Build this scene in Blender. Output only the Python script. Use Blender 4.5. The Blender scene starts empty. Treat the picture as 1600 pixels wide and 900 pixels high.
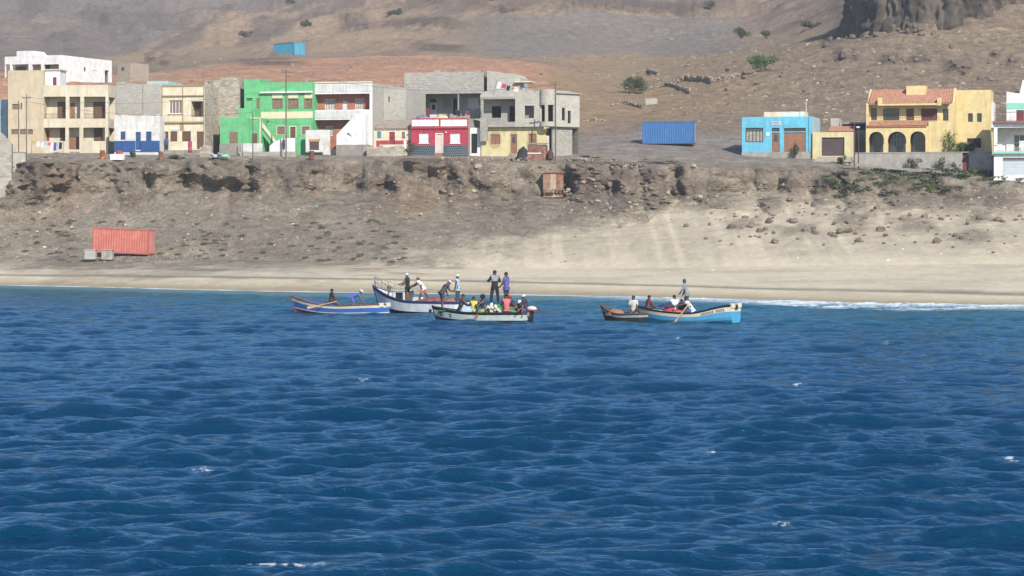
import bpy, math, random
import numpy as np
GALB = .73      # the ground's colours are measured where the sun strikes it flatter
from mathutils import Vector, Matrix
rnd = random.Random(11)
sc = bpy.context.scene
COL = sc.collection
# ------------------------------------------------------------------ camera model
F, H0, YH, CX = 4000.0, 4.8, 368.0, 800.0      # focal (px of a 1600 wide frame), eye height, horizon row, centre column
def at(px, py, Y): return Vector(((px-CX)/F*Y, Y, H0+(YH-py)/F*Y))
cd = bpy.data.cameras.new('camera'); cam = bpy.data.objects.new('camera', cd); COL.objects.link(cam)
cam.location = (0, 0, H0); cam.rotation_euler = (math.pi/2, 0, 0)
cd.sensor_width = 36.0; cd.lens = F/1600*36.0; cd.shift_y = (YH-450)/1600
cd.clip_start = 0.5; cd.clip_end = 20000
sc.camera = cam
# ------------------------------------------------------------------ light
SUN_AZ, SUN_EL = 24.0, 35.0                     # degrees right of straight-behind-the-viewer, elevation
a, e = math.radians(SUN_AZ), math.radians(SUN_EL)
sdir = Vector((math.sin(a)*math.cos(e), -math.cos(a)*math.cos(e), math.sin(e)))
ld = bpy.data.lights.new('sun', 'SUN'); ld.energy = 4.2; ld.angle = math.radians(0.5); ld.color = (1, .95, .86)
sun = bpy.data.objects.new('sun', ld); COL.objects.link(sun)
sun.rotation_euler = (-sdir).to_track_quat('-Z', 'Y').to_euler()
w = bpy.data.worlds.new('World'); sc.world = w; w.use_nodes = True
nt = w.node_tree; bg = nt.nodes['Background']
sky = nt.nodes.new('ShaderNodeTexSky'); sky.sky_type = 'NISHITA'; sky.sun_disc = False
sky.sun_elevation = e; sky.sun_rotation = math.atan2(sdir.x, sdir.y)
sky.altitude = 0; sky.air_density = 1.0; sky.dust_density = 0.0; sky.ozone_density = 4.0
nt.links.new(sky.outputs[0], bg.inputs[0]); bg.inputs[1].default_value = 0.11
sc.view_settings.view_transform = 'Standard'; sc.view_settings.look = 'None'
sc.view_settings.exposure = 0.80; sc.view_settings.gamma = 1; sc.view_settings.use_curve_mapping = False
sc.cycles.use_denoising = True
try: sc.cycles.denoiser = 'OPENIMAGEDENOISE'
except Exception: pass
sc.cycles.max_bounces = 6; sc.cycles.diffuse_bounces = 3; sc.cycles.glossy_bounces = 3
sc.cycles.transmission_bounces = 2; sc.cycles.caustics_reflective = False; sc.cycles.caustics_refractive = False
# ------------------------------------------------------------------ numpy noise
def _h(ix, iy, iz, seed):
    n = (ix*374761393 + iy*668265263 + iz*1274126177 + seed*974711) & 0xFFFFFFFF
    n = ((n ^ (n >> 13)) * 1274126177) & 0xFFFFFFFF
    n = ((n ^ (n >> 15)) * 2246822519) & 0xFFFFFFFF
    return ((n ^ (n >> 16)) & 0xFFFF)/65535.0
def vn(x, y, z=None, seed=0):
    if z is None: z = np.zeros_like(x)
    xi = np.floor(x).astype(np.int64); yi = np.floor(y).astype(np.int64); zi = np.floor(z).astype(np.int64)
    fx, fy, fz = x-xi, y-yi, z-zi
    fx = fx*fx*fx*(fx*(fx*6-15)+10); fy = fy*fy*fy*(fy*(fy*6-15)+10); fz = fz*fz*fz*(fz*(fz*6-15)+10)
    r = 0
    for dz in (0, 1):
        wz = fz if dz else 1-fz
        for dy in (0, 1):
            wy = fy if dy else 1-fy
            for dx in (0, 1):
                r = r + _h(xi+dx, yi+dy, zi+dz, seed)*(fx if dx else 1-fx)*wy*wz
    return r*2-1
def fbm(x, y, z=None, o=5, g=.5, seed=0):
    if z is None: z = np.zeros_like(x)
    r = 0; am = 1; s = 0
    for i in range(o):
        r = r+am*vn(x*2**i+i*17.3, y*2**i+i*5.1, z*2**i+i*9.7, seed+i); s += am; am *= g
    return r/s
def ridged(x, y, z=None, o=5, g=.5, seed=0):
    if z is None: z = np.zeros_like(x)
    r = 0; am = 1; s = 0
    for i in range(o):
        n = 1-np.abs(vn(x*2**i+i*7.3, y*2**i+i*3.1, z*2**i+i*1.7, seed+i)); r = r+am*n*n; s += am; am *= g
    return r/s
def sm(a_, b_, x):
    t = np.clip((x-a_)/(b_-a_), 0, 1); return t*t*(3-2*t)
# ------------------------------------------------------------------ colours and materials
def lin(c):
    return tuple(((v/255)/12.92 if v/255 <= .04045 else ((v/255+.055)/1.055)**2.4) for v in c)
KALB = .71
def alb(c): return tuple(v*KALB for v in lin(c))
MATS = {}
def mat(name, rgb, rough=.85, var=.12, scale=1.2, kind='plain', bump=.0, rgb2=None, spec=.3, metal=0., mort=None, bw=.42, bh=.21, stain=0.):
    """procedural paint / plaster / block / metal, object coordinates in metres; rgb is the photographed sunlit colour (0..255)"""
    if name in MATS: return MATS[name]
    m = bpy.data.materials.new(name); m.use_nodes = True; t = m.node_tree; N = t.nodes; L = t.links
    b = N['Principled BSDF']; b.inputs['Roughness'].default_value = rough; b.inputs['Metallic'].default_value = metal
    b.inputs['Specular IOR Level'].default_value = spec
    g_ = sum(rgb)/3; c = alb(tuple(g_+(v-g_)*.74 for v in rgb))
    tc = N.new('ShaderNodeTexCoord')
    def noise(s, det=5, rg=.6, vec=None, off=0):
        n = N.new('ShaderNodeTexNoise'); n.inputs['Scale'].default_value = s; n.inputs['Detail'].default_value = det
        n.inputs['Roughness'].default_value = rg
        mp = N.new('ShaderNodeMapping'); mp.inputs['Location'].default_value = (off, off*.7, off*.3)
        if vec: mp.inputs['Scale'].default_value = vec
        L.new(tc.outputs['Object'], mp.inputs[0]); L.new(mp.outputs[0], n.inputs['Vector']); return n.outputs['Fac']
    def ramp(f, lo, hi, c0, c1):
        r = N.new('ShaderNodeMapRange'); r.inputs[1].default_value = lo; r.inputs[2].default_value = hi
        r.inputs[3].default_value = 0; r.inputs[4].default_value = 1; L.new(f, r.inputs[0])
        x = N.new('ShaderNodeMix'); x.data_type = 'RGBA'
        L.new(r.outputs[0], x.inputs[0])
        for k, cc in ((6, c0), (7, c1)):
            if isinstance(cc, tuple): x.inputs[k].default_value = (*cc, 1)
            else: L.new(cc, x.inputs[k])
        return x.outputs[2]
    dark = tuple(v*(1-var*1.6) for v in c); lite = tuple(min(.95, v*(1+var)) for v in c)
    if kind == 'block':
        br = N.new('ShaderNodeTexBrick'); br.inputs['Scale'].default_value = 1
        br.inputs['Brick Width'].default_value = bw; br.inputs['Row Height'].default_value = bh
        br.inputs['Mortar Size'].default_value = .022; br.inputs['Bias'].default_value = 0
        br.inputs['Color1'].default_value = (*dark, 1); br.inputs['Color2'].default_value = (*lite, 1)
        br.inputs['Mortar'].default_value = (*(alb(mort) if mort else tuple(v*.7 for v in c)), 1)
        sx = N.new('ShaderNodeSeparateXYZ'); L.new(tc.outputs['Object'], sx.inputs[0])
        ad = N.new('ShaderNodeMath'); L.new(sx.outputs[0], ad.inputs[0]); L.new(sx.outputs[1], ad.inputs[1])
        cb = N.new('ShaderNodeCombineXYZ'); L.new(ad.outputs[0], cb.inputs[0]); L.new(sx.outputs[2], cb.inputs[1])
        L.new(cb.outputs[0], br.inputs['Vector'])
        base = ramp(noise(.5, 4, .6, off=3), .38, .62, br.outputs['Color'], tuple(v*1.12 for v in c))
        mx = N.new('ShaderNodeMix'); mx.data_type = 'RGBA'; mx.inputs[0].default_value = .45
        L.new(br.outputs['Color'], mx.inputs[6]); L.new(base, mx.inputs[7]); base = mx.outputs[2]
        fac = br.outputs['Fac']
    else:
        base = ramp(noise(scale, 6, .65), .36, .64, dark, lite); fac = None
    if rgb2 is not None:
        base = ramp(noise(scale*.8, 7, .7, off=11), .53, .6, base, alb(rgb2))
    if stain > 0:
        s_ = ramp(noise(1.5, 5, .7, (1.6, 1.6, .22), 5), .52, .72, base, tuple(v*(1-stain)*.9 for v in c)); base = s_
    L.new(base, b.inputs['Base Color'])
    if bump > 0 or fac is not None:
        bp = N.new('ShaderNodeBump'); bp.inputs['Strength'].default_value = bump or .5; bp.inputs['Distance'].default_value = .02
        L.new(fac if fac is not None else noise(scale*9, 4), bp.inputs['Height'])
        if fac is not None: bp.invert = True
        L.new(bp.outputs[0], b.inputs['Normal'])
    MATS[name] = m; return m
# ------------------------------------------------------------------ mesh builder and tagging
class MB:
    def __init__(s): s.v = []; s.f = []; s.mi = []
    def add(s, vs, fs, mi=0):
        o = len(s.v); s.v += [tuple(p) for p in vs]
        for f in fs: s.f.append(tuple(i+o for i in f)); s.mi.append(mi)
        return s
    def box(s, x0, x1, y0, y1, z0, z1, mi=0):
        if x1 < x0: x0, x1 = x1, x0
        if y1 < y0: y0, y1 = y1, y0
        if z1 < z0: z0, z1 = z1, z0
        return s.add([(x0,y0,z0),(x1,y0,z0),(x1,y1,z0),(x0,y1,z0),(x0,y0,z1),(x1,y0,z1),(x1,y1,z1),(x0,y1,z1)],
              [(0,3,2,1),(4,5,6,7),(0,1,5,4),(1,2,6,5),(2,3,7,6),(3,0,4,7)], mi)
    def prism(s, poly, y0, y1, mi=0):           # poly in (x, z), extruded along y
        n = len(poly); vs = [(x, y0, z) for x, z in poly]+[(x, y1, z) for x, z in poly]
        ar = sum(poly[i][0]*poly[(i+1)%n][1]-poly[(i+1)%n][0]*poly[i][1] for i in range(n))
        fs = [tuple(range(n)), tuple(range(2*n-1, n-1, -1))]+[(i, i+n, (i+1)%n+n, (i+1)%n) for i in range(n)]
        if ar < 0: fs = [tuple(reversed(f)) for f in fs]
        return s.add(vs, fs, mi)
    def tube(s, pts, r, n=6, mi=0):
        pts = [Vector(p) for p in pts]; rs = r if isinstance(r, (list, tuple)) else [r]*len(pts)
        vs = []
        for i, p in enumerate(pts):
            d = (pts[min(i+1, len(pts)-1)]-pts[max(i-1, 0)]).normalized()
            u = d.cross(Vector((0, 0, 1)) if abs(d.z) < .9 else Vector((1, 0, 0))).normalized(); q = d.cross(u)
            vs += [p+(u*math.cos(2*math.pi*k/n)+q*math.sin(2*math.pi*k/n))*rs[i] for k in range(n)]
        fs = [(i*n+k, (i+1)*n+k, (i+1)*n+(k+1)%n, i*n+(k+1)%n) for i in range(len(pts)-1) for k in range(n)]
        fs += [tuple(range(n)), tuple(range(len(vs)-1, len(vs)-n-1, -1))]
        return s.add(vs, fs, mi)
    def ball(s, c, r, nu=10, nv=6, mi=0, zmin=-1.):
        rx, ry, rz = r if isinstance(r, (list, tuple)) else (r, r, r); vs = []; fs = []
        for j in range(nv+1):
            t = math.asin(max(-1, zmin))+(math.pi/2-math.asin(max(-1, zmin)))*j/nv
            for i in range(nu):
                p = 2*math.pi*i/nu; vs.append((c[0]+rx*math.cos(t)*math.cos(p), c[1]+ry*math.cos(t)*math.sin(p), c[2]+rz*math.sin(t)))
        for j in range(nv):
            for i in range(nu): fs.append((j*nu+i, j*nu+(i+1)%nu, (j+1)*nu+(i+1)%nu, (j+1)*nu+i))
        return s.add(vs, fs, mi)
    def build(s, name, mats, parent=None, smooth=False):
        me = bpy.data.meshes.new(name); me.from_pydata(s.v, [], s.f)
        mats = mats if isinstance(mats, (list, tuple)) else [mats]
        for m in mats: me.materials.append(m)
        if len(mats) > 1: me.polygons.foreach_set('material_index', s.mi)
        if smooth: me.polygons.foreach_set('use_smooth', [True]*len(s.f))
        me.update(); return link(name, me, parent)
def link(name, me, parent=None):
    o = bpy.data.objects.new(name, me); COL.objects.link(o)
    if parent is not None: o.parent = parent
    return o
def tag(o, label=None, cat=None, group=None, kind=None):
    if label: o['label'] = label
    if cat: o['category'] = cat
    if group: o['group'] = group
    if kind: o['kind'] = kind
    elif label: o['kind'] = 'thing'
    return o
def thing(name, label, cat, loc=(0, 0, 0), rz=0., group=None):
    o = bpy.data.objects.new(name, None); COL.objects.link(o); o.empty_display_size = .2
    o.location = loc; o.rotation_euler = (0, 0, rz); return tag(o, label, cat, group)
def copy_tree(o, parent=None):
    kids = [c for c in COL.objects if c.parent is o] if not o.get('_k') else None
    c = o.copy(); COL.objects.link(c)
    if parent is not None: c.parent = parent
    for k in o.children: copy_tree(k, c)
    return c
def np_mesh(name, V, faces, mats, smooth=True, fmat=None):
    me = bpy.data.meshes.new(name); n = len(V); nf = len(faces); q = faces.shape[1]
    me.vertices.add(n); me.vertices.foreach_set('co', np.ascontiguousarray(V, np.float32).ravel())
    me.loops.add(nf*q); me.loops.foreach_set('vertex_index', np.ascontiguousarray(faces, np.int32).ravel())
    me.polygons.add(nf); me.polygons.foreach_set('loop_start', np.arange(0, nf*q, q, dtype=np.int32))
    for m in (mats if isinstance(mats, (list, tuple)) else [mats]): me.materials.append(m)
    me.polygons.foreach_set('use_smooth', np.full(nf, smooth, bool))
    if fmat is not None: me.polygons.foreach_set('material_index', np.ascontiguousarray(fmat, np.int32))
    me.update(calc_edges=True); return me

def haze():
    m = bpy.data.materials.new('haze'); m.use_nodes = True; t = m.node_tree; t.nodes.remove(t.nodes['Principled BSDF'])
    v = t.nodes.new('ShaderNodeVolumePrincipled'); v.inputs['Color'].default_value = (.92, .95, 1, 1); v.inputs['Density'].default_value = HAZE; v.inputs['Anisotropy'].default_value = .2
    t.links.new(v.outputs[0], t.nodes['Material Output'].inputs['Volume'])
    tag(MB().box(-620, 620, -30, 1290, -5, 175).build('haze', m), kind='stuff')
HAZE = .00022
haze()
sc.cycles.volume_bounces = 0
# ------------------------------------------------------------------ terrain: rows of control lines (depth, apparent row) over columns
PXC = np.array([-500, 0, 200, 400, 600, 800, 1000, 1200, 1400, 1600, 2100], float)
SH_PX = np.array([0, 150, 300, 450, 600, 750, 880, 1000, 1150, 1300, 1450, 1600.])
SH_PY = np.array([445, 448, 452, 455, 457, 459, 461, 465, 469, 473, 475.5, 478.])
def shore_py(px): return np.interp(px, SH_PX, SH_PY)
def shore_Y(px): return 19200/(shore_py(px)-YH)
S_ = lambda v: np.array([v[0]]+list(v)+[v[-1]], float)
shY = np.interp(PXC, [0, 2000], [0, 0])+shore_Y(np.clip(PXC, 0, 1600))
LINES = [  # (name, Y, py, subdivisions to the next line)
 ('sea',   shY-14,                                             None, 10),
 ('shore', shY,                                                None, 16),
 ('berm',  shY+S_([7, 8, 8, 9, 10, 12, 12, 12, 12]),            S_([431, 432, 434, 437, 441, 446, 452, 457, 462]), 26),
 ('toe',   S_([268, 269.5, 260, 251, 247, 245, 243, 241, 239]),  S_([403, 394.5, 407, 417, 420, 420, 417, 414, 411]), 60),
 ('mid',   S_([276, 277, 272.5, 270, 268, 266, 264, 262, 259]),  S_([352, 352, 352, 348, 346, 348, 350, 350, 352]), 70),
 ('foot',  S_([281.6, 282.6, 283.4, 283.3, 281.8, 280.2, 278.4, 276.2, 272.4]),S_([305, 300, 298, 300, 305, 306, 300, 303, 312]), 90),
 ('rim',   S_([284, 285, 286, 286, 284.5, 283, 281, 279, 275]),S_([258, 254, 252, 253, 256, 259, 268, 275, 284]), 16),
 ('road',  S_([288, 289, 289, 289, 288.5, 288, 286, 284, 279]),S_([246, 243, 244, 244, 246, 246, 251, 262, 277]), 24),
 ('plots', S_([297, 296, 296, 296, 296, 300, 295, 292, 288]),  S_([240, 238, 241, 240, 242, 223, 244, 246, 250]), 30),
 ('backs', S_([330, 330, 328, 325, 325, 322, 325, 325, 325]),  S_([205, 205, 205, 205, 202, 196, 190, 190, 190]), 60),
 ('yard',  S_([362, 365, 365, 365, 368, 362, 362, 362, 362]),  S_([122, 132, 130, 132, 140, 168, 150, 140, 142]), 60),
 ('mound', S_([430, 450, 455, 455, 450, 430, 410, 408, 408]),  S_([116, 122, 92, 85, 90, 128, 100, 62, 66]), 50),
 ('dale',  S_([500, 505, 505, 500, 500, 540, 480, 418, 418]),  S_([107, 110, 95, 92, 100, 104, 72, 44, 48]), 60),
 ('scree', S_([640, 660, 660, 640, 600, 610, 600, 428, 430]),  S_([72, 72, 62, 52, 40, 70, 52, -16, 12]), 46),
 ('brow',  S_([760, 800, 800, 740, 640, 660, 760, 470, 480]),  S_([38, 44, 34, 12, 10, 22, 12, -42, -14]), 50),
 ('peak',  S_([1200, 1200, 1200, 1100, 1000, 1000, 1100, 900, 900]), S_([-70, -70, -70, -70, -60, -50, -60, -160, -130]), 0)]
cols = np.concatenate([np.arange(-480, -40, 16), np.arange(-40, 1640, 2.4), np.arange(1640, 2090, 16)])
KP = np.exp(-.5*(np.arange(-24, 25)/9.0)**2); KP /= KP.sum()
def lineY(i):
    y = np.interp(cols, PXC, LINES[i][1]); yp = np.pad(y, 24, mode='edge'); return np.convolve(yp, KP, 'valid')
def lineZ(i):
    nm = LINES[i][0]
    if nm == 'sea': return np.full(len(cols), -2.6)
    if nm == 'shore': return np.full(len(cols), 0.0)
    p = np.interp(cols, PXC, LINES[i][2]); p = np.convolve(np.pad(p, 24, mode='edge'), KP, 'valid')
    return H0+(YH-p)*lineY(i)/F
LY = [lineY(i) for i in range(len(LINES))]; LZ = [lineZ(i) for i in range(len(LINES))]
LY[1] = shore_Y(np.clip(cols, 0, 1600)); LY[0] = LY[1]-14
rowsY, rowsZ, rowK = [], [], []
for i in range(len(LINES)-1):
    n = LINES[i][3]
    for k in range(n):
        t = k/n; rowsY.append(LY[i]*(1-t)+LY[i+1]*t); rowsZ.append(LZ[i]*(1-t)+LZ[i+1]*t); rowK.append(i+t)
rowsY.append(LY[-1]); rowsZ.append(LZ[-1]); rowK.append(len(LINES)-1.)
TY = np.array(rowsY); TZ = np.array(rowsZ); rowK = np.array(rowK)
nr, nc = TY.shape
def smooth_rows(A, s):      # soften the kinks along depth
    k = np.exp(-.5*(np.arange(-3*s, 3*s+1)/s)**2); k /= k.sum()
    P = np.pad(A, ((3*s, 3*s), (0, 0)), mode='edge'); return sum(k[j]*P[j:j+nr] for j in range(6*s+1))
TZs = smooth_rows(TZ, 4); K0 = np.repeat(rowK[:, None], nc, 1)
wk = sm(1.6, 2.4, K0); TZ = TZ*(1-wk)+TZs*wk
PX = np.repeat(cols[None, :], nr, 0); TX = (PX-CX)/F*TY
PYv = YH-(TZ-H0)*F/TY                      # apparent row before roughening
# --- rock outcrops pushed out of the bank: (px, py, half width px, half height px, metres towards the sea)
OUT = [(75,278,62,30,2.0),(300,272,34,16,1.6),(350,276,45,18,1.9),(420,273,45,20,1.9),(466,284,30,26,2.4),(640,308,46,34,2.3),(690,262,70,16,1.2),
 (745,285,34,24,1.7),(825,318,26,22,1.6),(765,322,16,16,1.2),(925,300,45,44,3.2),(975,306,30,36,2.6),(1026,300,26,42,3.0),(1075,300,30,20,1.2),
 (1130,318,44,14,1.6),(1205,322,22,14,1.6),(1290,300,24,30,1.7),(1345,312,38,32,2.0),(1410,310,46,30,1.7),(1340,348,40,16,1.2),(1500,322,50,16,1.2),
 (1570,318,50,18,1.4),(1430,352,40,12,.9),(1130,300,30,16,.9),(585,290,26,40,1.7),(1240,290,26,12,1.0),(1525,370,55,10,.9),(1250,360,40,10,.7),(1160,352,46,10,.7)]
ro = random.Random(4)
for i in range(46): OUT.append((ro.uniform(20, 1600), ro.gauss(292, 20), ro.uniform(9, 26), ro.uniform(7, 18), ro.uniform(.5, 1.3)))
D = np.zeros_like(TY); ROCK = np.zeros_like(TY)
nA = fbm(TX*.45, TZ*.5, TY*.3, 4, .55, 3); nB = fbm(TX*1.1, TZ*1.1, TY*.7, 3, .6, 7)
for (bx, by, wx, wy, am) in OUT:
    u = (PX-bx)/wx+nA*.6+nB*.12; v = (PYv-by)/wy+nA*.55-nB*.12
    left = sm(-1.1, -.35, u)*(1-sm(.0, 1.35, u)); vert = sm(-1.3, -.6, v)*(1-sm(-.1, 1.6, v))
    g = left*vert; D = np.maximum(D, g*am*1.55); ROCK = np.maximum(ROCK, g)
bank = sm(4.2, 5.1, K0)*(1-sm(6.0, 6.7, K0))          # bank between the slope and the rim
rg = ridged(TX*.24+.3*nA, TZ*.20, TY*.15, 5, .55, 21)
fine = fbm(TX*1.3, TZ*1.5, TY*1.0, 4, .6, 5)
gl = ridged(TX*.15+.25*nA, TZ*.035, None, 4, .5, 27); bl = np.abs(vn(TX*.15+.35*nA, TZ*.05+7, None, 501))+.45*np.abs(vn(TX*.36+.2*nA, TZ*.16+3, None, 503)); D = D*(.55+.4*rg)+bank*4.0*(bl-.42)+bank*(.9*(rg-.5)+.20*fine)*(.45+.8*ROCK)+bank*1.8*fbm(TX*.11, TZ*.06, None, 4, .5, 25)
# --- the mesa cliff and the lava ribs on the hills
hill = sm(8.6, 10, K0)
z1 = fbm(TX*.05, TY*.05, None, 5, .5, 31); z2 = ridged(TX*.021+.3*z1, TY*.013, None, 5, .5, 41); z3 = fbm(TX*.42, TY*.42, None, 4, .55, 51)
far = sm(450, 900, TY)
DZ = hill*(1.3*z1+.30*z3)*(.6+1.6*far)+far*hill*(z2-.55)*9.5
slopeb = sm(2.9, 3.6, K0)*(1-sm(6.2, 7, K0))
DZ += slopeb*(.30*fbm(TX*.22, TY*.3, None, 5, .55, 61)+.10*fine)
DZ += sm(1.1, 1.6, K0)*(1-sm(3, 3.5, K0))*.05*fbm(TX*.15, TY*.3, None, 3, .5, 71)
rib = lambda bx, by, wx, wy: np.exp(-((PX-bx)/wx)**4-((PYv-by)/wy)**4)
RIBS = [(690,76,42,7,2.2),(425,98,52,5,.8),(660,34,70,5,3.0),(560,30,30,8,3.4),(165,36,8,9,3.0),(800,12,20,5,2.4),(1000,8,160,14,3.0),(1325,84,22,9,2.4),
        (1392,92,13,8,1.8),(1500,104,22,11,2.2),(1430,46,16,7,1.6),(1440,92,16,8,1.2),(235,88,8,6,1.6),(257,98,9,5,1.4),(1556,84,9,6,1.1),(1583,96,10,6,1.2),(1300,66,18,6,1.1)]
HR = np.zeros_like(TY)
for (bx, by, wx, wy, am) in RIBS:
    g = rib(bx, by, wx, wy); HR = np.maximum(HR, g)
    D += g*am*1.7*(.5+ridged(TX*.35, TZ*.12, None, 4, .6, 81))
mesa = .35*sm(1290, 1312, PX+6*z3)*(1-sm(1520, 1640, PX))*sm(11.9, 12.15, K0)*(1-sm(13.4, 14, K0))
D += mesa*(2.2*ridged(TX*.22, TZ*.05, None, 5, .6, 91)+2.0*fbm(TX*.5, TZ*.3, TY*.2, 4, .6, 95))
HR = np.maximum(HR, mesa)
# right-hand stony slope: small hummocks
stony = sm(960, 1120, PX)*hill*(1-far)
DZ += stony*(.55*ridged(TX*.22, TY*.25, None, 4, .55, 101)**2+.25*fbm(TX*.9, TY*.9, None, 3, .6, 111))
VX, VY, VZ = TX.copy(), TY-D, TZ+DZ
VX = VX+(-D)*VX/np.maximum(TY, 1)
def ground_z(x, y):
    """height of the finished ground under a point"""
    px = CX+F*x/y; j = int(np.clip(np.searchsorted(cols, px), 1, nc-1))
    if abs(cols[j-1]-px) < abs(cols[j]-px): j -= 1
    return float(np.interp(y, np.maximum.accumulate(VY[:, j]), VZ[:, j]))
def ground_at(px, py, kmin=1.0, kmax=14.5):
    """the nearest visible point of the ground at a picture position"""
    j = int(np.clip(np.searchsorted(cols, px), 1, nc-1))
    pr = YH-(VZ[:, j]-H0)*F/VY[:, j]
    ok = np.where((rowK >= kmin) & (rowK <= kmax) & (pr <= py))[0]
    i = int(ok[0]) if len(ok) else nr//2
    Y = float(VY[i, j]); return Vector(((px-CX)/F*Y, Y, float(VZ[i, j])))
# --- colours of the ground itself
def C(r, g, b): return np.array(lin((r, g, b)))*GALB
def mixc(base, c, m): return base*(1-m[..., None])+c*m[..., None]
n1 = fbm(TX*.12, TY*.12, TZ*.2, 5, .6, 201); n2 = fbm(TX*.6, TY*.5, TZ*.6, 5, .6, 211); n3 = fbm(TX*2.2, TY*1.2, TZ*2., 3, .6, 221)
col = np.zeros((nr, nc, 3))+C(166, 152, 134)
col = mixc(col, C(150, 136, 119), sm(-.1, .35, n2)*.7); col = mixc(col, C(182, 167, 147), sm(.05, .4, n1)*.6)
grain = sm(.15, .45, n3)
# beach sand and blown sand on the right bank
stop = np.interp(PX, [0, 250, 450, 600, 700, 800, 900, 950, 1050, 1200, 1400, 1600], [419, 421, 424, 416, 402, 384, 350, 338, 318, 312, 304, 306])
sand = sm(-26, 24, PYv-stop+n1*44+n2*18)
sandc = mixc(np.zeros((nr, nc, 3))+C(211, 196, 169), C(190, 176, 152), sm(.0, .4, n1+.3*n2)*.75)
sandc = mixc(sandc, C(180, 166, 145), sm(2.9, 3.5, K0)*.85)
streak = fbm(TX*1.1, TZ*.08+TY*.03, None, 4, .55, 231)
sandc = mixc(sandc, C(172, 160, 138), sm(.0, .45, streak)*sm(2.9, 3.3, K0)*.5)
sandc = mixc(sandc, C(210, 196, 168), sm(.1, .4, -streak)*sm(2.9, 3.3, K0)*.5)
col = mixc(col, np.array([0, 0, 0]), np.zeros_like(sand)); col = col*(1-sand[..., None])+sandc*sand[..., None]
# wet band and dark drift line on the beach
wet = 1-sm(1.05, 1.75, K0+.22*n1); col = mixc(col, C(150, 132, 104), wet*.75)
drift = np.exp(-((K0-2.02-.05*n1)/.06)**2); col = mixc(col, C(118, 108, 94), drift*.8)
swash = np.exp(-((K0-1.55-.1*n1)/.12)**2); col = mixc(col, C(196, 176, 138), swash*.5)
flat = np.exp(-((K0-2.75)/.2)**2)*(1-sm(330, 560, PX)); col = mixc(col, C(150, 141, 126), flat*.8)
# bare rock of the bank
rk = np.clip(ROCK*1.1+bank*.55*sm(-.05, .3, n2)*sm(.35, .6, rg), 0, 1)*(1-sand*.35)
rockc = mixc(np.zeros((nr, nc, 3))+C(150, 133, 116), C(122, 108, 97), sm(-.1, .3, n2))
rockc = mixc(rockc, C(150, 124, 100), (1-sm(500, 760, PX))*.45*sm(-.2, .3, n1))
col = col*(1-rk[..., None]*.9)+rockc*rk[..., None]*.9
col = mixc(col, C(176, 148, 122), np.exp(-((PX-655)/55)**2-((PYv-318)/22)**2)*.7)
track = np.exp(-((PYv-np.interp(PX, [-50, 60, 180, 260], [344, 322, 300, 284]))/7)**2)*(1-sm(180, 280, PX)); col = mixc(col, C(176, 160, 142), track*.7)
col = mixc(col, C(112, 110, 78), sm(1230, 1330, PX)*sm(.05, .3, n2+.4*n1)*np.exp(-((PYv-283)/22)**2)*.8)
# road and terrace
road = sm(6.5, 6.9, K0)*(1-sm(8.1, 8.6, K0)); col = mixc(col, C(172, 160, 146), road*.85); col = mixc(col, C(150, 138, 125), road*sm(.1, .4, n2)*.5)
road_plain = sm(900, 960, PX)*(1-sm(1130, 1200, PX))*sm(6.9, 7.3, K0)*(1-sm(8.3, 8.7, K0)); col = mixc(col, C(166, 153, 142), road_plain)  # grey dirt of the open stretch of road
# hills
up = sm(8.4, 8.9, K0)
hc = np.zeros((nr, nc, 3))+C(162, 142, 120)
hc = mixc(hc, C(132, 113, 96), sm(-.1, .35, n2)*.7)
red = (1-sm(820, 1000, PX+60*n1))*sm(8.4, 9, K0)*(1-sm(10.95, 11.15, K0+.1*n1)); hc = mixc(hc, C(222, 168, 132), red*.9*(.6+.4*sm(-.3, .2, n1)))
hc = mixc(hc, C(186, 136, 104), red*sm(.0, .35, n2)*.6)
ochre = sm(820, 920, PX+60*n1)*(1-sm(1180, 1330, PX))*sm(8.8, 9.6, K0)*(1-sm(12.4, 12.9, K0)); hc = mixc(hc, C(180, 152, 116), ochre*.8)
hc = mixc(hc, C(150, 126, 100), ochre*sm(.05, .35, n2)*.6)
brown = sm(1000, 1250, PX+80*n1)*sm(8.4, 9, K0)*(1-sm(12, 12.6, K0)); hc = mixc(hc, C(166, 145, 120), brown*.8); hc = mixc(hc, C(132, 114, 97), brown*sm(0, .3, n2)*.6)
gray = sm(640, 800, PX+40*n1)*(1-sm(1130, 1190, PX+30*n1))*sm(22, 26, PYv+3*n1)*(1-sm(82, 90, PYv+5*n1))*sm(11.2, 11.4, K0); hc = mixc(hc, C(150, 138, 126), gray)
farc = sm(11.7, 12.6, K0)*(1-gray)*(1-ochre)*(1-sm(1250, 1300, PX)); diag = fbm((PX*.42+PYv)*.045, (PYv-PX*.1)*.012, None, 5, .6, 241); diag2 = fbm((PX*.42+PYv)*.16, (PYv-PX*.1)*.02, None, 4, .6, 251)
hc = mixc(hc, C(178, 151, 124), farc*.9)
hc = mixc(hc, C(138, 118, 102), farc*sm(-.1, .25, diag)*.9); hc = mixc(hc, C(182, 156, 126), farc*sm(.0, .3, -diag+.3*diag2)*.7); hc = mixc(hc, C(122, 108, 98), farc*sm(.1, .4, diag2)*.5)
lmt = sm(-25, 25, (150+(95-PYv)*2.9)-PX+20*n1)*farc; hc = mixc(hc, C(142, 129, 119), lmt*.85); hc = mixc(hc, C(122, 110, 101), lmt*sm(0, .4, fbm(PX*.02, PYv*.05, None, 5, .6, 261))*.7)
rim = sm(820, 900, PX)*(1-sm(1130, 1190, PX))*(1-sm(22, 25, PYv+3*n1))*sm(11.5, 12, K0); hc = mixc(hc, C(172, 152, 130), rim*.8); hc = mixc(hc, C(128, 112, 98), rim*sm(.1, .4, fbm(PX*.12, PYv*.02, None, 4, .6, 271))*.8)
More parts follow.
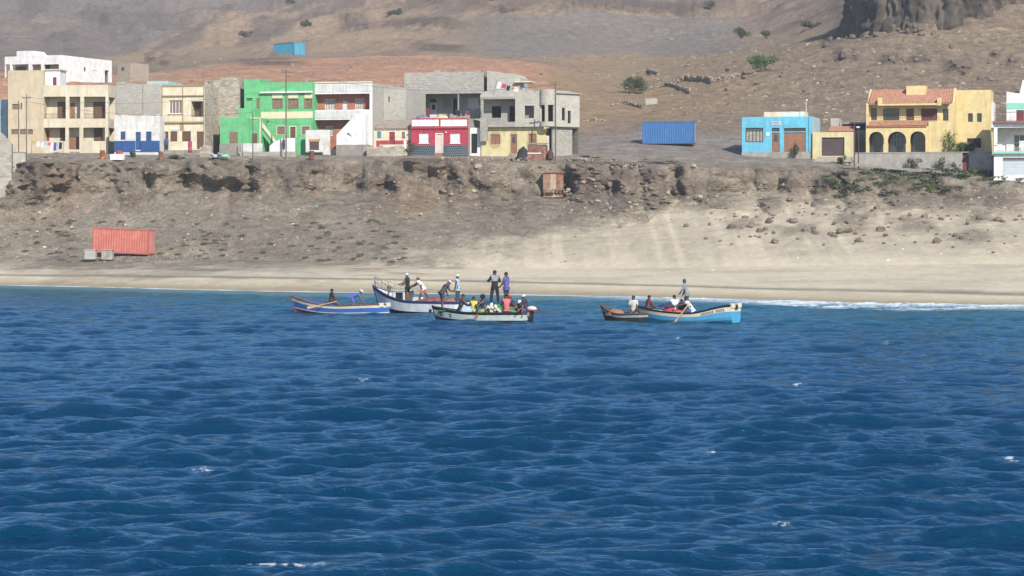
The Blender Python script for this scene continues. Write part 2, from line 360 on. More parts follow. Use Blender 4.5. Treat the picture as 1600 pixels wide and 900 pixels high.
hc = mixc(hc, C(118, 100, 88), np.clip(HR, 0, 1)*.85); hc = mixc(hc, C(98, 88, 82), np.clip(mesa, 0, 1)*sm(-.3, .25, n2)*.85)
col = col*(1-up[..., None])+hc*up[..., None]
col *= (1+.16*n3+.10*n2)[..., None]
col = np.clip(col, .02, .8)
def ground_mat():
    m = bpy.data.materials.new('dry_ground'); m.use_nodes = True; t = m.node_tree; N = t.nodes; L = t.links; b = N['Principled BSDF']
    b.inputs['Roughness'].default_value = .95; b.inputs['Specular IOR Level'].default_value = .15
    at_ = N.new('ShaderNodeVertexColor'); at_.layer_name = 'Col'; tc = N.new('ShaderNodeTexCoord')
    n = N.new('ShaderNodeTexNoise'); n.inputs['Scale'].default_value = 2.6; n.inputs['Detail'].default_value = 8; n.inputs['Roughness'].default_value = .72
    L.new(tc.outputs['Object'], n.inputs['Vector'])
    r = N.new('ShaderNodeMapRange'); r.inputs[1].default_value = .32; r.inputs[2].default_value = .68; r.inputs[3].default_value = .66; r.inputs[4].default_value = 1.26
    L.new(n.outputs['Fac'], r.inputs[0])
    v = N.new('ShaderNodeTexVoronoi'); v.inputs['Scale'].default_value = 1.7; v.inputs['Randomness'].default_value = 1; L.new(tc.outputs['Object'], v.inputs['Vector'])
    r2 = N.new('ShaderNodeMapRange'); r2.inputs[1].default_value = .05; r2.inputs[2].default_value = .3; r2.inputs[3].default_value = .85; r2.inputs[4].default_value = 1.0
    L.new(v.outputs['Distance'], r2.inputs[0])
    nb = N.new('ShaderNodeTexNoise'); nb.inputs['Scale'].default_value = .55; nb.inputs['Detail'].default_value = 6; nb.inputs['Roughness'].default_value = .7; L.new(tc.outputs['Object'], nb.inputs['Vector'])
    r3 = N.new('ShaderNodeMapRange'); r3.inputs[1].default_value = .35; r3.inputs[2].default_value = .65; r3.inputs[3].default_value = .74; r3.inputs[4].default_value = 1.22; L.new(nb.outputs['Fac'], r3.inputs[0])
    m0 = N.new('ShaderNodeMath'); m0.operation = 'MULTIPLY'; L.new(r.outputs[0], m0.inputs[0]); L.new(r3.outputs[0], m0.inputs[1])
    mu = N.new('ShaderNodeMath'); mu.operation = 'MULTIPLY'; L.new(m0.outputs[0], mu.inputs[0]); L.new(r2.outputs[0], mu.inputs[1])
    at2 = N.new('ShaderNodeAttribute'); at2.attribute_name = 'rough'     # loose stones: everywhere but the smooth sand
    mx = N.new('ShaderNodeMix'); mx.data_type = 'FLOAT'; L.new(at2.outputs['Fac'], mx.inputs[0]); mx.inputs[2].default_value = 1; L.new(mu.outputs[0], mx.inputs[3])
    vm = N.new('ShaderNodeVectorMath'); vm.operation = 'SCALE'; L.new(at_.outputs[0], vm.inputs[0]); L.new(mx.outputs[0], vm.inputs['Scale'])
    L.new(vm.outputs[0], b.inputs['Base Color'])
    bp = N.new('ShaderNodeBump'); bp.inputs['Distance'].default_value = .55
    L.new(at2.outputs['Fac'], bp.inputs['Strength']); L.new(n.outputs['Fac'], bp.inputs['Height']); L.new(bp.outputs[0], b.inputs['Normal'])
    return m
GM = ground_mat()
roughness = np.clip(1-.85*sand*(1-rk)-.5*road*0, .12, 1)*np.where(K0 < 2.3, .15, 1)
def strip(name, r0, r1):
    V = np.stack([VX[r0:r1+1], VY[r0:r1+1], VZ[r0:r1+1]], -1).reshape(-1, 3); R = r1-r0+1
    i = (np.arange(R-1)[:, None]*nc+np.arange(nc-1)[None, :]).ravel(); fc = np.stack([i, i+1, i+nc+1, i+nc], -1)
    me = np_mesh(name, V, fc, GM)
    ca = me.color_attributes.new('Col', 'FLOAT_COLOR', 'POINT')
    ca.data.foreach_set('color', np.concatenate([col[r0:r1+1].reshape(-1, 3), np.ones((R*nc, 1))], 1).astype(np.float32).ravel())
    ra = me.attributes.new('rough', 'FLOAT', 'POINT'); ra.data.foreach_set('value', roughness[r0:r1+1].astype(np.float32).ravel())
    return tag(link(name, me), kind='structure')
idx = lambda k: int(np.argmin(np.abs(rowK-k)))
strip('beach', 0, idx(3)); strip('embankment', idx(3), idx(6.6)); strip('dirt_road', idx(6.6), idx(8.2)); strip('hillside', idx(8.2), idx(12)); strip('hills', idx(12), nr-1)
# --- the dark lava mesa standing on the ridge
def build_mesa():
    nu, nv = 420, 90; U = np.linspace(0, 2*np.pi, nu, endpoint=False)[None, :].repeat(nv, 0); Vv = np.linspace(0, 1, nv)[:, None].repeat(nu, 1)
    cx, cy = 73.8, 441.0; top = 17+3*fbm(U*2, Vv*0, None, 3, .5, 401); r0 = 1.24-.56*Vv
    cr, sr = np.cos(U), np.sin(U)
    rg_ = ridged(cr*2.6+.3*np.sin(Vv*9), sr*2.6, Vv*2.2, 6, .6, 411); fb = fbm(cr*9, sr*9, Vv*3.0, 4, .6, 421); st = fbm(cr*1.5, sr*1.5, Vv*9, 3, .5, 431)
    R = r0*(1+.30*(rg_-.5)+.13*fb+.05*st)
    X = cx+18.5*R*cr; Y = cy+22*R*sr+.42*(X-cx); Z = 25+30*Vv**1.0*(top/17)-0
    n = U.shape[1]; i = np.arange((nv-1)*n).reshape(nv-1, n); nx = np.roll(i, -1, 1); fc = np.stack([i, nx, nx+n, i+n], -1).reshape(-1, 4)
    me = np_mesh('mesa', np.stack([X, Y, Z], -1).reshape(-1, 3), fc, GM); c_ = mixc(np.zeros((nv, nu, 3))+C(124, 110, 99), C(90, 82, 76), sm(-.2, .3, fb+.4*(rg_-.5))); c_ = mixc(c_, C(142, 120, 100), sm(.1, .5, st)*.6)
    ca = me.color_attributes.new('Col', 'FLOAT_COLOR', 'POINT'); ca.data.foreach_set('color', np.concatenate([c_.reshape(-1, 3), np.ones((nu*nv, 1))], 1).astype(np.float32).ravel())
    ra = me.attributes.new('rough', 'FLOAT', 'POINT'); ra.data.foreach_set('value', np.ones(nu*nv, np.float32)); tag(link('mesa', me), kind='structure')
build_mesa()
# ------------------------------------------------------------------ the sea
def build_sea():
    r_ = np.random.RandomState(5)
    Y = [16.0]
    while Y[-1] < 262: Y.append(Y[-1]+min(.30, .012+Y[-1]**2/19200*.55))
    Ys = np.array(Y); pc = np.concatenate([np.arange(-3100, -700, 60), np.arange(-700, -60, 12), np.arange(-60, 1660, 2.7), np.arange(1660, 2300, 12), np.arange(2300, 4700, 60)])
    YY = np.repeat(Ys[:, None], len(pc), 1); XX = (pc[None, :]-CX)/F*YY; PXs = np.repeat(pc[None, :], len(Ys), 0)
    sY = shore_Y(np.clip(PXs, 0, 1600)); dist = sY-YY
    amp = 1.0-.4*sm(55, 190, YY); amp *= .12+.88*sm(0, 26, dist)
    gust = .75+.5*(fbm(XX*.06, YY*.035, None, 3, .5, 301)+.5)*.9
    dx = np.zeros_like(XX); dy = np.zeros_like(XX); dz = np.zeros_like(XX); J = np.zeros_like(XX)
    NW = 110; lam = np.exp(np.linspace(math.log(.32), math.log(9.5), NW)); th0 = math.radians(-79)
    a_ = lam**.90*np.exp(-(lam/6.0)**2.2); a_ *= .092/math.sqrt((a_**2).sum()/2)
    for i in range(NW):
        k = 2*math.pi/lam[i]; th = th0+r_.normal(0, .26 if lam[i] > 2.2 else .42); ph = r_.uniform(0, 6.283)
        lim = np.clip((lam[i]/(.12+YY*.0026)-1)/1.0, 0, 1) if lam[i] < 2 else 1.0
        A = a_[i]*amp*(gust if lam[i] < 4 else 1)*lim
        arg = k*(math.cos(th)*XX+math.sin(th)*YY)+ph; s_, c_ = np.sin(arg), np.cos(arg)
        dz += A*c_; q = .85*A*s_; dx -= math.cos(th)*q; dy -= math.sin(th)*q; J += A*k*c_; SL = (A[300, 300]*k)**2/2+(SL if i else 0)
    print('rms slope', math.sqrt(SL), Ys[300])
    # calm the water a little, build the mesh
    X2, Y2, Z2 = XX+dx, YY+dy, dz*1.0
    brk = fbm(XX*5, YY*3, None, 4, .6, 331)
    crest = sm(1.02, 1.5, J+.25*brk+.25*(fbm(XX*.35, YY*.2, None, 3, .5, 341)))*sm(-.1, .25, brk)*(1-sm(90, 140, YY))
    fo = np.zeros_like(XX)
    for (fx, fy, wx, wy) in [(318,737,18,4),(1117,706,20,4),(440,886,60,4),(1580,725,14,3),(568,594,8,2),(1246,603,7,2),(1330,848,40,2),(495,626,9,2),(1385,538,6,2),(1060,530,6,2),(1138,530,6,2),(1225,820,20,2)]:
        Yc = 19200/(fy-YH); fo = np.maximum(fo, np.exp(-((PXs-fx)/wx)**2-((YY-Yc)/(wy*Yc**2/19200))**2))
    fo = fo*sm(-.08, .04, dz); foam = np.clip(crest*.8+sm(.25, 1.0, fo*(.7+2.4*fbm(XX*11, YY*6, None, 4, .7, 333)))*.62, 0, 1)
    b2 = fbm(XX*.5, YY*.9, None, 4, .6, 351)
    surf = sm(.0, .25, b2+.55)*np.exp(-((dist-1.2-1.5*b2)/1.5)**2)*.75
    right = sm(860, 1000, PXs); surfr = right*(1-sm(5, 11.0, dist+4*b2-8*sm(1120, 1330, PXs)*(1-sm(1420, 1600, PXs))))*sm(-.3, .3, b2+.5*brk)
    foam = np.maximum(foam, np.maximum(surf, surfr*.8)); Z2 = Z2+.22*surfr*np.exp(-((dist-5)/3)**2)
    shal = (1-sm(11-5*right, 24-10*right, dist+5*b2))*.8; mid = 1-sm(5, 90, dist)
    nn = len(pc); i = (np.arange(len(Ys)-1)[:, None]*nn+np.arange(nn-1)[None, :]).ravel(); fc = np.stack([i, i+1, i+nn+1, i+nn], -1)
    m = bpy.data.materials.new('sea_water'); m.use_nodes = True; t = m.node_tree; N = t.nodes; L = t.links; b = N['Principled BSDF']
    def attr(nm): n = N.new('ShaderNodeAttribute'); n.attribute_name = nm; return n.outputs['Fac']
    def mix(f, c0, c1):
        x = N.new('ShaderNodeMix'); x.data_type = 'RGBA'; L.new(f, x.inputs[0])
        for k, cc in ((6, c0), (7, c1)):
            if isinstance(cc, tuple): x.inputs[k].default_value = (*cc, 1)
            else: L.new(cc, x.inputs[k])
        return x.outputs[2]
    c1 = mix(attr('mid'), WATER_DEEP, WATER_MID); c2 = mix(attr('shallow'), c1, WATER_SHALLOW); c3 = mix(attr('foam'), c2, (.72, .76, .78))
    rr = N.new('ShaderNodeMapRange'); rr.inputs[3].default_value = .08; rr.inputs[4].default_value = .8; L.new(attr('foam'), rr.inputs[0]); None
    tc = N.new('ShaderNodeTexCoord'); mp = N.new('ShaderNodeMapping'); mp.inputs['Scale'].default_value = (1, 1.7, 1); mp.inputs['Rotation'].default_value = (0, 0, .35); L.new(tc.outputs['Object'], mp.inputs[0])
    n = N.new('ShaderNodeTexNoise'); n.inputs['Scale'].default_value = 3.2; n.inputs['Detail'].default_value = 5; n.inputs['Roughness'].default_value = .62; n.inputs['Distortion'].default_value = .4
    L.new(mp.outputs[0], n.inputs['Vector'])
    n2_ = N.new('ShaderNodeTexNoise'); n2_.inputs['Scale'].default_value = 9.0; n2_.inputs['Detail'].default_value = 3; n2_.inputs['Distortion'].default_value = .6; L.new(mp.outputs[0], n2_.inputs['Vector'])
    ad_ = N.new('ShaderNodeMath'); ad_.operation = 'MULTIPLY_ADD'; L.new(n2_.outputs['Fac'], ad_.inputs[0]); ad_.inputs[1].default_value = .30; L.new(n.outputs['Fac'], ad_.inputs[2])
    bp = N.new('ShaderNodeBump'); bp.inputs['Strength'].default_value = 1.0; bp.inputs['Distance'].default_value = .075; L.new(ad_.outputs[0], bp.inputs['Height']); 
    # wind-ruffled water: small facets shade each other, so the mirror part levels off towards grazing angles
    N.remove(b); out = N['Material Output']; df = N.new('ShaderNodeBsdfDiffuse'); gl = N.new('ShaderNodeBsdfGlossy'); fr = N.new('ShaderNodeFresnel'); fr.inputs['IOR'].default_value = 1.33
    L.new(c3, df.inputs['Color']); gl.inputs['Color'].default_value = (.57, .81, 1, 1); L.new(rr.outputs[0], gl.inputs['Roughness'])
    for q in (df, gl, fr): L.new(bp.outputs[0], q.inputs['Normal'])
    fm_ = N.new('ShaderNodeMapRange'); fm_.inputs[1].default_value = .02; fm_.inputs[2].default_value = .62; fm_.inputs[3].default_value = .015; fm_.inputs[4].default_value = .56; L.new(fr.outputs[0], fm_.inputs[0])
    ff = N.new('ShaderNodeMath'); ff.operation = 'MULTIPLY'; iv = N.new('ShaderNodeMath'); iv.operation = 'SUBTRACT'; iv.inputs[0].default_value = 1; L.new(attr('foam'), iv.inputs[1]); L.new(fm_.outputs[0], ff.inputs[0]); L.new(iv.outputs[0], ff.inputs[1])
    ms = N.new('ShaderNodeMixShader'); L.new(ff.outputs[0], ms.inputs[0]); L.new(df.outputs[0], ms.inputs[1]); L.new(gl.outputs[0], ms.inputs[2]); L.new(ms.outputs[0], out.inputs['Surface'])
    me = np_mesh('sea', np.stack([X2, Y2, Z2], -1).reshape(-1, 3), fc, m)
    for nm, A in (('foam', foam), ('shallow', shal), ('mid', mid)):
        q = me.attributes.new(nm, 'FLOAT', 'POINT'); q.data.foreach_set('value', A.astype(np.float32).ravel())
    return tag(link('sea', me), kind='structure')
WATER_DEEP, WATER_MID, WATER_SHALLOW = (.001, .0245, .058), (.003, .056, .074), (.10, .165, .16)
sea = build_sea()
# ------------------------------------------------------------------ materials of the village
BEIGE = mat('beige_plaster', (226, 208, 174), rgb2=(216, 198, 166), var=.09, scale=.8, stain=.22); BEIGED = mat('sand_plaster', (214, 190, 152), rgb2=(204, 182, 148), var=.09, scale=.8, stain=.22)
CREAM = mat('cream_plaster', (236, 220, 184), rgb2=(224, 208, 174), var=.09, stain=.22); OCHRET = mat('ochre_trim', (184, 150, 92), var=.08)
WHITE = mat('white_plaster', (238, 236, 232), var=.09, stain=.22); WHITED = mat('worn_white_plaster', (226, 222, 214), rgb2=(208, 202, 192), var=.08, stain=.22)
BLUE = mat('royal_blue_paint', (38, 84, 160), var=.08, stain=.22); GREEN = mat('mint_green_paint', (102, 206, 126), rgb2=(112, 200, 134), var=.09, stain=.22)
PALE = mat('pale_trim', (232, 222, 176), var=.05); RED = mat('crimson_paint', (204, 48, 72), rgb2=(196, 66, 84), var=.09, stain=.22); REDT = mat('red_trim', (205, 60, 62), var=.05)
ORANGE = mat('coral_paint', (206, 112, 82), var=.09, stain=.22); YELLOW = mat('pale_yellow_paint', (228, 208, 146), rgb2=(214, 196, 144), var=.09, stain=.22)
VILLA = mat('warm_yellow_paint', (240, 210, 138), rgb2=(230, 202, 140), var=.09, stain=.22); SKYB = mat('sky_blue_paint', (92, 196, 232), rgb2=(112, 198, 226), var=.09, stain=.22); PALEB = mat('pale_blue_plaster', (176, 205, 212), var=.08, stain=.2)
AQUA = mat('aqua_paint', (130, 220, 190), var=.05)
BLOCK = mat('grey_block', (172, 164, 150), kind='block', var=.16, mort=(150, 142, 130)); BLOCKL = mat('light_block', (192, 184, 168), kind='block', var=.12, mort=(170, 162, 150))
BLOCKD = mat('weathered_block', (168, 160, 148), kind='block', var=.2, mort=(204, 196, 182)); RUBBLE = mat('rubble_stone', (188, 172, 150), kind='block', var=.24, bw=.5, bh=.26, mort=(150, 136, 118))
CONC = mat('grey_concrete', (172, 164, 152), rgb2=(152, 146, 136), var=.1, stain=.2); PLINTH = mat('bare_cement', (160, 150, 136), var=.12, stain=.2)
BROWN = mat('brown_wood', (126, 84, 62), var=.18, scale=3); BROWNL = mat('light_brown_wood', (168, 112, 78), var=.14, scale=3); DBROWN = mat('dark_brown_metal', (92, 74, 74), var=.1)
SHUT = mat('tan_shutter', (150, 120, 96), var=.15, scale=4); REDD = mat('red_door_paint', (178, 50, 52), var=.08); MAROON = mat('maroon_metal', (140, 54, 62), var=.1)
GLASS = mat('dark_window_glass', (62, 62, 66), rough=.12, var=.3, scale=1.5, spec=.5); CURT = mat('pale_curtain', (176, 164, 146), var=.2, scale=3); DARK = mat('black_paint', (34, 36, 42), var=.2)
TILE = mat('terracotta_tile', (206, 134, 100), var=.14, scale=2.5); TILEG = mat('grey_tile', (170, 152, 134), var=.16, scale=2.5)
ROOFC = mat('flat_roof_cement', (176, 166, 150), var=.1); WMET = mat('white_metal', (228, 228, 226), var=.05); RAIL = mat('brown_railing', (120, 84, 60), var=.1)
TEAL = mat('teal_shutter', (70, 150, 160), var=.1); BTILE = mat('black_tile', (44, 54, 62), kind='block', var=.12, bw=.25, bh=.25, mort=(150, 160, 165), rough=.35)
RUST = mat('rusty_sheet', (152, 96, 74), var=.2, scale=1.6, rgb2=(178, 138, 108)); GREYM = mat('galvanised_steel', (150, 150, 148), var=.1, rough=.5); WOODP = mat('weathered_pole_wood', (116, 102, 90), var=.15, scale=3)
def wallgrid(mb, u0, u1, v0, v1, holes, w0, w1, fn, mi=0):
    hs = [(max(u0, min(h[0], h[2])), max(v0, min(h[1], h[3])), min(u1, max(h[0], h[2])), min(v1, max(h[1], h[3]))) for h in holes]
    hs = [h for h in hs if h[2] > h[0]+.01 and h[3] > h[1]+.01]
    us = sorted({u0, u1, *[h[0] for h in hs], *[h[2] for h in hs]}); vs = sorted({v0, v1, *[h[1] for h in hs], *[h[3] for h in hs]})
    def solid(i, j):
        if i < 0 or j < 0 or i >= len(us)-1 or j >= len(vs)-1: return False
        cu, cv = (us[i]+us[i+1])/2, (vs[j]+vs[j+1])/2
        return not any(h[0] < cu < h[2] and h[1] < cv < h[3] for h in hs)
    for i in range(len(us)-1):
        for j in range(len(vs)-1):
            if not solid(i, j): continue
            a_, b_, c_, d_ = us[i], us[i+1], vs[j], vs[j+1]
            q = lambda *p: mb.add([fn(*x) for x in p], [(0, 1, 2, 3)], mi)
            q((a_, c_, w0), (b_, c_, w0), (b_, d_, w0), (a_, d_, w0)); q((b_, c_, w1), (a_, c_, w1), (a_, d_, w1), (b_, d_, w1))
            if not solid(i-1, j): q((a_, c_, w1), (a_, c_, w0), (a_, d_, w0), (a_, d_, w1))
            if not solid(i+1, j): q((b_, c_, w0), (b_, c_, w1), (b_, d_, w1), (b_, d_, w0))
            if not solid(i, j-1): q((a_, c_, w1), (b_, c_, w1), (b_, c_, w0), (a_, c_, w0))
            if not solid(i, j+1): q((a_, d_, w0), (b_, d_, w0), (b_, d_, w1), (a_, d_, w1))
class House:
    def __init__(s, name, label, px, py, Y, th=0., cat='house', group=None):
        s.P = at(px, py, Y); t = math.radians(th); s.c, s.s = math.cos(t), math.sin(t)
        s.root = thing(name, label, cat, s.P, -t, group); s.holes = []; s.Y = Y
    def x(s, px, d=0.):
        k = (px-CX)/F; return (k*s.P.y-s.P.x+d*(k*s.c-s.s))/(s.c+k*s.s)
    def z(s, py, x=0., d=0.):
        return H0+(YH-py)*(s.P.y-x*s.s+d*s.c)/F-s.P.z
    def dep(s, px, x):
        k = (px-CX)/F; return (k*(s.P.y-x*s.s)-s.P.x-x*s.c)/(s.s-k*s.c)
    def rect(s, r, d=0.):
        x0, x1 = s.x(r[0], d), s.x(r[2], d); xm = (x0+x1)/2; return (x0, s.z(r[3], xm, d), x1, s.z(r[1], xm, d))
    def box(s, name, m, r, d0, d1, local=False):
        x0, z0, x1, z1 = r if local else s.rect(r, min(d0, d1)); return MB().box(x0, x1, d0, d1, z0, z1).build(name, m, s.root)
    def shell(s, r, depth, m, side=None, roof=None, parapet=.35, dz=1.2, t=.25, side_holes=(), name='wall', d0=0., holes=None, back=True):
        """front wall with openings, side and back walls, flat roof below the parapet"""
        x0, z0, x1, z1 = s.rect(r, d0); z0 -= dz; hs = s.holes if holes is None else holes
        mb = MB(); wallgrid(mb, x0, x1, z0, z1, hs, d0, d0+t, lambda u, v, w: (u, w, v)); mb.build(name, m, s.root)
        sb = MB(); e = d0+depth
        wallgrid(sb, d0+t, e-t, z0, z1, list(side_holes), x1, x1-t, lambda u, v, w: (w, u, v))
        wallgrid(sb, d0+t, e-t, z0, z1, [], x0+t, x0, lambda u, v, w: (w, u, v))
        if back: sb.box(x0, x1, e-t, e, z0, z1)
        sb.build('side_wall', side or m, s.root)
        MB().box(x0+t+.003, x1-t-.003, d0+t+.003, e-t-.003, z1-parapet-.2, z1-parapet).build('roof', roof or ROOFC, s.root)
        if holes is None: s.holes = []
        return (x0, z0, x1, z1)
    def hole(s, r, d=0.): s.holes.append(s.rect(r, d))
    def win(s, r, fm=None, pm=None, d=0., inset=.1, bars=(1, 0), fw=.07, name='window', hole=True, sill=None, local=False, proud=0.):
        """window: frame with bars, pane as sub-part; cuts its own hole"""
        x0, z0, x1, z1 = r if local else s.rect(r, d)
        if hole: s.holes.append((x0, z0, x1, z1))
        y0 = d+inset-proud; fm = fm or WHITE; pm = pm or GLASS; f = MB(); t = .05
        f.box(x0, x1, y0, y0+t, z0, z0+fw).box(x0, x1, y0, y0+t, z1-fw, z1).box(x0, x0+fw, y0, y0+t, z0+fw, z1-fw).box(x1-fw, x1, y0, y0+t, z0+fw, z1-fw)
        for i in range(bars[0]):
            c = x0+(x1-x0)*(i+1)/(bars[0]+1); f.box(c-fw*.4, c+fw*.4, y0+.004, y0+t-.004, z0+fw, z1-fw)
        for i in range(bars[1]):
            c = z0+(z1-z0)*(i+1)/(bars[1]+1); f.box(x0+fw, x1-fw, y0+.008, y0+t-.008, c-fw*.35, c+fw*.35)
        fo = f.build(name, fm, s.root)
        MB().box(x0+fw*.5, x1-fw*.5, y0+t-.02, y0+t+.01, z0+fw*.5, z1-fw*.5).build('pane', pm, fo)
        if sill: MB().box(x0-.08, x1+.08, d-.08, d+inset, z0-.08, z0-.004).build('sill', sill, fo)
        return fo
    def shutter(s, r, m=None, fm=None, d=0., inset=.08, n=2, name='shutter', hole=True, frame=.08):
        """louvred leaves in an opening with an outer frame"""
        x0, z0, x1, z1 = s.rect(r, d)
        if hole: s.holes.append((x0, z0, x1, z1))
        b = MB(); L_ = (x1-x0)/n; zz = z0+.02
        for k in range(n): b.box(x0+k*L_+.015, x0+(k+1)*L_-.015, d+inset, d+inset+.05, z0, z1)
        while zz < z1-.1:
            for k in range(n): b.add([(x0+k*L_+.07, d+inset, zz+.09), (x0+(k+1)*L_-.07, d+inset, zz+.09), (x0+(k+1)*L_-.07, d+inset-.03, zz), (x0+k*L_+.07, d+inset-.03, zz)], [(3, 2, 1, 0), (0, 1, 2, 3)][:1])
            zz += .11
        o = b.build(name, m or SHUT, s.root)
        if fm:
            f = MB(); w_ = frame
            f.box(x0-w_, x1+w_, d-.03, d-.003, z1, z1+w_).box(x0-w_, x1+w_, d-.05, d-.003, z0-w_, z0).box(x0-w_, x0, d-.03, d-.003, z0, z1).box(x1, x1+w_, d-.03, d-.003, z0, z1)
            f.build('frame', fm, o)
        return o
    def door(s, r, m=None, d=0., inset=.1, fm=None, hole=True, panels=2, name='door', glass=None):
        x0, z0, x1, z1 = s.rect(r, d)
        if hole: s.holes.append((x0, z0, x1, z1))
        b = MB(); b.box(x0, x1, d+inset, d+inset+.06, z0, z1); wd = x1-x0; ht = z1-z0
        for k in range(panels):
            a_ = z0+ht*(.06+k*.94/panels); e_ = z0+ht*((k+1)*.94/panels); b.box(x0+wd*.16, x1-wd*.16, d+inset-.025, d+inset, a_, e_)
        o = b.build(name, m or BROWN, s.root)
        MB().ball((x1-.12, d+inset-.05, z0+ht*.48), .035, 6, 4, zmin=-1).build('handle', GREYM, o)
        if glass: MB().box(x0+wd*.25, x1-wd*.25, d+inset-.032, d+inset-.026, z0+ht*.55, z0+ht*.9).build('pane', glass, o)
        if fm:
            f = MB(); w_ = .1; f.box(x0-w_, x1+w_, d-.03, d-.003, z1, z1+w_).box(x0-w_, x0, d-.03, d-.003, z0, z1).box(x1, x1+w_, d-.03, d-.003, z0, z1); f.build('frame', fm, o)
        return o
    def railing(s, x0, x1, d, z0, z1, m, n=None, name='railing'):
        b = MB(); b.tube([(x0, d, z1), (x1, d, z1)], .03); b.tube([(x0, d, z0+.08), (x1, d, z0+.08)], .02)
        n = n or max(2, int((x1-x0)/.16))
        for i in range(n+1):
            x = x0+(x1-x0)*i/n; b.tube([(x, d, z0), (x, d, z1)], .014, 4)
        return b.build(name, m, s.root)
def tile_roof(name, m, parent, x0, x1, dA, zA, dB, zB, period=.30, amp=.045, th=.08):
    """pitched sheet of barrel tiles from the eave (dA, zA) to the ridge (dB, zB)"""
    nx = int((x1-x0)/period*6); nv = 8; vs = []; fs = []
    for j in range(nv*2):
        t = (j//2+j % 2)/nv; lift = .035*(1-j % 2)
        for i in range(nx+1):
            x = x0+(x1-x0)*i/nx; vs.append((x, dA+(dB-dA)*t, zA+(zB-zA)*t+amp*abs(math.sin(math.pi*(x-x0)/period))+lift))
    for j in range(nv*2-1):
        for i in range(nx):
            a_ = j*(nx+1)+i; fs.append((a_, a_+1, a_+nx+2, a_+nx+1))
    b = MB(); b.add(vs, fs); b.add([(x0, dA, zA-th), (x1, dA, zA-th), (x1, dB, zB-th), (x0, dB, zB-th), (x0, dA, zA), (x1, dA, zA), (x1, dB, zB), (x0, dB, zB)], [(3, 2, 1, 0), (0, 1, 5, 4), (1, 2, 6, 5), (3, 0, 4, 7)])
    return b.build(name, m, parent)
# ================================================================== the village, left to right
TH = 13.0
# --- beige apartment house with loggias
h = House('apartment_house', 'large beige two storey house with open loggias and a plain stair tower', 12.5, 240, 296, 6)
for r in [(17.5,202,28.5,209.8), (31,202,41,209.8), (43,202,51.5,209.8), (19,162.5,30.5,171), (32,161,34.5,171)]: h.win(r, BROWN, SHUT, bars=(2, 0), fw=.05)
SB_ = 3.4; tw = h.shell((12.5,110,68,240), SB_, BEIGED, roof=ROOFC, parapet=.1)
X0 = h.x(68); X1 = h.x(169); x0_, zb, x1_, zt = h.rect((68,133,169,240)); DL = 1.4; SB = h.dep(181, X1)
holes = []
for r in [(68.5,151,102.7,185.3), (108,151,125.5,185.3), (131,151,164.8,185.3), (68.5,199.3,102,220.5), (107.2,199.3,124,233.5), (129.6,199.3,164,220.5)]: holes.append(h.rect(r))
side = []
for (a_, b_) in ((151, 185.3), (199.3, 220)): side.append((.35, h.z(b_, X1), SB-.25, h.z(a_, X1)))
mb = MB(); wallgrid(mb, X0+.003, X1, zb-1.2, zt, holes, 0, .28, lambda u, v, w_: (u, w_, v)); mb.build('wall', BEIGE, h.root)
mb = MB(); wallgrid(mb, .28, SB-.25, zb-1.2, zt, side, X1, X1-.25, lambda u, v, w_: (w_, u, v)); mb.box(X0, X1, SB-.25, SB, zb-1.2, zt); mb.build('side_wall', BEIGE, h.root)
h.holes = []
h.door((90,159,103,185.3), BROWN, d=DL, inset=-.05, hole=False); h.door((146,159,164.5,185.3), BROWN, d=DL, inset=-.05, hole=False, panels=3)
h.door((110,161,117,185.3), BROWNL, d=DL, inset=-.05, hole=False)
h.door((94,199.5,102,222), BROWN, d=DL, inset=-.05, hole=False); h.door((147,199.5,160,222), BROWN, d=DL, inset=-.05, hole=False); h.door((72,203,77,222), REDD, d=DL, inset=-.05, hole=False); h.door((108,214,124,233.5), BROWNL, d=DL, inset=-.05, hole=False, panels=3)
MB().box(X0, X1-.26, DL, DL+.2, zb-1.2, zt-.45).build('inner_wall', BEIGE, h.root)
mid = h.rect((68,185.3,169,199.3)); mb = MB(); mb.box(X0, X1-.26, .29, DL-.003, mid[1]+.05, mid[3]-.35); mb.box(X0, X1-.26, .29, DL-.003, h.z(151), h.z(149)); mb.box(X0, X1-.26, .29, DL-.003, zb-1.2, zb-.05); mb.build('floor_slab', BEIGE, h.root)
MB().box(X0, X1-.26, .29, SB-.26, zt-.45, zt-.3).build('roof', ROOFC, h.root)
for r in [(68.5,178,102.7,185.3), (108,178,125.5,185.3), (131,178,164.8,185.3)]:
    q = h.rect(r); h.railing(q[0], q[2], .12, q[1], q[3], RAIL)
q = h.rect((68,109.5,91.5,133)); mb = MB(); mb.box(q[0]+.01, q[2], .6, SB-.3, zt-.3, q[3]); mb.build('stair_head', WHITE, h.root); h.door((83,120.5,88.3,133), MAROON, d=.6, inset=-.04, hole=False)
MB().box(q[0]+.01, q[2]+.15, .45, SB-.2, q[3], q[3]+.15).build('roof_slab', BEIGE, h.root)
MB().box(h.x(112), h.x(124), -.9, -.003, zb-1.2, zb+.2).build('step', PLINTH, h.root)
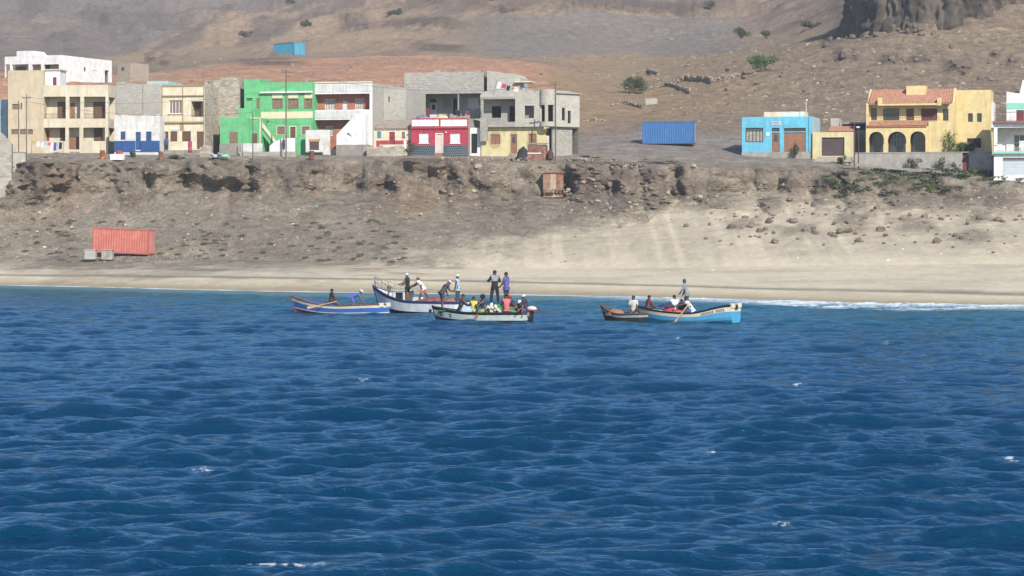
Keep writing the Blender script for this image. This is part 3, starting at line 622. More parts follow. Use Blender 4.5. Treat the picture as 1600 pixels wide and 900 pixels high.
# --- unplastered house behind the blue and white one
h = House('unfinished_house', 'unplastered grey block house behind the low blue and white house', 181.5, 236, 304, TH)
h.shell((181.5,131.5,255,236), 9, BLOCKL, parapet=.4); b = h.rect((181.5,128.3,195,131.5)); MB().box(b[0], b[2], 0, 6, b[1], b[3]).build('parapet_block', BLOCKL, h.root)
q = h.rect((222,133,224,180)); MB().box(q[0], q[2], -.03, -.003, q[1], q[3]).build('pillar', CONC, h.root)
h = House('small_shed', 'pale blue-grey shed on the roofline left of the cream house', 229.5, 143, 322, 10, 'shed'); h.shell((229.5,126.5,262,143), 6, PALEB, parapet=.15, dz=6); h.win((232,133,238,140), WHITE, CURT, hole=False, proud=.13)
h = House('block_hut', 'small flat-roofed brown block hut on the red slope beside the white house', 184, 119, 400, 30, 'hut'); h.shell((184,98.5,203.5,119), 4.6, mat('brown_block', (180,162,140), kind='block', var=.1), parapet=.1, dz=2)
h.win((190,105,194,110), BROWN, GLASS, hole=False, proud=.13)
# --- low blue and white house
h = House('low_house', 'low white house with a royal blue lower band, blue door and blue windows', 178.5, 235, 291.5, 8)
h.shutter((188.3,205.5,196,218.5), BLUE, n=1); h.shutter((228,205.5,236.5,221), BLUE, n=1); h.door((211.8,206.3,219.8,234.3), BLUE, inset=.15)
q = h.shell((178.5,181.5,249.5,235), 6, WHITED, parapet=.3)
hs = [h.rect((211.8,206.3,219.8,236)), h.rect((188.3,205.5,196,218.5)), h.rect((228,205.5,236.5,221))]; b = h.rect((178.5,220,249.5,235)); mb = MB(); wallgrid(mb, b[0], b[2], b[1]-.2, b[3], hs, -.03, -.004, lambda u, v, w_: (u, w_, v)); mb.build('painted_band', BLUE, h.root)
mb = MB()
for i in range(14): x = q[0]+(q[2]-q[0])*(i+.1)/14; mb.box(x, x+(q[2]-q[0])/15, .02, .24, q[3]-.01, q[3]+rnd.choice([.0, .04, .12, .16, .08]))
mb.build('parapet', WHITED, h.root)
# --- cream two storey house
h = House('cream_house', 'narrow two storey cream house with ochre trim and brown shuttered windows', 253, 240, 293, TH)
h.win((264,156.5,284.4,178), WHITE, SHUT, bars=(3, 0), fw=.09, sill=OCHRET); h.hole((298.6,158,317.5,182.6))
h.door((254.6,205.6,263,232.5), BROWN, inset=.2); h.shutter((266,205,277,221), BROWN); h.shutter((284.3,205,298.2,221), BROWN, n=3); h.door((307.3,205.5,317.8,233), BROWN)
q = h.shell((253,134,318.8,240), 8, CREAM, side=RUBBLE, parapet=.5)
b = h.rect((298.6,158,317.5,182.6)); mb = MB(); mb.box(b[0]-.1, b[2]+.05, 1.3, 1.4, b[1], b[3]).box(b[0]-.12, b[0]-.02, .26, 1.3, b[1], b[3]).box(b[0]-.1, b[2]+.05, .26, 1.3, b[1]-.15, b[1]-.01).box(b[0]-.1, b[2]+.05, .26, 1.3, b[3]+.01, b[3]+.1); mb.build('balcony_recess', CREAM, h.root)
h.door((303,160,314,182.6), BROWN, d=1.28, inset=-.06, hole=False); h.railing(b[0], b[2], .1, b[1], b[1]+.85, RAIL)
mb = MB()
for (y0, y1, o) in ((148.8, 150.6, .16), (190, 192.4, .2), (133.2, 135.2, .08)):
    u = h.rect((252.6,y0,319,y1)); mb.box(u[0], u[2], -o, -.004, u[1], u[3])
for (xa, xb) in ((252.8, 254), (317.9, 319), (284.9, 286.2)):
    u = h.rect((xa,136,xb,240)); mb.box(u[0], u[2], -.035, -.006, h.z(204) if xa > 280 and xa < 290 else u[1], u[3])
u = h.rect((281,192.6,287,204)); mb.box(u[0], u[2], -.03, -.003, u[1], u[3]); mb.build('trim', OCHRET, h.root)
u = h.rect((253,234.7,319.5,240)); MB().box(u[0], u[2]+.1, -.5, -.003, u[1]-1, u[3]).build('plinth', PLINTH, h.root)
u = h.rect((266,199.5,280,202.5)); MB().box(u[0], u[2], -.05, -.003, u[1], u[3]).build('sign_board', WHITE, h.root)
# --- rubble house
h = House('rubble_house', 'tall unplastered rubble block house between the cream and the green house', 319.5, 241, 297, TH)
h.hole((333.5,197,343,241)); h.hole((324.5,127.3,333,131.5))
q = h.shell((319.5,125,374.5,241), 9, RUBBLE, parapet=.6); u = h.rect((342,120.5,374.5,125)); MB().box(u[0], u[2], .02, 5, u[1], u[3]).build('upper_wall', RUBBLE, h.root)
mb = MB()
for px in (343, 359, 373):
    a_ = h.x(px); mb.tube([(a_, .1, h.z(121)), (a_, .1, h.z(116.5))], .02, 4)
mb.build('rebar', RUST, h.root)
h.door((333.5,197,343,241), DARK, d=0, inset=.5, hole=False)  # black leaf set back in the opening: darkness of the gap put into colour
# --- green house
h = House('green_house', 'bright mint green two storey house with outside stair and cream bands', 381.5, 240, 295, TH)
h.win((385,153.2,394.3,157.6), BROWN, SHUT, bars=(2, 0)); h.door((400.6,153.7,407.4,184), BROWNL, inset=.08)
h.shell((381.5,123.6,406,240), 8, GREEN, parapet=.2)
for (a_, b_) in ((426.5, 440.6), (451, 465.4), (476.5, 487)): h.shutter((a_,155,b_,168.4), SHUT, BROWNL, n=2)
for (a_, b_) in ((432.7, 445.2), (471.3, 484)): h.shutter((a_,197.5,b_,210.3), SHUT, PALE, n=2)
h.door((453.3,198.2,461.8,216), BROWN, fm=PALE)
h.shell((406,128.7,488.8,240), 8, GREEN, parapet=.25)
u = h.rect((407,143,488.8,145.4)); MB().box(u[0], u[2], -.35, -.004, u[1], u[3]).build('ledge', WHITE, h.root)
u = h.rect((408,174.5,478.5,185.2)); v = h.rect((478.5,174.5,488.8,185.2)); MB().box(u[0], v[2], -.03, -.004, u[1], u[3]).build('cream_band', PALE, h.root)
mb = MB()
for (a_, b_) in ((425.5, 441.4), (450.4, 466), (475.8, 488)):
    u = h.rect((a_,146.2,b_,153.2)); mb.box(u[0], u[2], -.03, -.004, u[1], u[3])
mb.build('cream_panel', PALE, h.root)
# annex in front
d_ = -3.0; u = h.rect((343.7,183.5,389,247), d_); w0_ = h.rect((360,206.8,370.7,222), d_)
h.shutter((360,206.8,370.7,222), SHUT, BROWNL, d=d_, hole=False, inset=-.06)
MB().box(u[0], u[2], d_, -.3, h.z(225, 0, d_), u[3]).build('annex', GREEN, h.root); MB().box(u[0]-.05, u[2], d_-.05, -.3, u[1]-1, h.z(225, 0, d_)-.004).build('plinth', PLINTH, h.root)
u = h.rect((371.7,169,398.3,184.5), -2.2); MB().box(u[0], u[2], -2.2, -.004, u[1]-.8, u[3]).build('upper_annex', GREEN, h.root)
u = h.rect((389,184.3,407,240), -2.6); MB().box(u[0], u[2], -2.6, -.3, u[1]-1, u[3]).build('porch', GREEN, h.root); h.door((394,208.5,402,224.5), BROWN, d=-2.6, inset=-.06, hole=False)
mb = MB()
for (a_, b_, t_, e_) in ((388.4, 390, 184, 237), (405.4, 407.2, 184, 226), (388.4, 407.4, 183.6, 185.4)):
    q = h.rect((a_,t_,b_,e_), -2.68); mb.box(q[0], q[2], -2.68, -2.61, q[1], q[3])
mb.build('trim', PALE, h.root)
# stair: stringer with steps going down to the right
xa, xb, za, zb_ = h.x(407.5, -2), h.x(431, -2), h.z(192, 0, -2), h.z(223, 0, -2); mb = MB(); n = 13
for i in range(n):
    t0 = i/n; x_ = xa+(xb-xa)*t0; zz = za+(zb_-za)*(t0+1/n); mb.box(x_, x_+(xb-xa)/n+.002, -1.9, -.8, zz-1.1, zz)
mb.build('stair', GREEN, h.root); mb = MB(); mb.prism([(xa, za+.25), (xb, zb_+.25), (xb, zb_-.3), (xa, za-.3)], -2.05, -1.91); mb.build('stringer', PALE, h.root)
# --- walls in front of the green house
h = House('garden_wall', 'white curved-top garden wall in front of the green house stair', 421, 247, 289.5, TH, 'wall')
P = [h.x(421), h.x(430), h.x(440), h.x(447), h.x(460.5)]; mb = MB(); mb.prism([(P[0], h.z(237)), (P[0], h.z(228)), (P[1], h.z(221)), (P[2], h.z(216.8)), (P[3], h.z(216)), (P[4], h.z(216)), (P[4], h.z(237))], 0, .2); mb.build('wall', WHITE, h.root)
u = h.rect((377,224,409.5,237)); MB().box(u[0], u[2], .02, .22, u[1], u[3]).build('wall_section', WHITED, h.root); u = h.rect((375,237,462,249)); MB().box(u[0], u[2], -.08, .3, u[1]-.8, u[3]-.004).build('footing', BLOCKD, h.root)
# --- coral house with white balconies
h = House('balcony_house', 'coral red house with white balustrade balconies and a white outer stair', 488, 240, 294, TH)
X0, X1 = h.x(488), h.x(581.5); zt = h.z(128.7, 4); zb = h.z(240); DL = 1.15
holes = [h.rect((491,146.7,577.5,171.6)), h.rect((489.5,187.2,571,233))]
mb = MB(); wallgrid(mb, X0, X1, zb-1, zt, holes, 0, .2, lambda u, v, w_: (u, w_, v)); mb.build('front_frame', WHITE, h.root)
sb = MB(); sb.box(X1-.25, X1-.003, .2, 9, zb-1, zt-.1); sb.box(X0, X0+.2, .2, 9, zb-1, zt-.1); sb.box(X0, X1, 9, 9.2, zb-1, zt-.1); sb.build('side_wall', BLOCKL, h.root)
h.holes = []; h.win((507.5,155,524,171), WHITE, CURT, d=DL, bars=(3, 2), fw=.06); h.door((535,158,543,171.6), WMET, d=DL, panels=3); h.win((554.5,154,568.5,171.2), WHITE, CURT, d=DL, bars=(3, 2), fw=.06); h.win((508,197,521,212), WHITE, CURT, d=DL, bars=(3, 1)); h.door((540,198,548,222), BROWN, d=DL)
mb = MB(); wallgrid(mb, X0+.2, X1-.255, zb-1, zt-.5, h.holes, DL, DL+.2, lambda u, v, w_: (u, w_, v)); mb.build('inner_wall', ORANGE, h.root)
mb = MB(); mb.box(X0+.205, X0+.215, .21, DL-.002, zb-1, zt-.5).box(X1-.275, X1-.262, .21, DL-.002, zb-1, zt-.5); mb.build('recess_lining', ORANGE, h.root)
q = h.rect((488,183,581.5,186.8)); mb = MB(); mb.box(X0+.22, X1-.28, .21, DL-.003, q[1]+.02, q[3]); mb.box(X0+.22, X1-.28, .21, DL-.003, h.z(146), h.z(144)); mb.build('floor_slab', WHITED, h.root); MB().box(X0+.21, X1-.26, .21, 8.99, zt-.5, zt-.35).build('roof', ROOFC, h.root)
for (ya, yb, xe) in ((132, 143.5, 579), (173.5, 184.5, 568.5)):     # balustrade slots
    u = h.rect((491,ya,xe,yb)); mb = MB(); n = 40
    for i in range(n): x_ = u[0]+(u[2]-u[0])*(i+.2)/n; mb.box(x_, x_+(u[2]-u[0])/n*.55, -.05, -.003, u[1], u[3])
    mb.build('balustrade', WHITE, h.root)
    MB().box(u[0], u[2], -.012, -.002, u[1], u[3]).build('balustrade_shade', mat('slot_shade_grey', (196,192,188)), h.root)  # grey sheet behind the balusters: shade of the slots put into its colour
u = h.rect((488,128,582,130.3)); MB().box(u[0], u[2], -.1, .26, u[1]+.05, u[3]+.03).build('coping', CREAM, h.root)
pts = [(525.7,226), (525.7,211), (556.5,178.8), (571,178.8), (571,226)]; MB().prism([(h.x(p, -1.6), h.z(q_, 0, -1.6)-(1 if q_ > 225 else 0)) for p, q_ in pts], -1.6, -.35).build('stair', WHITE, h.root)
u = h.rect((541,207.5,550.5,214), -1.6); MB().prism([(u[0], u[3]-.1), (u[0]+.3, u[3]), (u[2]-.3, (u[1]+u[3])/2+.05), (u[2], u[1]), (u[0]+.5, (u[1]+u[3])/2)], -1.615, -1.603).build('blue_fish_painting', BLUE, h.root)
u = h.rect((477.5,203,515,224), -2.2); MB().box(u[0], u[2], -2.2, -1.95, u[1]-1, u[3]).build('front_wall', WHITED, h.root)
u = h.rect((525,226,574,240), -1.9); MB().box(u[0], u[2], -1.9, -.4, u[1]-1, u[3]-.01).build('footing', PLINTH, h.root)
# --- block house to its right
h = House('block_house', 'plain grey block house wall with a slit window beside the coral balcony house', 582.5, 238, 297.5, TH)
h.hole((606.5,151,608.8,160)); h.hole((633,163,635.5,166)); u = h.shell((582.5,138,634,238), 9, BLOCKL, parapet=.4)
v = h.rect((600,131.5,628,134.5), 1.5); MB().prism([(u[0]+.1, u[3]-.01), (v[0], u[3]+.35), (v[0]+1.2, u[3]+.42), (u[2]-.1, u[3]-.01)], 1, 1.4).build('gable_blocks', BLOCKD, h.root)
# --- little cream and red house
h = House('tiny_house', 'tiny cream house with red door and red lower band under a grey tile roof', 587, 238, 293, 10)
h.shutter((589.2,205.3,595.6,216.2), TEAL, n=1); h.door((608,206,617,225), REDD); h.shutter((627.8,206,632.8,216.6), SHUT, n=1)
u = h.shell((584,202,642,238), 5, CREAM, parapet=.1); hs = [h.rect((608,206,617,225))]; b = h.rect((588,219.4,642,225.5)); mb = MB(); wallgrid(mb, b[0], b[2], b[1], b[3], hs, -.03, -.004, lambda a1, b1, c1: (a1, c1, b1)); mb.box(b[0], b[0]+.4, -.03, -.004, b[1]-1, b[1]-.003); mb.build('painted_band', REDT, h.root)
tile_roof('tile_roof', TILEG, h.root, u[0]+.1, u[2]+.1, -.1, u[3]+.02, 2.5, h.z(187.5, 2, 2.5), .3, .03)
h = House('stone_wall', 'low rough stone wall in front of the tiny cream and red house', 573, 240, 289.5, 8, 'wall'); u = h.rect((573,227,631,240)); mb = MB(); n = 12
for i in range(n): a_ = u[0]+(u[2]-u[0])*i/n; mb.box(a_, a_+(u[2]-u[0])/n-.001*i*0, 0, .4+.003*(i % 2), u[1]-1, u[3]-rnd.uniform(0, .25))
mb.build('wall', RUBBLE, h.root); u = h.rect((630,219.5,633.5,228)); MB().box(u[0], u[2], .42, .7, u[1]-.5, u[3]).build('gate_post', WHITE, h.root)
# --- grey block house with verandah
h = House('verandah_house', 'two storey grey block house with a dark verandah rising behind the red house', 631.5, 240, 306, TH)
X0, X1 = h.x(631.5), h.x(756); zt = h.z(113, 4); zb = h.z(240); DL = 2.6; holes = [h.rect((640,146.3,751,186))]
mb = MB(); wallgrid(mb, X0, X1, zb-1, zt, holes, 0, .22, lambda u, v, w_: (u, w_, v)); mb.build('wall', BLOCKD, h.root)
sb = MB(); sb.box(X0, X0+.22, .22, 9, zb-1, zt).box(X1-.22, X1, .22, 9, zb-1, zt).box(X0, X1, 9, 9.2, zb-1, zt); sb.build('side_wall', BLOCK, h.root)
h.holes = []; h.door((671.5,161,683,184), WMET, d=DL, glass=DARK); h.win((692.7,152,704.3,169.5), GREYM, mat('blue_grey_shutter', (140,146,156), var=.08), d=DL); h.door((708,154,714.5,180), DARK, d=DL); h.win((730.4,152.6,748,169.2), WMET, mat('white_blind', (222,222,224), var=.04), d=DL, bars=(3, 0))
mb = MB(); wallgrid(mb, X0+.22, X1-.23, zb-1, zt-.4, h.holes, DL, DL+.2, lambda u, v, w_: (u, w_, v)); mb.build('inner_wall', BLOCK, h.root)
u = h.rect((672,153,683,160), DL); cx_ = (u[0]+u[2])/2; r_ = (u[2]-u[0])/2; MB().prism([(cx_+r_*math.cos(k*math.pi/8), u[1]+r_*math.sin(k*math.pi/8)) for k in range(9)], DL-.03, DL-.004).build('fanlight', DARK, h.root)
MB().box(X0+.22, X1-.23, .23, DL-.003, h.z(146), h.z(143)).build('verandah_ceiling', CONC, h.root); MB().box(X0+.22, X1-.23, .23, 8.99, zt-.4, zt-.25).build('roof', ROOFC, h.root); MB().box(X0+.22, X1-.23, .23, DL-.003, h.z(189), h.z(186.4)).build('floor_slab', CONC, h.root)
u = h.rect((640,169,670,184)); MB().box(u[0]+.02, u[2], .3, .36, u[1], u[3]).build('railing_panel', MAROON, h.root)
u = h.rect((715,146.3,717,186)); MB().box(u[0], u[2], .04, .2, u[1], u[3]).build('post', GREYM, h.root)
u = h.rect((678,112.3,689,115)); MB().box(u[0], u[2], .02, .2, u[3]-.3, u[3]+.2).build('parapet_block', BLOCKD, h.root)
# --- red house
h = House('red_house', 'low crimson house with white parapet panels and black tiled base', 642.3, 241.5, 291.5, 9)
h.win((654.7,208,670,223.7), WHITE, mat('white_blind', (222,222,224)), bars=(3, 1), fw=.1, sill=WHITE); h.win((703.4,208,719.2,223.7), WHITE, mat('white_blind', (222,222,224)), bars=(3, 1), fw=.1, sill=WHITE)
h.door((681.6,209.5,691.2,239.3), mat('cream_door', (228, 206, 188), var=.06), fm=WHITE, panels=3)
u = h.shell((642.3,184.6,731.4,241.5), 8, RED, parapet=.7, side=BLOCKL)
hs = [h.rect((680,208,692.6,242))]; b = h.rect((642.3,226.8,731.4,241.5)); mb = MB(); wallgrid(mb, b[0]-.02, b[2]+.02, b[1]-.5, b[3], hs, -.045, -.004, lambda a1, b1, c1: (a1, c1, b1)); mb.build('tiled_base', BTILE, h.root)
mb = MB()
for (a_, b_) in ((643.6, 685.7), (688.5, 729.8)):
    q = h.rect((a_,187,b_,197.2)); mb.box(q[0], q[2], -.04, -.004, q[1], q[3])
mb.build('white_panel', WHITE, h.root); q = h.rect((641.5,199.3,732.3,200.8)); MB().box(q[0], q[2], -.16, -.004, q[1], q[3]).build('ledge', REDT, h.root)
q = h.rect((695.5,206,698.5,208.3)); MB().ball(((q[0]+q[2])/2, -.1, q[1]+.1), .1).build('lamp', WHITE, h.root, True); q = h.rect((679.5,239.3,692.6,241.5)); MB().box(q[0], q[2], -.5, -.05, q[1]-.5, q[3]).build('step', BROWNL, h.root)
RH = h; RHz = u[3]-.7
# --- narrow white annex with black door
h = House('narrow_house', 'narrow white flat-fronted annex with a tall black door beside the red house', 730.8, 243, 292, 9)
h.door((736.2,208.8,745.6,239.5), DARK, inset=.14); h.shell((731.6,199.6,751.9,243), 6, WHITE, parapet=.1)
# --- grey and yellow corner building
h = House('corner_building', 'half finished corner building, grey block upstairs over a pale yellow ground floor', 752, 247, 291.5, 12, 'building')
XA, XB, XC = h.x(752), h.x(845), h.x(853); zt = h.z(143, 6); zm = h.z(199); zb = h.z(247)
# ground floor
hg = [h.rect((766.5,210,781.5,225.5)), h.rect((798,210,807.4,240)), h.rect((826,209,838,226))]
mb = MB(); wallgrid(mb, XA, XC, zb-1, zm, hg, 0, .25, lambda u, v, w_: (u, w_, v)); mb.box(XA, XA+.25, .26, 8, zb-1, zm).box(XC-.25, XC, .26, 2, zb-1, zm); mb.build('ground_floor_wall', YELLOW, h.root)
h.shutter((766.5,210,781.5,225.5), BROWNL, hole=False); h.door((798,210,807.4,240), BROWNL, hole=False, glass=GLASS); h.shutter((826,209,838,226), BROWNL, hole=False)
TAN = mat('tan_surround', (206, 172, 118), var=.06)
def ring(cx_, cz, rx, rz, hole, d0, d1, name):
    mb = MB(); n = 28; o = []; i_ = []
    for k in range(n):
        t = 2*math.pi*k/n; o.append((cx_+rx*math.cos(t), cz+rz*math.sin(t)))
        ca, sa = math.cos(t), math.sin(t); s_ = min((hole[2]-hole[0])/2/max(abs(ca), 1e-4), (hole[3]-hole[1])/2/max(abs(sa), 1e-4)); i_.append(((hole[0]+hole[2])/2+s_*ca, (hole[1]+hole[3])/2+s_*sa))
    for k in range(n):
        a1, b1, c1, e1 = o[k], o[(k+1) % n], i_[(k+1) % n], i_[k]
        mb.add([(a1[0], d0, a1[1]), (b1[0], d0, b1[1]), (c1[0], d0, c1[1]), (e1[0], d0, e1[1]), (a1[0], d1, a1[1]), (b1[0], d1, b1[1])], [(0, 3, 2, 1), (0, 1, 5, 4)])
    return mb.build(name, TAN, h.root)
q = hg[0]; ring((q[0]+q[2])/2, (q[1]+q[3])/2, (q[2]-q[0])*.68, (q[3]-q[1])*.92, q, -.03, -.004, 'oval_surround')
for q in hg[1:]:
    cx_ = (q[0]+q[2])/2; r_ = (q[2]-q[0])*.62; mb = MB(); mb.prism([(cx_+r_*math.cos(k*math.pi/10), q[3]+.004+r_*math.sin(k*math.pi/10)) for k in range(11)], -.03, -.004); mb.box(cx_-r_, q[0]-.003, -.03, -.004, q[1], q[3]); mb.box(q[2]+.003, cx_+r_, -.03, -.004, q[1], q[3]); mb.build('arch_surround', TAN, h.root)
# upper floor: recess on the left, block front, bowed bay, angled right wall
UF = -.55; xr = h.x(806.5)
ho = [h.rect((752.3,156,806,190))]
hu = [h.rect((768.3,166,783,184), 1.2), h.rect((796,166,806,190), 1.2)]
mb = MB(); wallgrid(mb, XA+.003, xr, zm, h.z(155), [], 1.2, 1.4, lambda u, v, w_: (u, w_, v)) if False else wallgrid(mb, XA+.003, xr, zm, h.z(152), hu, 1.2, 1.4, lambda u, v, w_: (u, w_, v)); mb.build('recess_wall', CONC, h.root)
mb = MB(); mb.box(XA+.003, xr-.003, UF, 1.19, h.z(155.5), h.z(153)); mb.box(XA+.003, xr-.003, UF+.2, 1.19, zm-.004, zm+.2); mb.build('floor_slab', CONC, h.root)
q = h.rect((762,190.5,806.5,199), UF); MB().box(q[0], xr-.003, UF, UF+.2, zm, q[3]).build('balcony_wall', BLOCK, h.root); q = h.rect((752,184,762,199), UF); MB().box(XA, q[2], UF, UF+.2, zm-1.6, q[3]).build('pier', CONC, h.root)
q = h.rect((752,143,806.5,153), UF); mb = MB(); mb.prism([(XA, q[1]), (xr, q[1]), (xr, q[1]+.35), (xr-1.5, q[1]-.0+.28), (XA+1.4, q[1]+.3), (XA+.6, q[3]+.1), (XA, q[3]-.4)], UF, UF+.2); mb.build('parapet', BLOCKL, h.root)
hu = [h.rect((819.7,165.2,834.4,184.4), UF)]
mb = MB(); wallgrid(mb, xr, XB, zm, zt, hu, UF, UF+.22, lambda u, v, w_: (u, w_, v)); mb.box(xr, xr+.22, UF+.23, 1.2, zm, zt); mb.build('upper_wall', BLOCKL, h.root)
MB().box(hu[0][0]-.2, hu[0][2]+.2, .6, .64, hu[0][1]-.2, hu[0][3]+.2).build('inner_partition', CONC, h.root)
# bay: half round
XD = h.x(868.5); cx_ = (XB+XD)/2; R_ = (XD-XB)/2; zl, zh = h.z(191.5), h.z(165.6); mb = MB(); n = 14
def arc(z0_, z1_, k0, k1, r, m_):
    for k in range(k0, k1):
        t0, t1 = math.pi-math.pi*k/n, math.pi-math.pi*(k+1)/n
        p0, p1 = (cx_+r*math.cos(t0), UF+.1-r*.75*math.sin(t0)), (cx_+r*math.cos(t1), UF+.1-r*.75*math.sin(t1))
        i0, i1 = (cx_+(r-.2)*math.cos(t0), UF+.1-(r-.2)*.75*math.sin(t0)), (cx_+(r-.2)*math.cos(t1), UF+.1-(r-.2)*.75*math.sin(t1))
        mb.add([(*p0, z0_), (*p1, z0_), (*p1, z1_), (*p0, z1_), (*i0, z0_), (*i1, z0_), (*i1, z1_), (*i0, z1_)], [(0, 1, 2, 3), (5, 4, 7, 6), (3, 2, 6, 7), (1, 0, 4, 5), (4, 0, 3, 7), (1, 5, 6, 2)])
arc(zh, h.z(141.5), 0, n, R_, 0); arc(zm, zl, 0, n, R_, 0)
for (k0, k1) in ((0, 1), (6, 8), (13, 14)): arc(zl, zh, k0, k1, R_-.003, 0)
mb.build('bowed_bay', BLOCKL, h.root)
# right wing wall turned away
p0 = h.root.location; ang = math.radians(38); Wp = Vector((h.P.x+XD*h.c+UF*h.s, h.P.y-XD*h.s+UF*h.c, 0))
cA, sA = math.cos(ang), math.sin(ang)
def wx(px):      # distance along the angled wall for a picture column
    k = (px-CX)/F; return (k*Wp.y-Wp.x)/(cA-k*sA)
def wz(py, t): return H0+(YH-py)*(Wp.y+t*sA)/F-h.P.z
def wfn(u, v, w_):
    X_, Y_ = Wp.x+u*cA-w_*sA, Wp.y+u*sA+w_*cA; ax, ay = X_-h.P.x, Y_-h.P.y; return (ax*h.c-ay*h.s, ax*h.s+ay*h.c, v)
L_ = wx(905.5); hs = [(wx(a1), wz(d1, wx(a1)), wx(c1), wz(b1, wx(a1))) for a1, b1, c1, d1 in ((878, 168.5, 883, 188), (887.3, 173, 892, 192.7))]
mb = MB(); wallgrid(mb, .003, L_, zm+.0, wz(145, 0), hs, 0, .22, wfn); mb.build('wing_wall', BLOCKL, h.root)
mb = MB(); wallgrid(mb, .003, wx(898), zb-1, zm-.003, [], .45, .65, wfn); mb.build('wing_base_wall', BLOCK, h.root)
q0, q1, q2, q3 = wfn(.3, 0, .64), wfn(L_, 0, .23), wfn(L_, 0, 4), wfn(0, 0, 5)
mb = MB()
for z_ in (zm-.006, h.z(150)):
    vs = [(XA+.26, UF+.25 if z_ > 5 else .26, z_), (XD-.3, UF+.25 if z_ > 5 else .26, z_), (*q1[:2], z_), (*q2[:2], z_), (XA+.26, 8, z_)]
    mb.add([*vs, *[(a1, b1, c1-.15) for a1, b1, c1 in vs]], [(0, 1, 2, 3, 4), (9, 8, 7, 6, 5)]+[(i, i+5, (i+1) % 5+5, (i+1) % 5) for i in range(5)])
mb.build('roof', ROOFC, h.root); mb = MB(); mb.box(XA, XA+.22, 1.41, 8.2, zm, zt-.4); mb.add([(XA, 8.2, zb-1), (q2[0], q2[1], zb-1), (q2[0], q2[1], zt-.3), (XA, 8.2, zt-.3)], [(3, 2, 1, 0), (0, 1, 2, 3)][:1]); mb.add([q1[:2]+(zb-1,), q2[:2]+(zb-1,), q2[:2]+(zt-.5,), q1[:2]+(zt-.5,)], [(0, 1, 2, 3)]); mb.build('back_wall', BLOCK, h.root)
mb = MB()         # loose courses along the roof edge
for i in range(15): t = L_*i/15; a1 = wfn(t, 0, .02); mb.box(a1[0], a1[0]+.45, a1[1]+.02, a1[1]+.25, wz(145, 0)-.05-.0*i, wz(145, 0)+.45*(1-i/15)*rnd.uniform(.4, 1)+.02)
mb.build('loose_blocks', BLOCKL, h.root); mb = MB()
for i in range(7): x_ = xr+(XB-xr)*i/7; mb.box(x_, x_+(XB-xr)/7-.01, UF+.02, UF+.2, zt-.02, zt+rnd.choice([0, .2, .2, .4]))
mb.build('loose_blocks', BLOCKL, h.root)
q = h.rect((790,240,812,247)); MB().prism([(q[0], q[1]-.6), (q[2], q[1]-.6), (q[2]-.5, q[3]), (q[0]+.7, q[3])], -1.1, -.004).build('step', PLINTH, h.root)
q = h.rect((853.5,212,858,240), .3); MB().box(q[0], q[2], .3, .36, q[1], q[3]).build('painted_door', WHITED, h.root)
CB = h; CBz = h.z(146)
h = House('roof_room', 'unplastered block room on the roofline behind the corner building', 761, 146, 303, 12, 'building'); mb = MB(); u = h.rect((761,110,812.5,146)); mb.prism([(u[0], u[1]-7), (u[2], u[1]-7), (u[2], h.z(122)), (u[2]-.3, h.z(117)), (u[0], u[3])], 0, 4.5); mb.build('wall', BLOCKL, h.root)
u = h.rect((805,127,831,129)); MB().box(u[0], u[2], -.5, 2, u[1], u[3]).build('roof_slab', CREAM, h.root)
# --- white house on the slope, upper left
h = House('hillside_house', 'white flat roofed house with a columned porch high on the slope', 7.5, 128, 365, 24)
X1 = h.x(94.5); dS = h.dep(173, X1); zt = h.z(87.5, 4); zb = h.z(128)
hs = [h.rect(r) for r in ((18.5,100.5,44.5,128), (49.5,100.5,64,128), (68.5,100.5,92,128), (8.3,100.5,15.5,128))]; mb = MB(); wallgrid(mb, 0, X1, zb-2, zt, hs, 0, .3, lambda u, v, w_: (u, w_, v)); mb.build('porch_wall', WHITE, h.root)
sh = [(dS*a1, zb+b1, dS*c1, zb+d1) for a1, b1, c1, d1 in ((.46, 1.6, .5, 2.2), (.62, .8, .74, 1.9), (.88, .2, .97, 2.1))]
mb = MB(); wallgrid(mb, .3, dS, zb-2, zt, sh, X1, X1-.3, lambda u, v, w_: (w_, u, v)); mb.box(0, X1, dS, dS+.3, zb-2, zt); mb.build('side_wall', WHITE, h.root)
MB().box(.02, X1-.31, 2.4, 2.6, zb-2, zt-.3).build('inner_wall', WHITED, h.root); MB().box(.02, X1-.31, .31, dS-.01, zt-.4, zt-.2).build('roof', ROOFC, h.root)
b_ = sh[1]; so = MB().box(X1-.12, X1-.06, b_[0], b_[2], b_[1], b_[3]).build('shutter', WMET, h.root); b_ = sh[0]; MB().box(X1-.16, X1-.1, b_[0], b_[2], b_[1], b_[3]).build('window', GLASS, h.root); b_ = sh[2]; MB().box(X1-.6, X1-.55, b_[0], b_[2], b_[1], b_[3]).build('door', DBROWN, h.root)
h.door((70,101,78,128), DBROWN, d=2.4, inset=-.06, hole=False); h.win((26,104,40,114), DBROWN, GLASS, d=2.4, hole=False, proud=.14)
u = h.rect((26,79.5,60,88), 1); MB().prism([(u[0], zt-.2), (u[2], zt-.2), (u[2]-1.1, u[3]), (u[0], u[3])], 1, 4).build('stair_head', WHITE, h.root); MB().tube([(X1-.4, 1, zt-.3), (X1-.4, 1, zt+1.9)], .025, 5).build('antenna', GREYM, h.root)
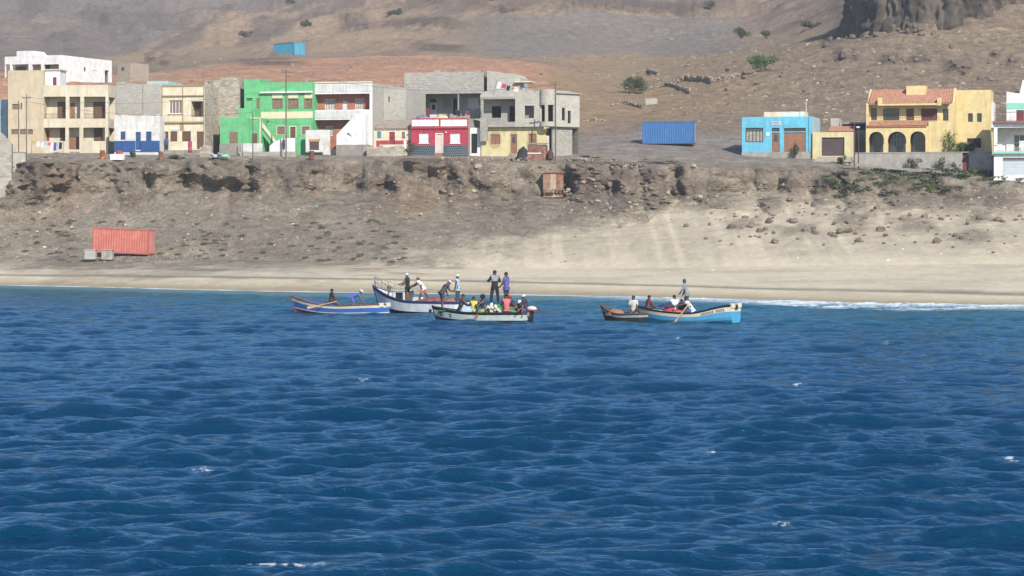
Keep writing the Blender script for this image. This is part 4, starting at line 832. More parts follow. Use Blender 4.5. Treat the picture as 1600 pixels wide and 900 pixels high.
# --- far left: buildings cut by the frame
h = House('blue_grey_house', 'pale blue-grey house at the left edge behind the stone gable wall', -30, 240, 300, TH); h.win((1,170,5,182), WHITE, GLASS); h.shell((-40,156,11,240), 7, PALEB, parapet=.2)
h = House('gable_building', 'weathered pale block building at the left edge standing above the beach', -70, 318, 279.0, -8, 'building')
u = h.rect((-70,205,18,318)); mb = MB(); mb.prism([(u[0], u[1]-2), (u[2], u[1]-2), (u[2], h.z(224)), (h.x(3), h.z(207.5)), (u[0]+2, h.z(196)), (u[0], h.z(200))], 0, 3); mb.build('wall', mat('pale_rubble', (176,166,150), kind='block', var=.24, bw=.55, bh=.28, mort=(176,168,156)), h.root)
h = House('parapet_wall', 'short whitewashed wall beside the tall block building at left', 19, 255, 283.5, 6, 'wall'); u = h.rect((19,238.5,38.5,256)); MB().box(u[0], u[2], 0, .5, u[1]-1.5, u[3]).build('wall', mat('stained_whitewash', (198,190,178), var=.12, stain=.25), h.root); MB().box(u[0]-.03, u[2]+.05, -.05, .55, u[3]+.003, u[3]+.08).build('coping', CONC, h.root)
# --- sky blue house
h = House('sky_blue_house', 'single storey sky blue house with brown garage doors', 1159.3, 247.5, 293, 15)
h.win((1164.6,203.5,1192.6,222.2), DBROWN, CURT, bars=(4, 0), fw=.1); h.win((1164.6,199.6,1192.6,203.1), DBROWN, GLASS, bars=(6, 0), fw=.05)
h.door((1205.8,207.5,1218,237.6), BROWNL, glass=GLASS); h.win((1205.8,199.8,1218,205.5), DBROWN, GLASS, bars=(2, 0)); h.win((1224.8,199.8,1259,205.4), DBROWN, GLASS, bars=(8, 0)); h.door((1224.8,206.8,1259,237.6), BROWNL, panels=1, name='garage_door')
u = h.shell((1159.3,182.4,1268.7,247.5), 6.5, SKYB, side=PALEB, parapet=.25)
q = h.rect((1159,237.6,1204.5,247.5)); v = h.rect((1219.5,237.6,1269,247.5)); MB().box(q[0]-.02, v[2]+.02, -.06, -.004, q[1]-1.2, q[3]-.02).build('plinth', CONC, h.root)
q = h.rect((1257.5,182,1268.9,237.5)); MB().box(h.x(1264), q[2], -.1, -.003, q[1], q[3]).build('pilaster', SKYB, h.root)
q = h.rect((1199,238,1222,250)); MB().prism([(q[0], q[1]-.8), (q[2], q[1]-.8), (q[2]-.45, q[3]), (q[0]+.6, q[3])], -1.2, -.065).build('step', PLINTH, h.root)
q = h.rect((1206,189.6,1220,195.2)); so = MB().box(q[0], q[2], -.05, -.003, q[1], q[3]).build('name_plate', mat('faded_plate', (206,206,220), var=.05), h.root); mb = MB()
for j in range(2):
    for i in range(6): x_ = q[0]+(q[2]-q[0])*(.12+.13*i); z_ = q[1]+(q[3]-q[1])*(.25+.36*j); mb.box(x_, x_+.08+.04*((i*7+j) % 2), -.056, -.051, z_, z_+.1)
mb.build('faded_lettering', mat('faded_ink', (150,130,150)), so)
q = h.rect((1196.8,207,1202.5,212)); MB().box(q[0], q[2], -.05, -.003, q[1], q[3]).build('notice_plate', WHITE, h.root)
q = h.rect((1193.8,174.6,1257,183), 3); mb = MB(); mb.box(q[0], q[2], 3, 6, u[3]-.4, q[3]); mb.build('roof_room', CREAM, h.root); q = h.rect((1222,176,1256,183), 3); MB().box(q[0], q[2], 2.96, 2.997, q[1], q[3]).build('white_panel', mat('pale_aqua', (206,232,232)), h.root)
mb = MB(); a_ = h.x(1270, 1); mb.tube([(a_-.2, 1, u[3]-.3), (a_-.2, 1, h.z(114, 6, 1))], .03, 5); mb.build('mast', GREYM, h.root)
mb = MB(); a_ = h.x(1260, 1); mb.tube([(a_, .8, u[3]-.3), (a_, .8, h.z(157, 6, 1))], .04, 5); mb.ball((a_+.08, .75, h.z(157, 6, 1)), .12); mb.build('lamp_mast', WMET, h.root)
mb = MB(); a_ = h.x(1171, 1); zz = h.z(153, 0, 1); mb.tube([(a_, .8, u[3]-.3), (a_, .8, zz)], .03, 5); mb.tube([(a_-.3, .8, zz), (a_+.35, .8, zz-.08)], .02, 4)
for i in range(4): mb.tube([(a_-.25+.18*i, .65, zz-.02*i), (a_-.25+.18*i, .95, zz-.02*i)], .015, 4)
mb.build('antenna', GREYM, h.root)
# --- yellow garage
h = House('yellow_garage', 'low pale yellow garage with a dark metal gate beside the sky blue house', 1269.5, 246, 290.5, 13, 'garage')
h.door((1283.8,214.6,1319.4,243.6), DBROWN, panels=4, inset=.2, name='gate'); u = h.shell((1269.5,206.3,1333,246), 5, YELLOW, parapet=.15, roof=TILE)
q = h.rect((1293,199.6,1333,206)); tile_roof('tile_roof', TILE, h.root, h.x(1293), u[2], .2, u[3]+.02, 3, u[3]+.75)
q = h.rect((1312,191,1353,206), 5.2); MB().box(q[0], q[2], 5.2, 8, u[1]+1, q[3]).build('rear_room', CONC, h.root); q = h.rect((1316,193.5,1352,203), 5.2); MB().box(q[0], q[2], 5.15, 5.197, q[1], q[3]).build('rear_door', DARK, h.root)
q = h.rect((1298,184.5,1311,206), 5.2); MB().box(q[0], q[2], 5.2, 8, u[1]+1, q[3]).build('water_tank_block', BLOCKL, h.root)
MB().prism([(u[0]+.4, u[1]+.6), (u[2], u[1]+.6), (u[2], u[1]+1.2), (u[0]+1, u[1]+1.21)], -3, -.004).build('ramp', mat('ramp_cement', (186,168,150)), h.root)
# --- yellow villa
h = House('yellow_villa', 'large warm yellow villa with three arches and a terracotta tile roof', 1353, 242, 288, 14, 'villa')
X0, X1 = h.x(1353), h.x(1490); zb = h.z(242); ze = h.z(160.5, 5); D1 = 1.4
for (a_, b_) in ((1361, 1370),): h.win((a_,169,b_,187.6), DBROWN, GLASS, d=D1, bars=(1, 0))
h.win((1380,169.5,1405,187.8), DBROWN, GLASS, d=D1, bars=(4, 1)); h.door((1416,169.5,1428,187.8), BROWN, d=D1); h.win((1439.4,169.5,1464.4,188.5), DBROWN, MAROON, d=D1, bars=(4, 1)); h.win((1473.4,170,1482,188.6), DBROWN, GLASS, d=D1, bars=(0, 1))
for (a_, b_) in ((1358, 1380), (1388, 1415), (1423, 1445)): h.win((a_,206,b_,238), DBROWN, GLASS, d=D1, bars=(4, 3), fw=.07)
q = h.rect((1353,160,1490,242), D1); mb = MB(); wallgrid(mb, X0, X1, zb-1, ze, h.holes, D1, D1+.25, lambda u, v, w_: (u, w_, v)); h.holes = []; mb.build('wall', VILLA, h.root)
sx = [(D1+.8, h.z(191, 8, 2), D1+1.6, h.z(176, 8, 2)), (D1+.6, h.z(224, 8, 2), D1+1.5, h.z(215, 8, 2))]
mb = MB(); wallgrid(mb, D1+.25, 6.5, zb-1, ze-.003, sx, X1, X1-.25, lambda u, v, w_: (w_, u, v)); mb.box(X0, X0+.25, .26, 6.5, zb-1, ze-.003).box(X0, X1, 6.5, 6.75, zb-1, ze-.003); mb.build('side_wall', VILLA, h.root)
for s_ in sx: MB().box(X1-.12, X1-.07, s_[0], s_[2], s_[1], s_[3]).build('side_window', SHUT, h.root)
rz = h.z(139.5, 5, 4.2); zr = ze
MB().add([(X1-.25, D1, ze), (X1-.25, 6.7, ze), (X1-.25, 4.2, rz+.05), (X1, D1, ze), (X1, 6.7, ze), (X1, 4.2, rz+.05)], [(0, 2, 1), (3, 4, 5), (0, 3, 5, 2), (1, 2, 5, 4)]).build('gable', VILLA, h.root); MB().add([(X0, D1, ze), (X0, 6.7, ze), (X0, 4.2, rz+.05), (X0+.25, D1, ze), (X0+.25, 6.7, ze), (X0+.25, 4.2, rz+.05)], [(0, 2, 1), (3, 4, 5), (0, 3, 5, 2), (1, 2, 5, 4)]).build('gable', VILLA, h.root)
tile_roof('tile_roof', TILE, h.root, X0+.26, X1-.26, .35, h.z(162, 5, .35), 4.2, rz); tile_roof('rear_tile_roof', TILE, h.root, X0+.26, X1-.26, 6.9, ze-.1, 4.2, rz)
q = h.rect((1374,161.5,1468,164.6), .1); MB().box(q[0], q[2], .1, .34, q[1], q[3]).build('eave_beam', VILLA, h.root)
for (a_, b_) in ((1371.3, 1378), (1464.5, 1470.5)):
    q = h.rect((a_,152.6,b_,165), .05); MB().box(q[0], q[2], .05, 1.2, q[1], q[3]).build('eave_post', VILLA, h.root)
q = h.rect((1416,134,1446.5,145), 2.6); MB().box(q[0], q[2], 2.6, 4.6, q[1]-.6, q[3]).build('chimney_box', VILLA, h.root)
# arcade
xs0, xs1 = X0, h.x(1450); zt_ = h.z(197.5); mb = MB(); arches = [(h.x(a_), h.x(b_)) for a_, b_ in ((1357.6, 1381), (1387, 1416), (1422, 1446))]; zc = h.z(206)
grid = sorted({xs0, xs1, *[a1+(b1-a1)*i/16 for a1, b1 in arches for i in range(17)]})
def top(x, lo):
    for a1, b1 in arches:
        if a1+1e-6 < x < b1-1e-6 or (abs(x-a1) < 1e-6 and lo > x) or (abs(x-b1) < 1e-6 and lo < x):
            R = (b1-a1)/2; u_ = (x-(a1+b1)/2)/R; return zc-R*.92+R*.92*math.sqrt(max(0, 1-u_*u_))
    return zb-1
for i in range(len(grid)-1):
    a1, b1 = grid[i], grid[i+1]; m_ = (a1+b1)/2; ta, tb = top(a1, m_), top(b1, m_)
    mb.add([(a1, 0, ta), (b1, 0, tb), (b1, 0, zt_), (a1, 0, zt_), (a1, .28, ta), (b1, .28, tb)], [(0, 1, 2, 3), (1, 0, 4, 5)])
for a1, b1 in arches:
    R = (b1-a1)/2; zs = zc-R*.92
    mb.add([(a1, 0, zb-1), (a1, .28, zb-1), (a1, .28, zs), (a1, 0, zs)], [(0, 1, 2, 3)]).add([(b1, 0, zb-1), (b1, .28, zb-1), (b1, .28, zs), (b1, 0, zs)], [(3, 2, 1, 0)])
mb.box(xs1-.2, xs1, .001, D1-.003, zb-1, zt_-.003); mb.build('arcade', VILLA, h.root); tile_roof('awning_roof', TILE, h.root, X0+.1, xs1-.1, -.15, zt_-.02, D1-.02, h.z(189.5, 4, D1))
q = h.rect((1450,189,1470,242), .4); MB().box(xs1+.003, h.x(1472, .4), .5, D1-.003, zb-1, h.z(190, 6, .5)).build('porch_block', VILLA, h.root)
MB().box(X0+.26, xs1-.22, .29, D1-.003, zb-1, zb+.02).build('porch_floor', PLINTH, h.root)
u0 = h.rect((1361,184,1471,188.6), .9); h.railing(h.x(1362, .9), h.x(1468, .9), .9, h.z(189, 5, .9), h.z(183.5, 5, .9), RAIL, n=24)
# villa wing
q = h.rect((1504,140.5,1548,242), 4.2); hw = [h.rect(r, 4.2) for r in ((1512.4,177,1520,190.5), (1526.6,177,1534,190.5), (1511,216,1533,231))]
mb = MB(); wallgrid(mb, X1+.003, q[2], zb-1, q[3], hw, 4.2, 4.45, lambda u, v, w_: (u, w_, v)); mb.box(q[2]-.25, q[2], 4.46, 9, zb-1, q[3]).box(X1+.003, X1+.25, 4.46, 9, ze, q[3]).box(X1+.003, q[2], 9, 9.2, zb-1, q[3]); mb.build('wing_wall', VILLA, h.root); MB().box(X1+.26, q[2]-.26, 4.46, 8.99, q[3]-.3, q[3]-.15).build('wing_roof', ROOFC, h.root)
for r in ((1512.4,177,1520,190.5), (1526.6,177,1534,190.5)): h.win(r, DBROWN, GLASS, d=4.2, hole=False, bars=(0, 1))
h.win((1511,216,1533,231), DBROWN, DARK, d=4.2, hole=False, bars=(2, 0))
h.box('wing_annex', WHITED, (1548.5,160,1553,200), 5, 8)
VL = h
# --- concrete garden wall with maroon gate
h = House('concrete_wall', 'long grey concrete garden wall with a maroon gate before the yellow villa', 1335, 256, 284.5, 13, 'wall')
xg0, xg1 = h.x(1504), h.x(1514.2); xe = h.x(1549); zt = h.z(239, 7)
mb = MB(); mb.box(0, xg0, 0, .22, -2.5, zt).box(xg1, xe, 0, .22, -3, zt).box(xg0, xg1, .001, .219, -3, h.z(268, 10)); mb.build('wall', CONC, h.root); MB().box(-.02, xe+.02, -.05, .27, zt+.003, zt+.1).build('coping', CONC, h.root)
MB().box(xg0+.03, xg1-.03, .05, .1, h.z(268, 10)+.003, h.z(243, 10)).build('gate', MAROON, h.root)
mb = MB()
for px in (1351, 1382, 1423, 1438): x_ = h.x(px); mb.box(x_, x_+.02, -.012, -.003, -2.4, zt)
mb.build('joint', PLINTH, h.root)
h = House('roadside_kerb_wall', 'low sloping cement kerb wall along the foot of the concrete garden wall', 1322, 258, 282, 13, 'wall'); mb = MB(); mb.prism([(h.x(1322), h.z(254)), (h.x(1520), h.z(273)), (h.x(1520), h.z(277)), (h.x(1322), h.z(258))], 0, .35); mb.build('wall', PLINTH, h.root)
# --- white and aqua house at the right edge
h = House('white_terrace_house', 'three level white house with aqua trim and roof terrace at the right edge', 1553, 275, 277, 12)
hs = [h.rect((1567,246,1660,274)), h.rect((1558.5,199,1660,236))]
X1 = h.x(1655); zb = h.z(276); z2 = h.z(192, 4)
mb = MB(); wallgrid(mb, 0, X1, zb-1.5, z2, hs, 0, .25, lambda u, v, w_: (u, w_, v)); mb.build('wall', WHITE, h.root); mb = MB(); mb.box(0, .25, .26, 9, zb-1.5, z2).box(0, X1, 9, 9.2, zb-1.5, z2); mb.build('side_wall', WHITE, h.root)
q = hs[0]; mb = MB(); mb.box(q[0]-.1, X1, .4, .46, q[1]-.5, q[3]+.05)
for i in range(9): mb.box(q[0]-.1, X1, .37, .4, q[1]+.3*i, q[1]+.3*i+.02)
mb.build('garage_door', mat('pale_grey_shutter', (196,206,212), var=.04), h.root)
q = h.rect((1553,236.3,1650,240)); MB().box(-.1, X1, -.4, -.004, q[1], q[3]).build('balcony_slab', AQUA, h.root)
h.holes = []; h.win((1584,210,1610,231), WMET, GLASS, d=2, bars=(2, 0)); h.win((1566,206,1572,236), WMET, WHITE, d=2, bars=(0, 1)); mb = MB(); wallgrid(mb, .25, X1, h.z(238), h.z(196), h.holes, 2, 2.2, lambda u, v, w_: (u, w_, v)); mb.build('inner_wall', WHITED, h.root); MB().box(.26, X1, .26, 1.99, h.z(240), h.z(236.4)).build('floor_slab', WHITED, h.root)
MB().box(-.15, X1, -.5, 8.9, z2+.003, h.z(189, 4)).build('terrace_slab', mat('brown_slab', (150,100,96)), h.root); h.railing(h.x(1556), X1, -.3, h.z(236), h.z(223.5), GREYM, n=18)
zz = h.z(189, 4); h.railing(.1, X1, -.35, zz, zz+.95, RAIL, n=8, name='terrace_railing')
x2 = h.x(1572.8, 2); h.holes = []; h.door((1588,172,1600,195), MAROON, d=2); mb = MB(); wallgrid(mb, x2, X1, zz, h.z(147, 4, 2), h.holes, 2, 2.25, lambda u, v, w_: (u, w_, v)); mb.box(x2, x2+.25, 2.26, 8, zz, h.z(147, 4, 2)); mb.build('upper_wall', WHITE, h.root)
q = h.rect((1573,160.5,1650,170), 2); MB().box(x2-.03, X1, 1.96, 1.997, q[1], q[3]).build('aqua_band', AQUA, h.root); MB().prism([(x2, h.z(147, 4, 2)), (X1, h.z(147, 4, 2)), (X1, h.z(120, 4, 2)), (h.x(1598, 2), h.z(125, 4, 2)), (h.x(1593, 2), h.z(146, 4, 2)), (x2, h.z(143, 4, 2))], 2.02, 2.3).build('roof_gable', WHITE, h.root); MB().box(x2+.26, X1, 2.31, 8, h.z(149, 4, 2), h.z(147.5, 4, 2)).build('roof', ROOFC, h.root)
mb = MB(); cx_ = h.x(1597, .9); zc = h.z(236)+.02; mb.box(cx_-.3, cx_+.3, .8, 1.3, zc+.4, zc+.46).box(cx_-.3, cx_+.3, 1.25, 1.32, zc+.46, zc+1.1)
for (i, j) in ((-1, 0), (1, 0), (-1, 1), (1, 1)): mb.box(cx_+i*.28-.03, cx_+i*.28+.03, .82+j*.42, .88+j*.42, zc, zc+.68)
o = mb.build('plastic_chair', WMET); o.location = h.P; o.rotation_euler = h.root.rotation_euler; tag(o, 'white plastic chair on the balcony of the white terrace house', 'chair')
# ================================================================== boats
def boat(name, label, bow, stern, wl_Y, L_extra=0, beam=1.7, keel=-.3, sheer=(.55, .48, 1.0), rake=.45, transom=.72, bands=(), floor=-.02, gun=None, inner=None, thwarts=(.2, .45, .68), posts=False, tilt=0., tr_mat=None, flare=.45):
    """open wooden boat. bow and stern are world (x, y) points; local +x runs to the bow, z = 0 is the waterline.
    bands: (fraction up the side, material); the first material starts at the keel"""
    (bx, by), (sx, sy) = bow, stern; L = math.hypot(bx-sx, by-sy); ang = math.atan2(by-sy, bx-sx)
    root = thing(name, label, 'boat', (sx, sy, 0), ang); root.rotation_euler = (0, tilt, ang)
    NU = 22
    def hb(u): return beam/2*(transom+(1-transom)*math.sin(min(1, u/.45)*math.pi/2)) if u < .45 else beam/2*(1-((u-.45)/.55)**2.1)
    def zs(u): return sheer[0]+(sheer[1]-sheer[0])*sm(0, .45, u) if u < .45 else sheer[1]+(sheer[2]-sheer[1])*((u-.45)/.55)**2.1
    def zk(u): return keel*(1-.25*max(0, u-.7)/.3)
    def pt(u, v, off=0.):
        b_ = max(.02, hb(u)-off); g = min(1., v/.42)**.55*(.90+.10*v) if v > 0 else 0; z = zk(u)+(zs(u)-zk(u))*v
        return (L*u*(1-rake/L)+rake*(u**3)*v, b_*g, z)
    vb = [0]+[b_[0] for b_ in bands[1:]]+[1]; root['L'] = L
    vs_ = []; own = []
    for k in range(len(bands)):
        n = max(2, int((vb[k+1]-vb[k])*9)); vs_ += [(vb[k]+(vb[k+1]-vb[k])*i/n, vb[k]+(vb[k+1]-vb[k])*(i+1)/n, k) for i in range(n)]
    names = ['hull', 'painted_strake', 'top_strake', 'rub_strake', 'sheer_strake']
    hullo = None
    for k, bd in enumerate(bands):
        mb = MB(); o_ = .006*(k % 2)
        for (v0, v1, kk) in vs_:
            if kk != k: continue
            for s_ in (-1, 1):
                for i in range(NU):
                    u0, u1 = i/NU, (i+1)/NU; q = [pt(u0, v0), pt(u1, v0), pt(u1, v1), pt(u0, v1)]
                    q = [(a1, s_*b1, c1) for a1, b1, c1 in q]; mb.add(q, [(3, 2, 1, 0) if s_ > 0 else (0, 1, 2, 3)])
            a1, b1 = pt(0, v0), pt(0, v1); mb.add([(a1[0], -a1[1], a1[2]), (a1[0], a1[1], a1[2]), (b1[0], b1[1], b1[2]), (b1[0], -b1[1], b1[2])], [(3, 2, 1, 0)])
        o = mb.build(names[k], bd[1], root)
        for p in o.data.polygons: p.use_smooth = False
    inner = inner or WHITED; mb = MB(); vf = (floor-zk(.4))/(zs(.4)-zk(.4)); t = .05
    for i in range(NU):
        u0, u1 = i/NU*.97+.008, (i+1)/NU*.97+.008
        for (v0, v1) in ((vf, (vf+1)/2), ((vf+1)/2, .995)):
            for s_ in (-1, 1):
                q = [pt(u0, v0, t), pt(u1, v0, t), pt(u1, v1, t), pt(u0, v1, t)]; q = [(a1, s_*b1, c1) for a1, b1, c1 in q]; mb.add(q, [(0, 1, 2, 3) if s_ > 0 else (3, 2, 1, 0)])
        q0, q1 = pt(u0, vf, t), pt(u1, vf, t); mb.add([(q0[0], -q0[1], q0[2]), (q1[0], -q1[1], q1[2]), (q1[0], q1[1], q1[2]), (q0[0], q0[1], q0[2])], [(0, 1, 2, 3)])
    a1, b1 = pt(.012, vf, t), pt(.012, .99, t); mb.add([(a1[0], -a1[1], a1[2]), (a1[0], a1[1], a1[2]), (b1[0], b1[1], b1[2]), (b1[0], -b1[1], b1[2])], [(0, 1, 2, 3)]); mb.build('inner_planking', inner, root)
    gm = gun or BROWN; mb = MB()
    for s_ in (-1, 1): mb.tube([(pt(i/NU, 1)[0], s_*(pt(i/NU, 1)[1]-.02), pt(i/NU, 1)[2]+.01) for i in range(NU+1)], .045, 6)
    b1 = pt(0, 1); mb.tube([(b1[0], -b1[1], b1[2]), (b1[0], b1[1], b1[2])], .04, 6); mb.build('gunwale', gm, root)
    for u in thwarts:
        p = pt(u, .8, t); MB().box(p[0]-.13, p[0]+.13, -p[1], p[1], p[2]-.02, p[2]+.02).build('thwart', BROWNL, root)
    a1 = [pt(1, v) for v in (0, .3, .6, 1)]; mb = MB(); mb.tube([(p[0]+.01, 0, p[2]) for p in a1]+[(a1[-1][0]+.02, 0, a1[-1][2]+.09)], .045, 6); mb.build('stem_post', gm, root)
    if posts:
        b1 = pt(0, 1); mb = MB()
        for s_ in (-1, 1): mb.box(-.05, .07, s_*b1[1]*.28, s_*b1[1]*1.0, b1[2]-.16, b1[2]+.16)
        MB().box(-.05, .07, b1[1]*.28, b1[1]*1.01, b1[2]-.13, b1[2]+.11).build('stern_post', posts, root); MB().box(-.05, .07, -b1[1]*1.01, -b1[1]*.28, b1[2]-.13, b1[2]+.11).build('stern_post', posts, root)
    return root, pt
def wp(px, Y): return ((px-CX)/F*Y, Y)
NAVY = mat('navy_paint', (40, 66, 120), var=.12); BBLUE = mat('boat_blue_paint', (40, 108, 208), var=.08, stain=.1); BRED = mat('boat_red_paint', (178, 50, 70), var=.12); BWHITE = mat('boat_white_paint', (232, 230, 222), var=.06, stain=.16, scale=2)
BCREAM = mat('boat_cream_paint', (236, 222, 190), var=.08, stain=.2, scale=2); BMAR = mat('bottom_paint', (112, 44, 54), var=.15); BPALE = mat('pale_green_paint', (196, 212, 200), var=.1, stain=.25, scale=2); BBLACK = mat('tar_black_paint', (42, 40, 42), var=.2)
BGREEN = mat('boat_green_paint', (70, 150, 96), var=.15); BTURQ = mat('turquoise_paint', (58, 172, 226), var=.07, stain=.1); BGREY = mat('boat_grey_paint', (216, 222, 226), var=.08, stain=.2, scale=2)
OARW = mat('oar_wood', (206, 158, 110), var=.12, scale=3)
b1, p1 = boat('rowing_boat', 'blue and white rowing boat with red bottom and two seated men, leftmost of the boats', wp(455, 158.6), wp(601, 155.6), 0, beam=1.75, sheer=(.60, .5, 1.04), bands=((0, BRED), (.44, BWHITE), (.49, BBLUE), (.80, BCREAM)), gun=BROWN, inner=BBLUE, posts=BWHITE, thwarts=(.18, .42, .64))
b2, p2 = boat('motor_boat', 'white motor launch with bow railing and small cabin, behind the crowded boat', wp(583, 161), wp(722, 157.6), 0, beam=2.3, keel=-.4, sheer=(.7, .72, 1.62), rake=.7, bands=((0, BMAR), (.44, BGREY), (.88, NAVY)), gun=NAVY, inner=BWHITE, thwarts=(.14,), floor=.3)
b3, p3 = boat('fishing_boat', 'crowded white fishing boat with dark rail and outboard motor', wp(676, 144.8), wp(824, 142.6), 0, beam=1.9, sheer=(.50, .46, .78), rake=.35, transom=.85, bands=((0, BMAR), (.38, NAVY), (.48, BPALE), (.86, BBLACK)), gun=BBLACK, inner=BGREEN, thwarts=(.15, .35, .55, .75))
b4, p4 = boat('small_boat', 'small dark hulled rowing boat with one seated man, beside the turquoise boat', wp(939, 144), wp(1006, 142.2), 0, beam=1.25, sheer=(.46, .42, .88), bands=((0, BBLACK), (.74, mat('dull_boat_grey', (150,164,176), var=.12)), (.9, BBLACK)), gun=BROWN, inner=BROWN, thwarts=(.3, .6))
b5, p5 = boat('rowing_boat', 'turquoise rowing boat with lettered cream strake and six people aboard', wp(996, 143.2), wp(1150, 140.2), 0, beam=1.75, sheer=(.98, .52, .84), rake=.4, bands=((0, BTURQ), (.74, BCREAM), (.93, BBLACK)), gun=BBLACK, inner=BGREY, posts=BCREAM, thwarts=(.2, .42, .62), tilt=0)
# lettering on the turquoise boat's side (worn, not readable at this distance)
mb = MB(); strokes = [1, 2, 1, 3, 1, 2, 0, 2, 1, 3, 1]
for i, st in enumerate(strokes):
    u = .30-.022*i
    if st == 0: continue
    for k in range(2):
        uu = u-.008*k; lo, hi = p5(uu, .77), p5(uu, .89); mb.tube([(lo[0], lo[1]+.012, lo[2]), (hi[0], hi[1]+.012, hi[2])], .012, 4)
    lo, hi = p5(u, .77+.035*st), p5(u-.008, .77+.035*st); mb.tube([(lo[0], lo[1]+.012, lo[2]), (hi[0], hi[1]+.012, hi[2])], .012, 4)
mb.build('painted_lettering', mat('letter_paint', (120, 96, 84)), b5)
tr = MB(); q = p5(0, .9); tr.box(-.06, .02, -.14, .14, q[2]-.1, q[2]+.1); tr.build('sculling_notch', BBLACK, b5)
# green streak and planks on the crowded boat, number patch
mb = MB(); a_, c_ = p3(.93, .60), p3(.78, .66)
for v in (.56, .70):
    mb.add([(p3(.93, v)[0], p3(.93, v)[1]+.012, p3(.93, v)[2]), (p3(.78, v)[0], p3(.78, v)[1]+.012, p3(.78, v)[2]), (p3(.78, v+.08)[0], p3(.78, v+.08)[1]+.012, p3(.78, v+.08)[2]), (p3(.93, v+.08)[0], p3(.93, v+.08)[1]+.012, p3(.93, v+.08)[2])], [(0, 1, 2, 3), (3, 2, 1, 0)][:1])
mb.build('painted_stripe', BBLACK, b3)
mb = MB(); q = p3(.86, .99); mb.box(q[0]-.5, q[0]+.4, -.5, .5, q[2]-.06, q[2]-.02); mb.build('foredeck', BGREEN, b3)
# launch: cabin, railing, deck, engine winch
mb = MB(); f0 = p2(.705, .9); mb.box(f0[0]-.5, f0[0]+.5, -.55, -.49, .62, 1.34).box(f0[0]-.5, f0[0]+.5, .49, .55, .62, .76).box(f0[0]-.5, f0[0]-.38, .49, .55, .76, 1.34).box(f0[0]+.2, f0[0]+.5, .49, .55, .76, 1.34).box(f0[0]-.379, f0[0]+.199, .49, .55, 1.26, 1.34).box(f0[0]+.45, f0[0]+.5, -.489, .489, .62, 1.339).box(f0[0]-.54, f0[0]+.54, -.6, .6, 1.345, 1.40); cab = mb.build('cabin', BWHITE, b2)
MB().box(f0[0]-.37, f0[0]+.19, .46, .48, .77, 1.25).build('cabin_window', DARK, cab)
mb = MB(); ps = []
for i in range(6):
    u = .74+.05*i; q = p2(min(u, .995), 1); ps.append(Vector((q[0]-.05, q[1]*.92, q[2]))); t_ = .62; mb.tube([ps[-1], ps[-1]+Vector((0, 0, t_))], .022, 5); mb.tube([Vector((q[0]-.05, -q[1]*.92, q[2])), Vector((q[0]-.05, -q[1]*.92, q[2]+t_))], .022, 5)
for hgt in (.62, .32): mb.tube([p+Vector((0, 0, hgt)) for p in ps]+[Vector((p.x, -p.y, p.z+hgt)) for p in reversed(ps)], .02, 5)
mb.build('bow_railing', GREYM, b2)
mb = MB()
for i in range(8):
    u0, u1 = .66+.04*i, .70+.04*i; q0, q1 = p2(u0, .9, .06), p2(min(u1, .985), .9, .06); mb.add([(q0[0], -q0[1], q0[2]), (q1[0], -q1[1], q1[2]), (q1[0], q1[1], q1[2]), (q0[0], q0[1], q0[2])], [(0, 1, 2, 3)])
mb.build('foredeck', BWHITE, b2); q = p2(.84, .9); mb = MB(); mb.tube([(q[0], .2, q[2]), (q[0]-.1, .25, q[2]+.5)], .06, 6); mb.ball((q[0]-.12, .26, q[2]+.55), (.16, .12, .14)); mb.build('anchor_winch', BROWN, b2)
q = p2(.52, .8); MB().prism([(q[0]-.5, .55), (q[0]+.35, .55), (q[0]+.2, .98), (q[0]-.2, .95)], -.3, .35).build('engine_cover', BWHITE, b2)
mb = MB(); q = p2(.28, .52); mb.ball((q[0], q[1]+.0, q[2]), (.12, .03, .10)); mb.build('hull_emblem', DARK, b2)
# outboard motor clamped on the crowded boat's stern
e_ = thing('outboard_motor', 'outboard motor with white and red cowl clamped on the crowded boat stern', 'outboard motor', b3.matrix_basis @ Vector((-.16, -.05, 0)), b3.rotation_euler.z)
MB().ball((-.08, 0, .72), (.30, .17, .15), 14, 8).build('cowl', BWHITE, e_, True); mb = MB(); mb.box(-.36, .2, -.175, .175, .60, .68); mb.build('red_band', BRED, e_); mb = MB(); mb.box(-.16, .06, -.09, .09, .1, .60).box(-.12, .02, -.05, .05, -.45, .1); mb.build('leg', BBLACK, e_); MB().box(.02, .2, -.12, .12, .3, .55).build('clamp', GREYM, e_); MB().tube([(.15, 0, .66), (.7, .1, .70)], .025, 6).build('tiller', BBLACK, e_)
mb = MB()
for k in range(3): t_ = 2.1*k; mb.add([(-.18, .02*math.cos(t_), -.38+.02*math.sin(t_)), (-.2, .12*math.cos(t_-.3), -.38+.12*math.sin(t_-.3)), (-.16, .12*math.cos(t_+.3), -.38+.12*math.sin(t_+.3))], [(0, 1, 2), (2, 1, 0)][:1])
mb.build('propeller', GREYM, e_)
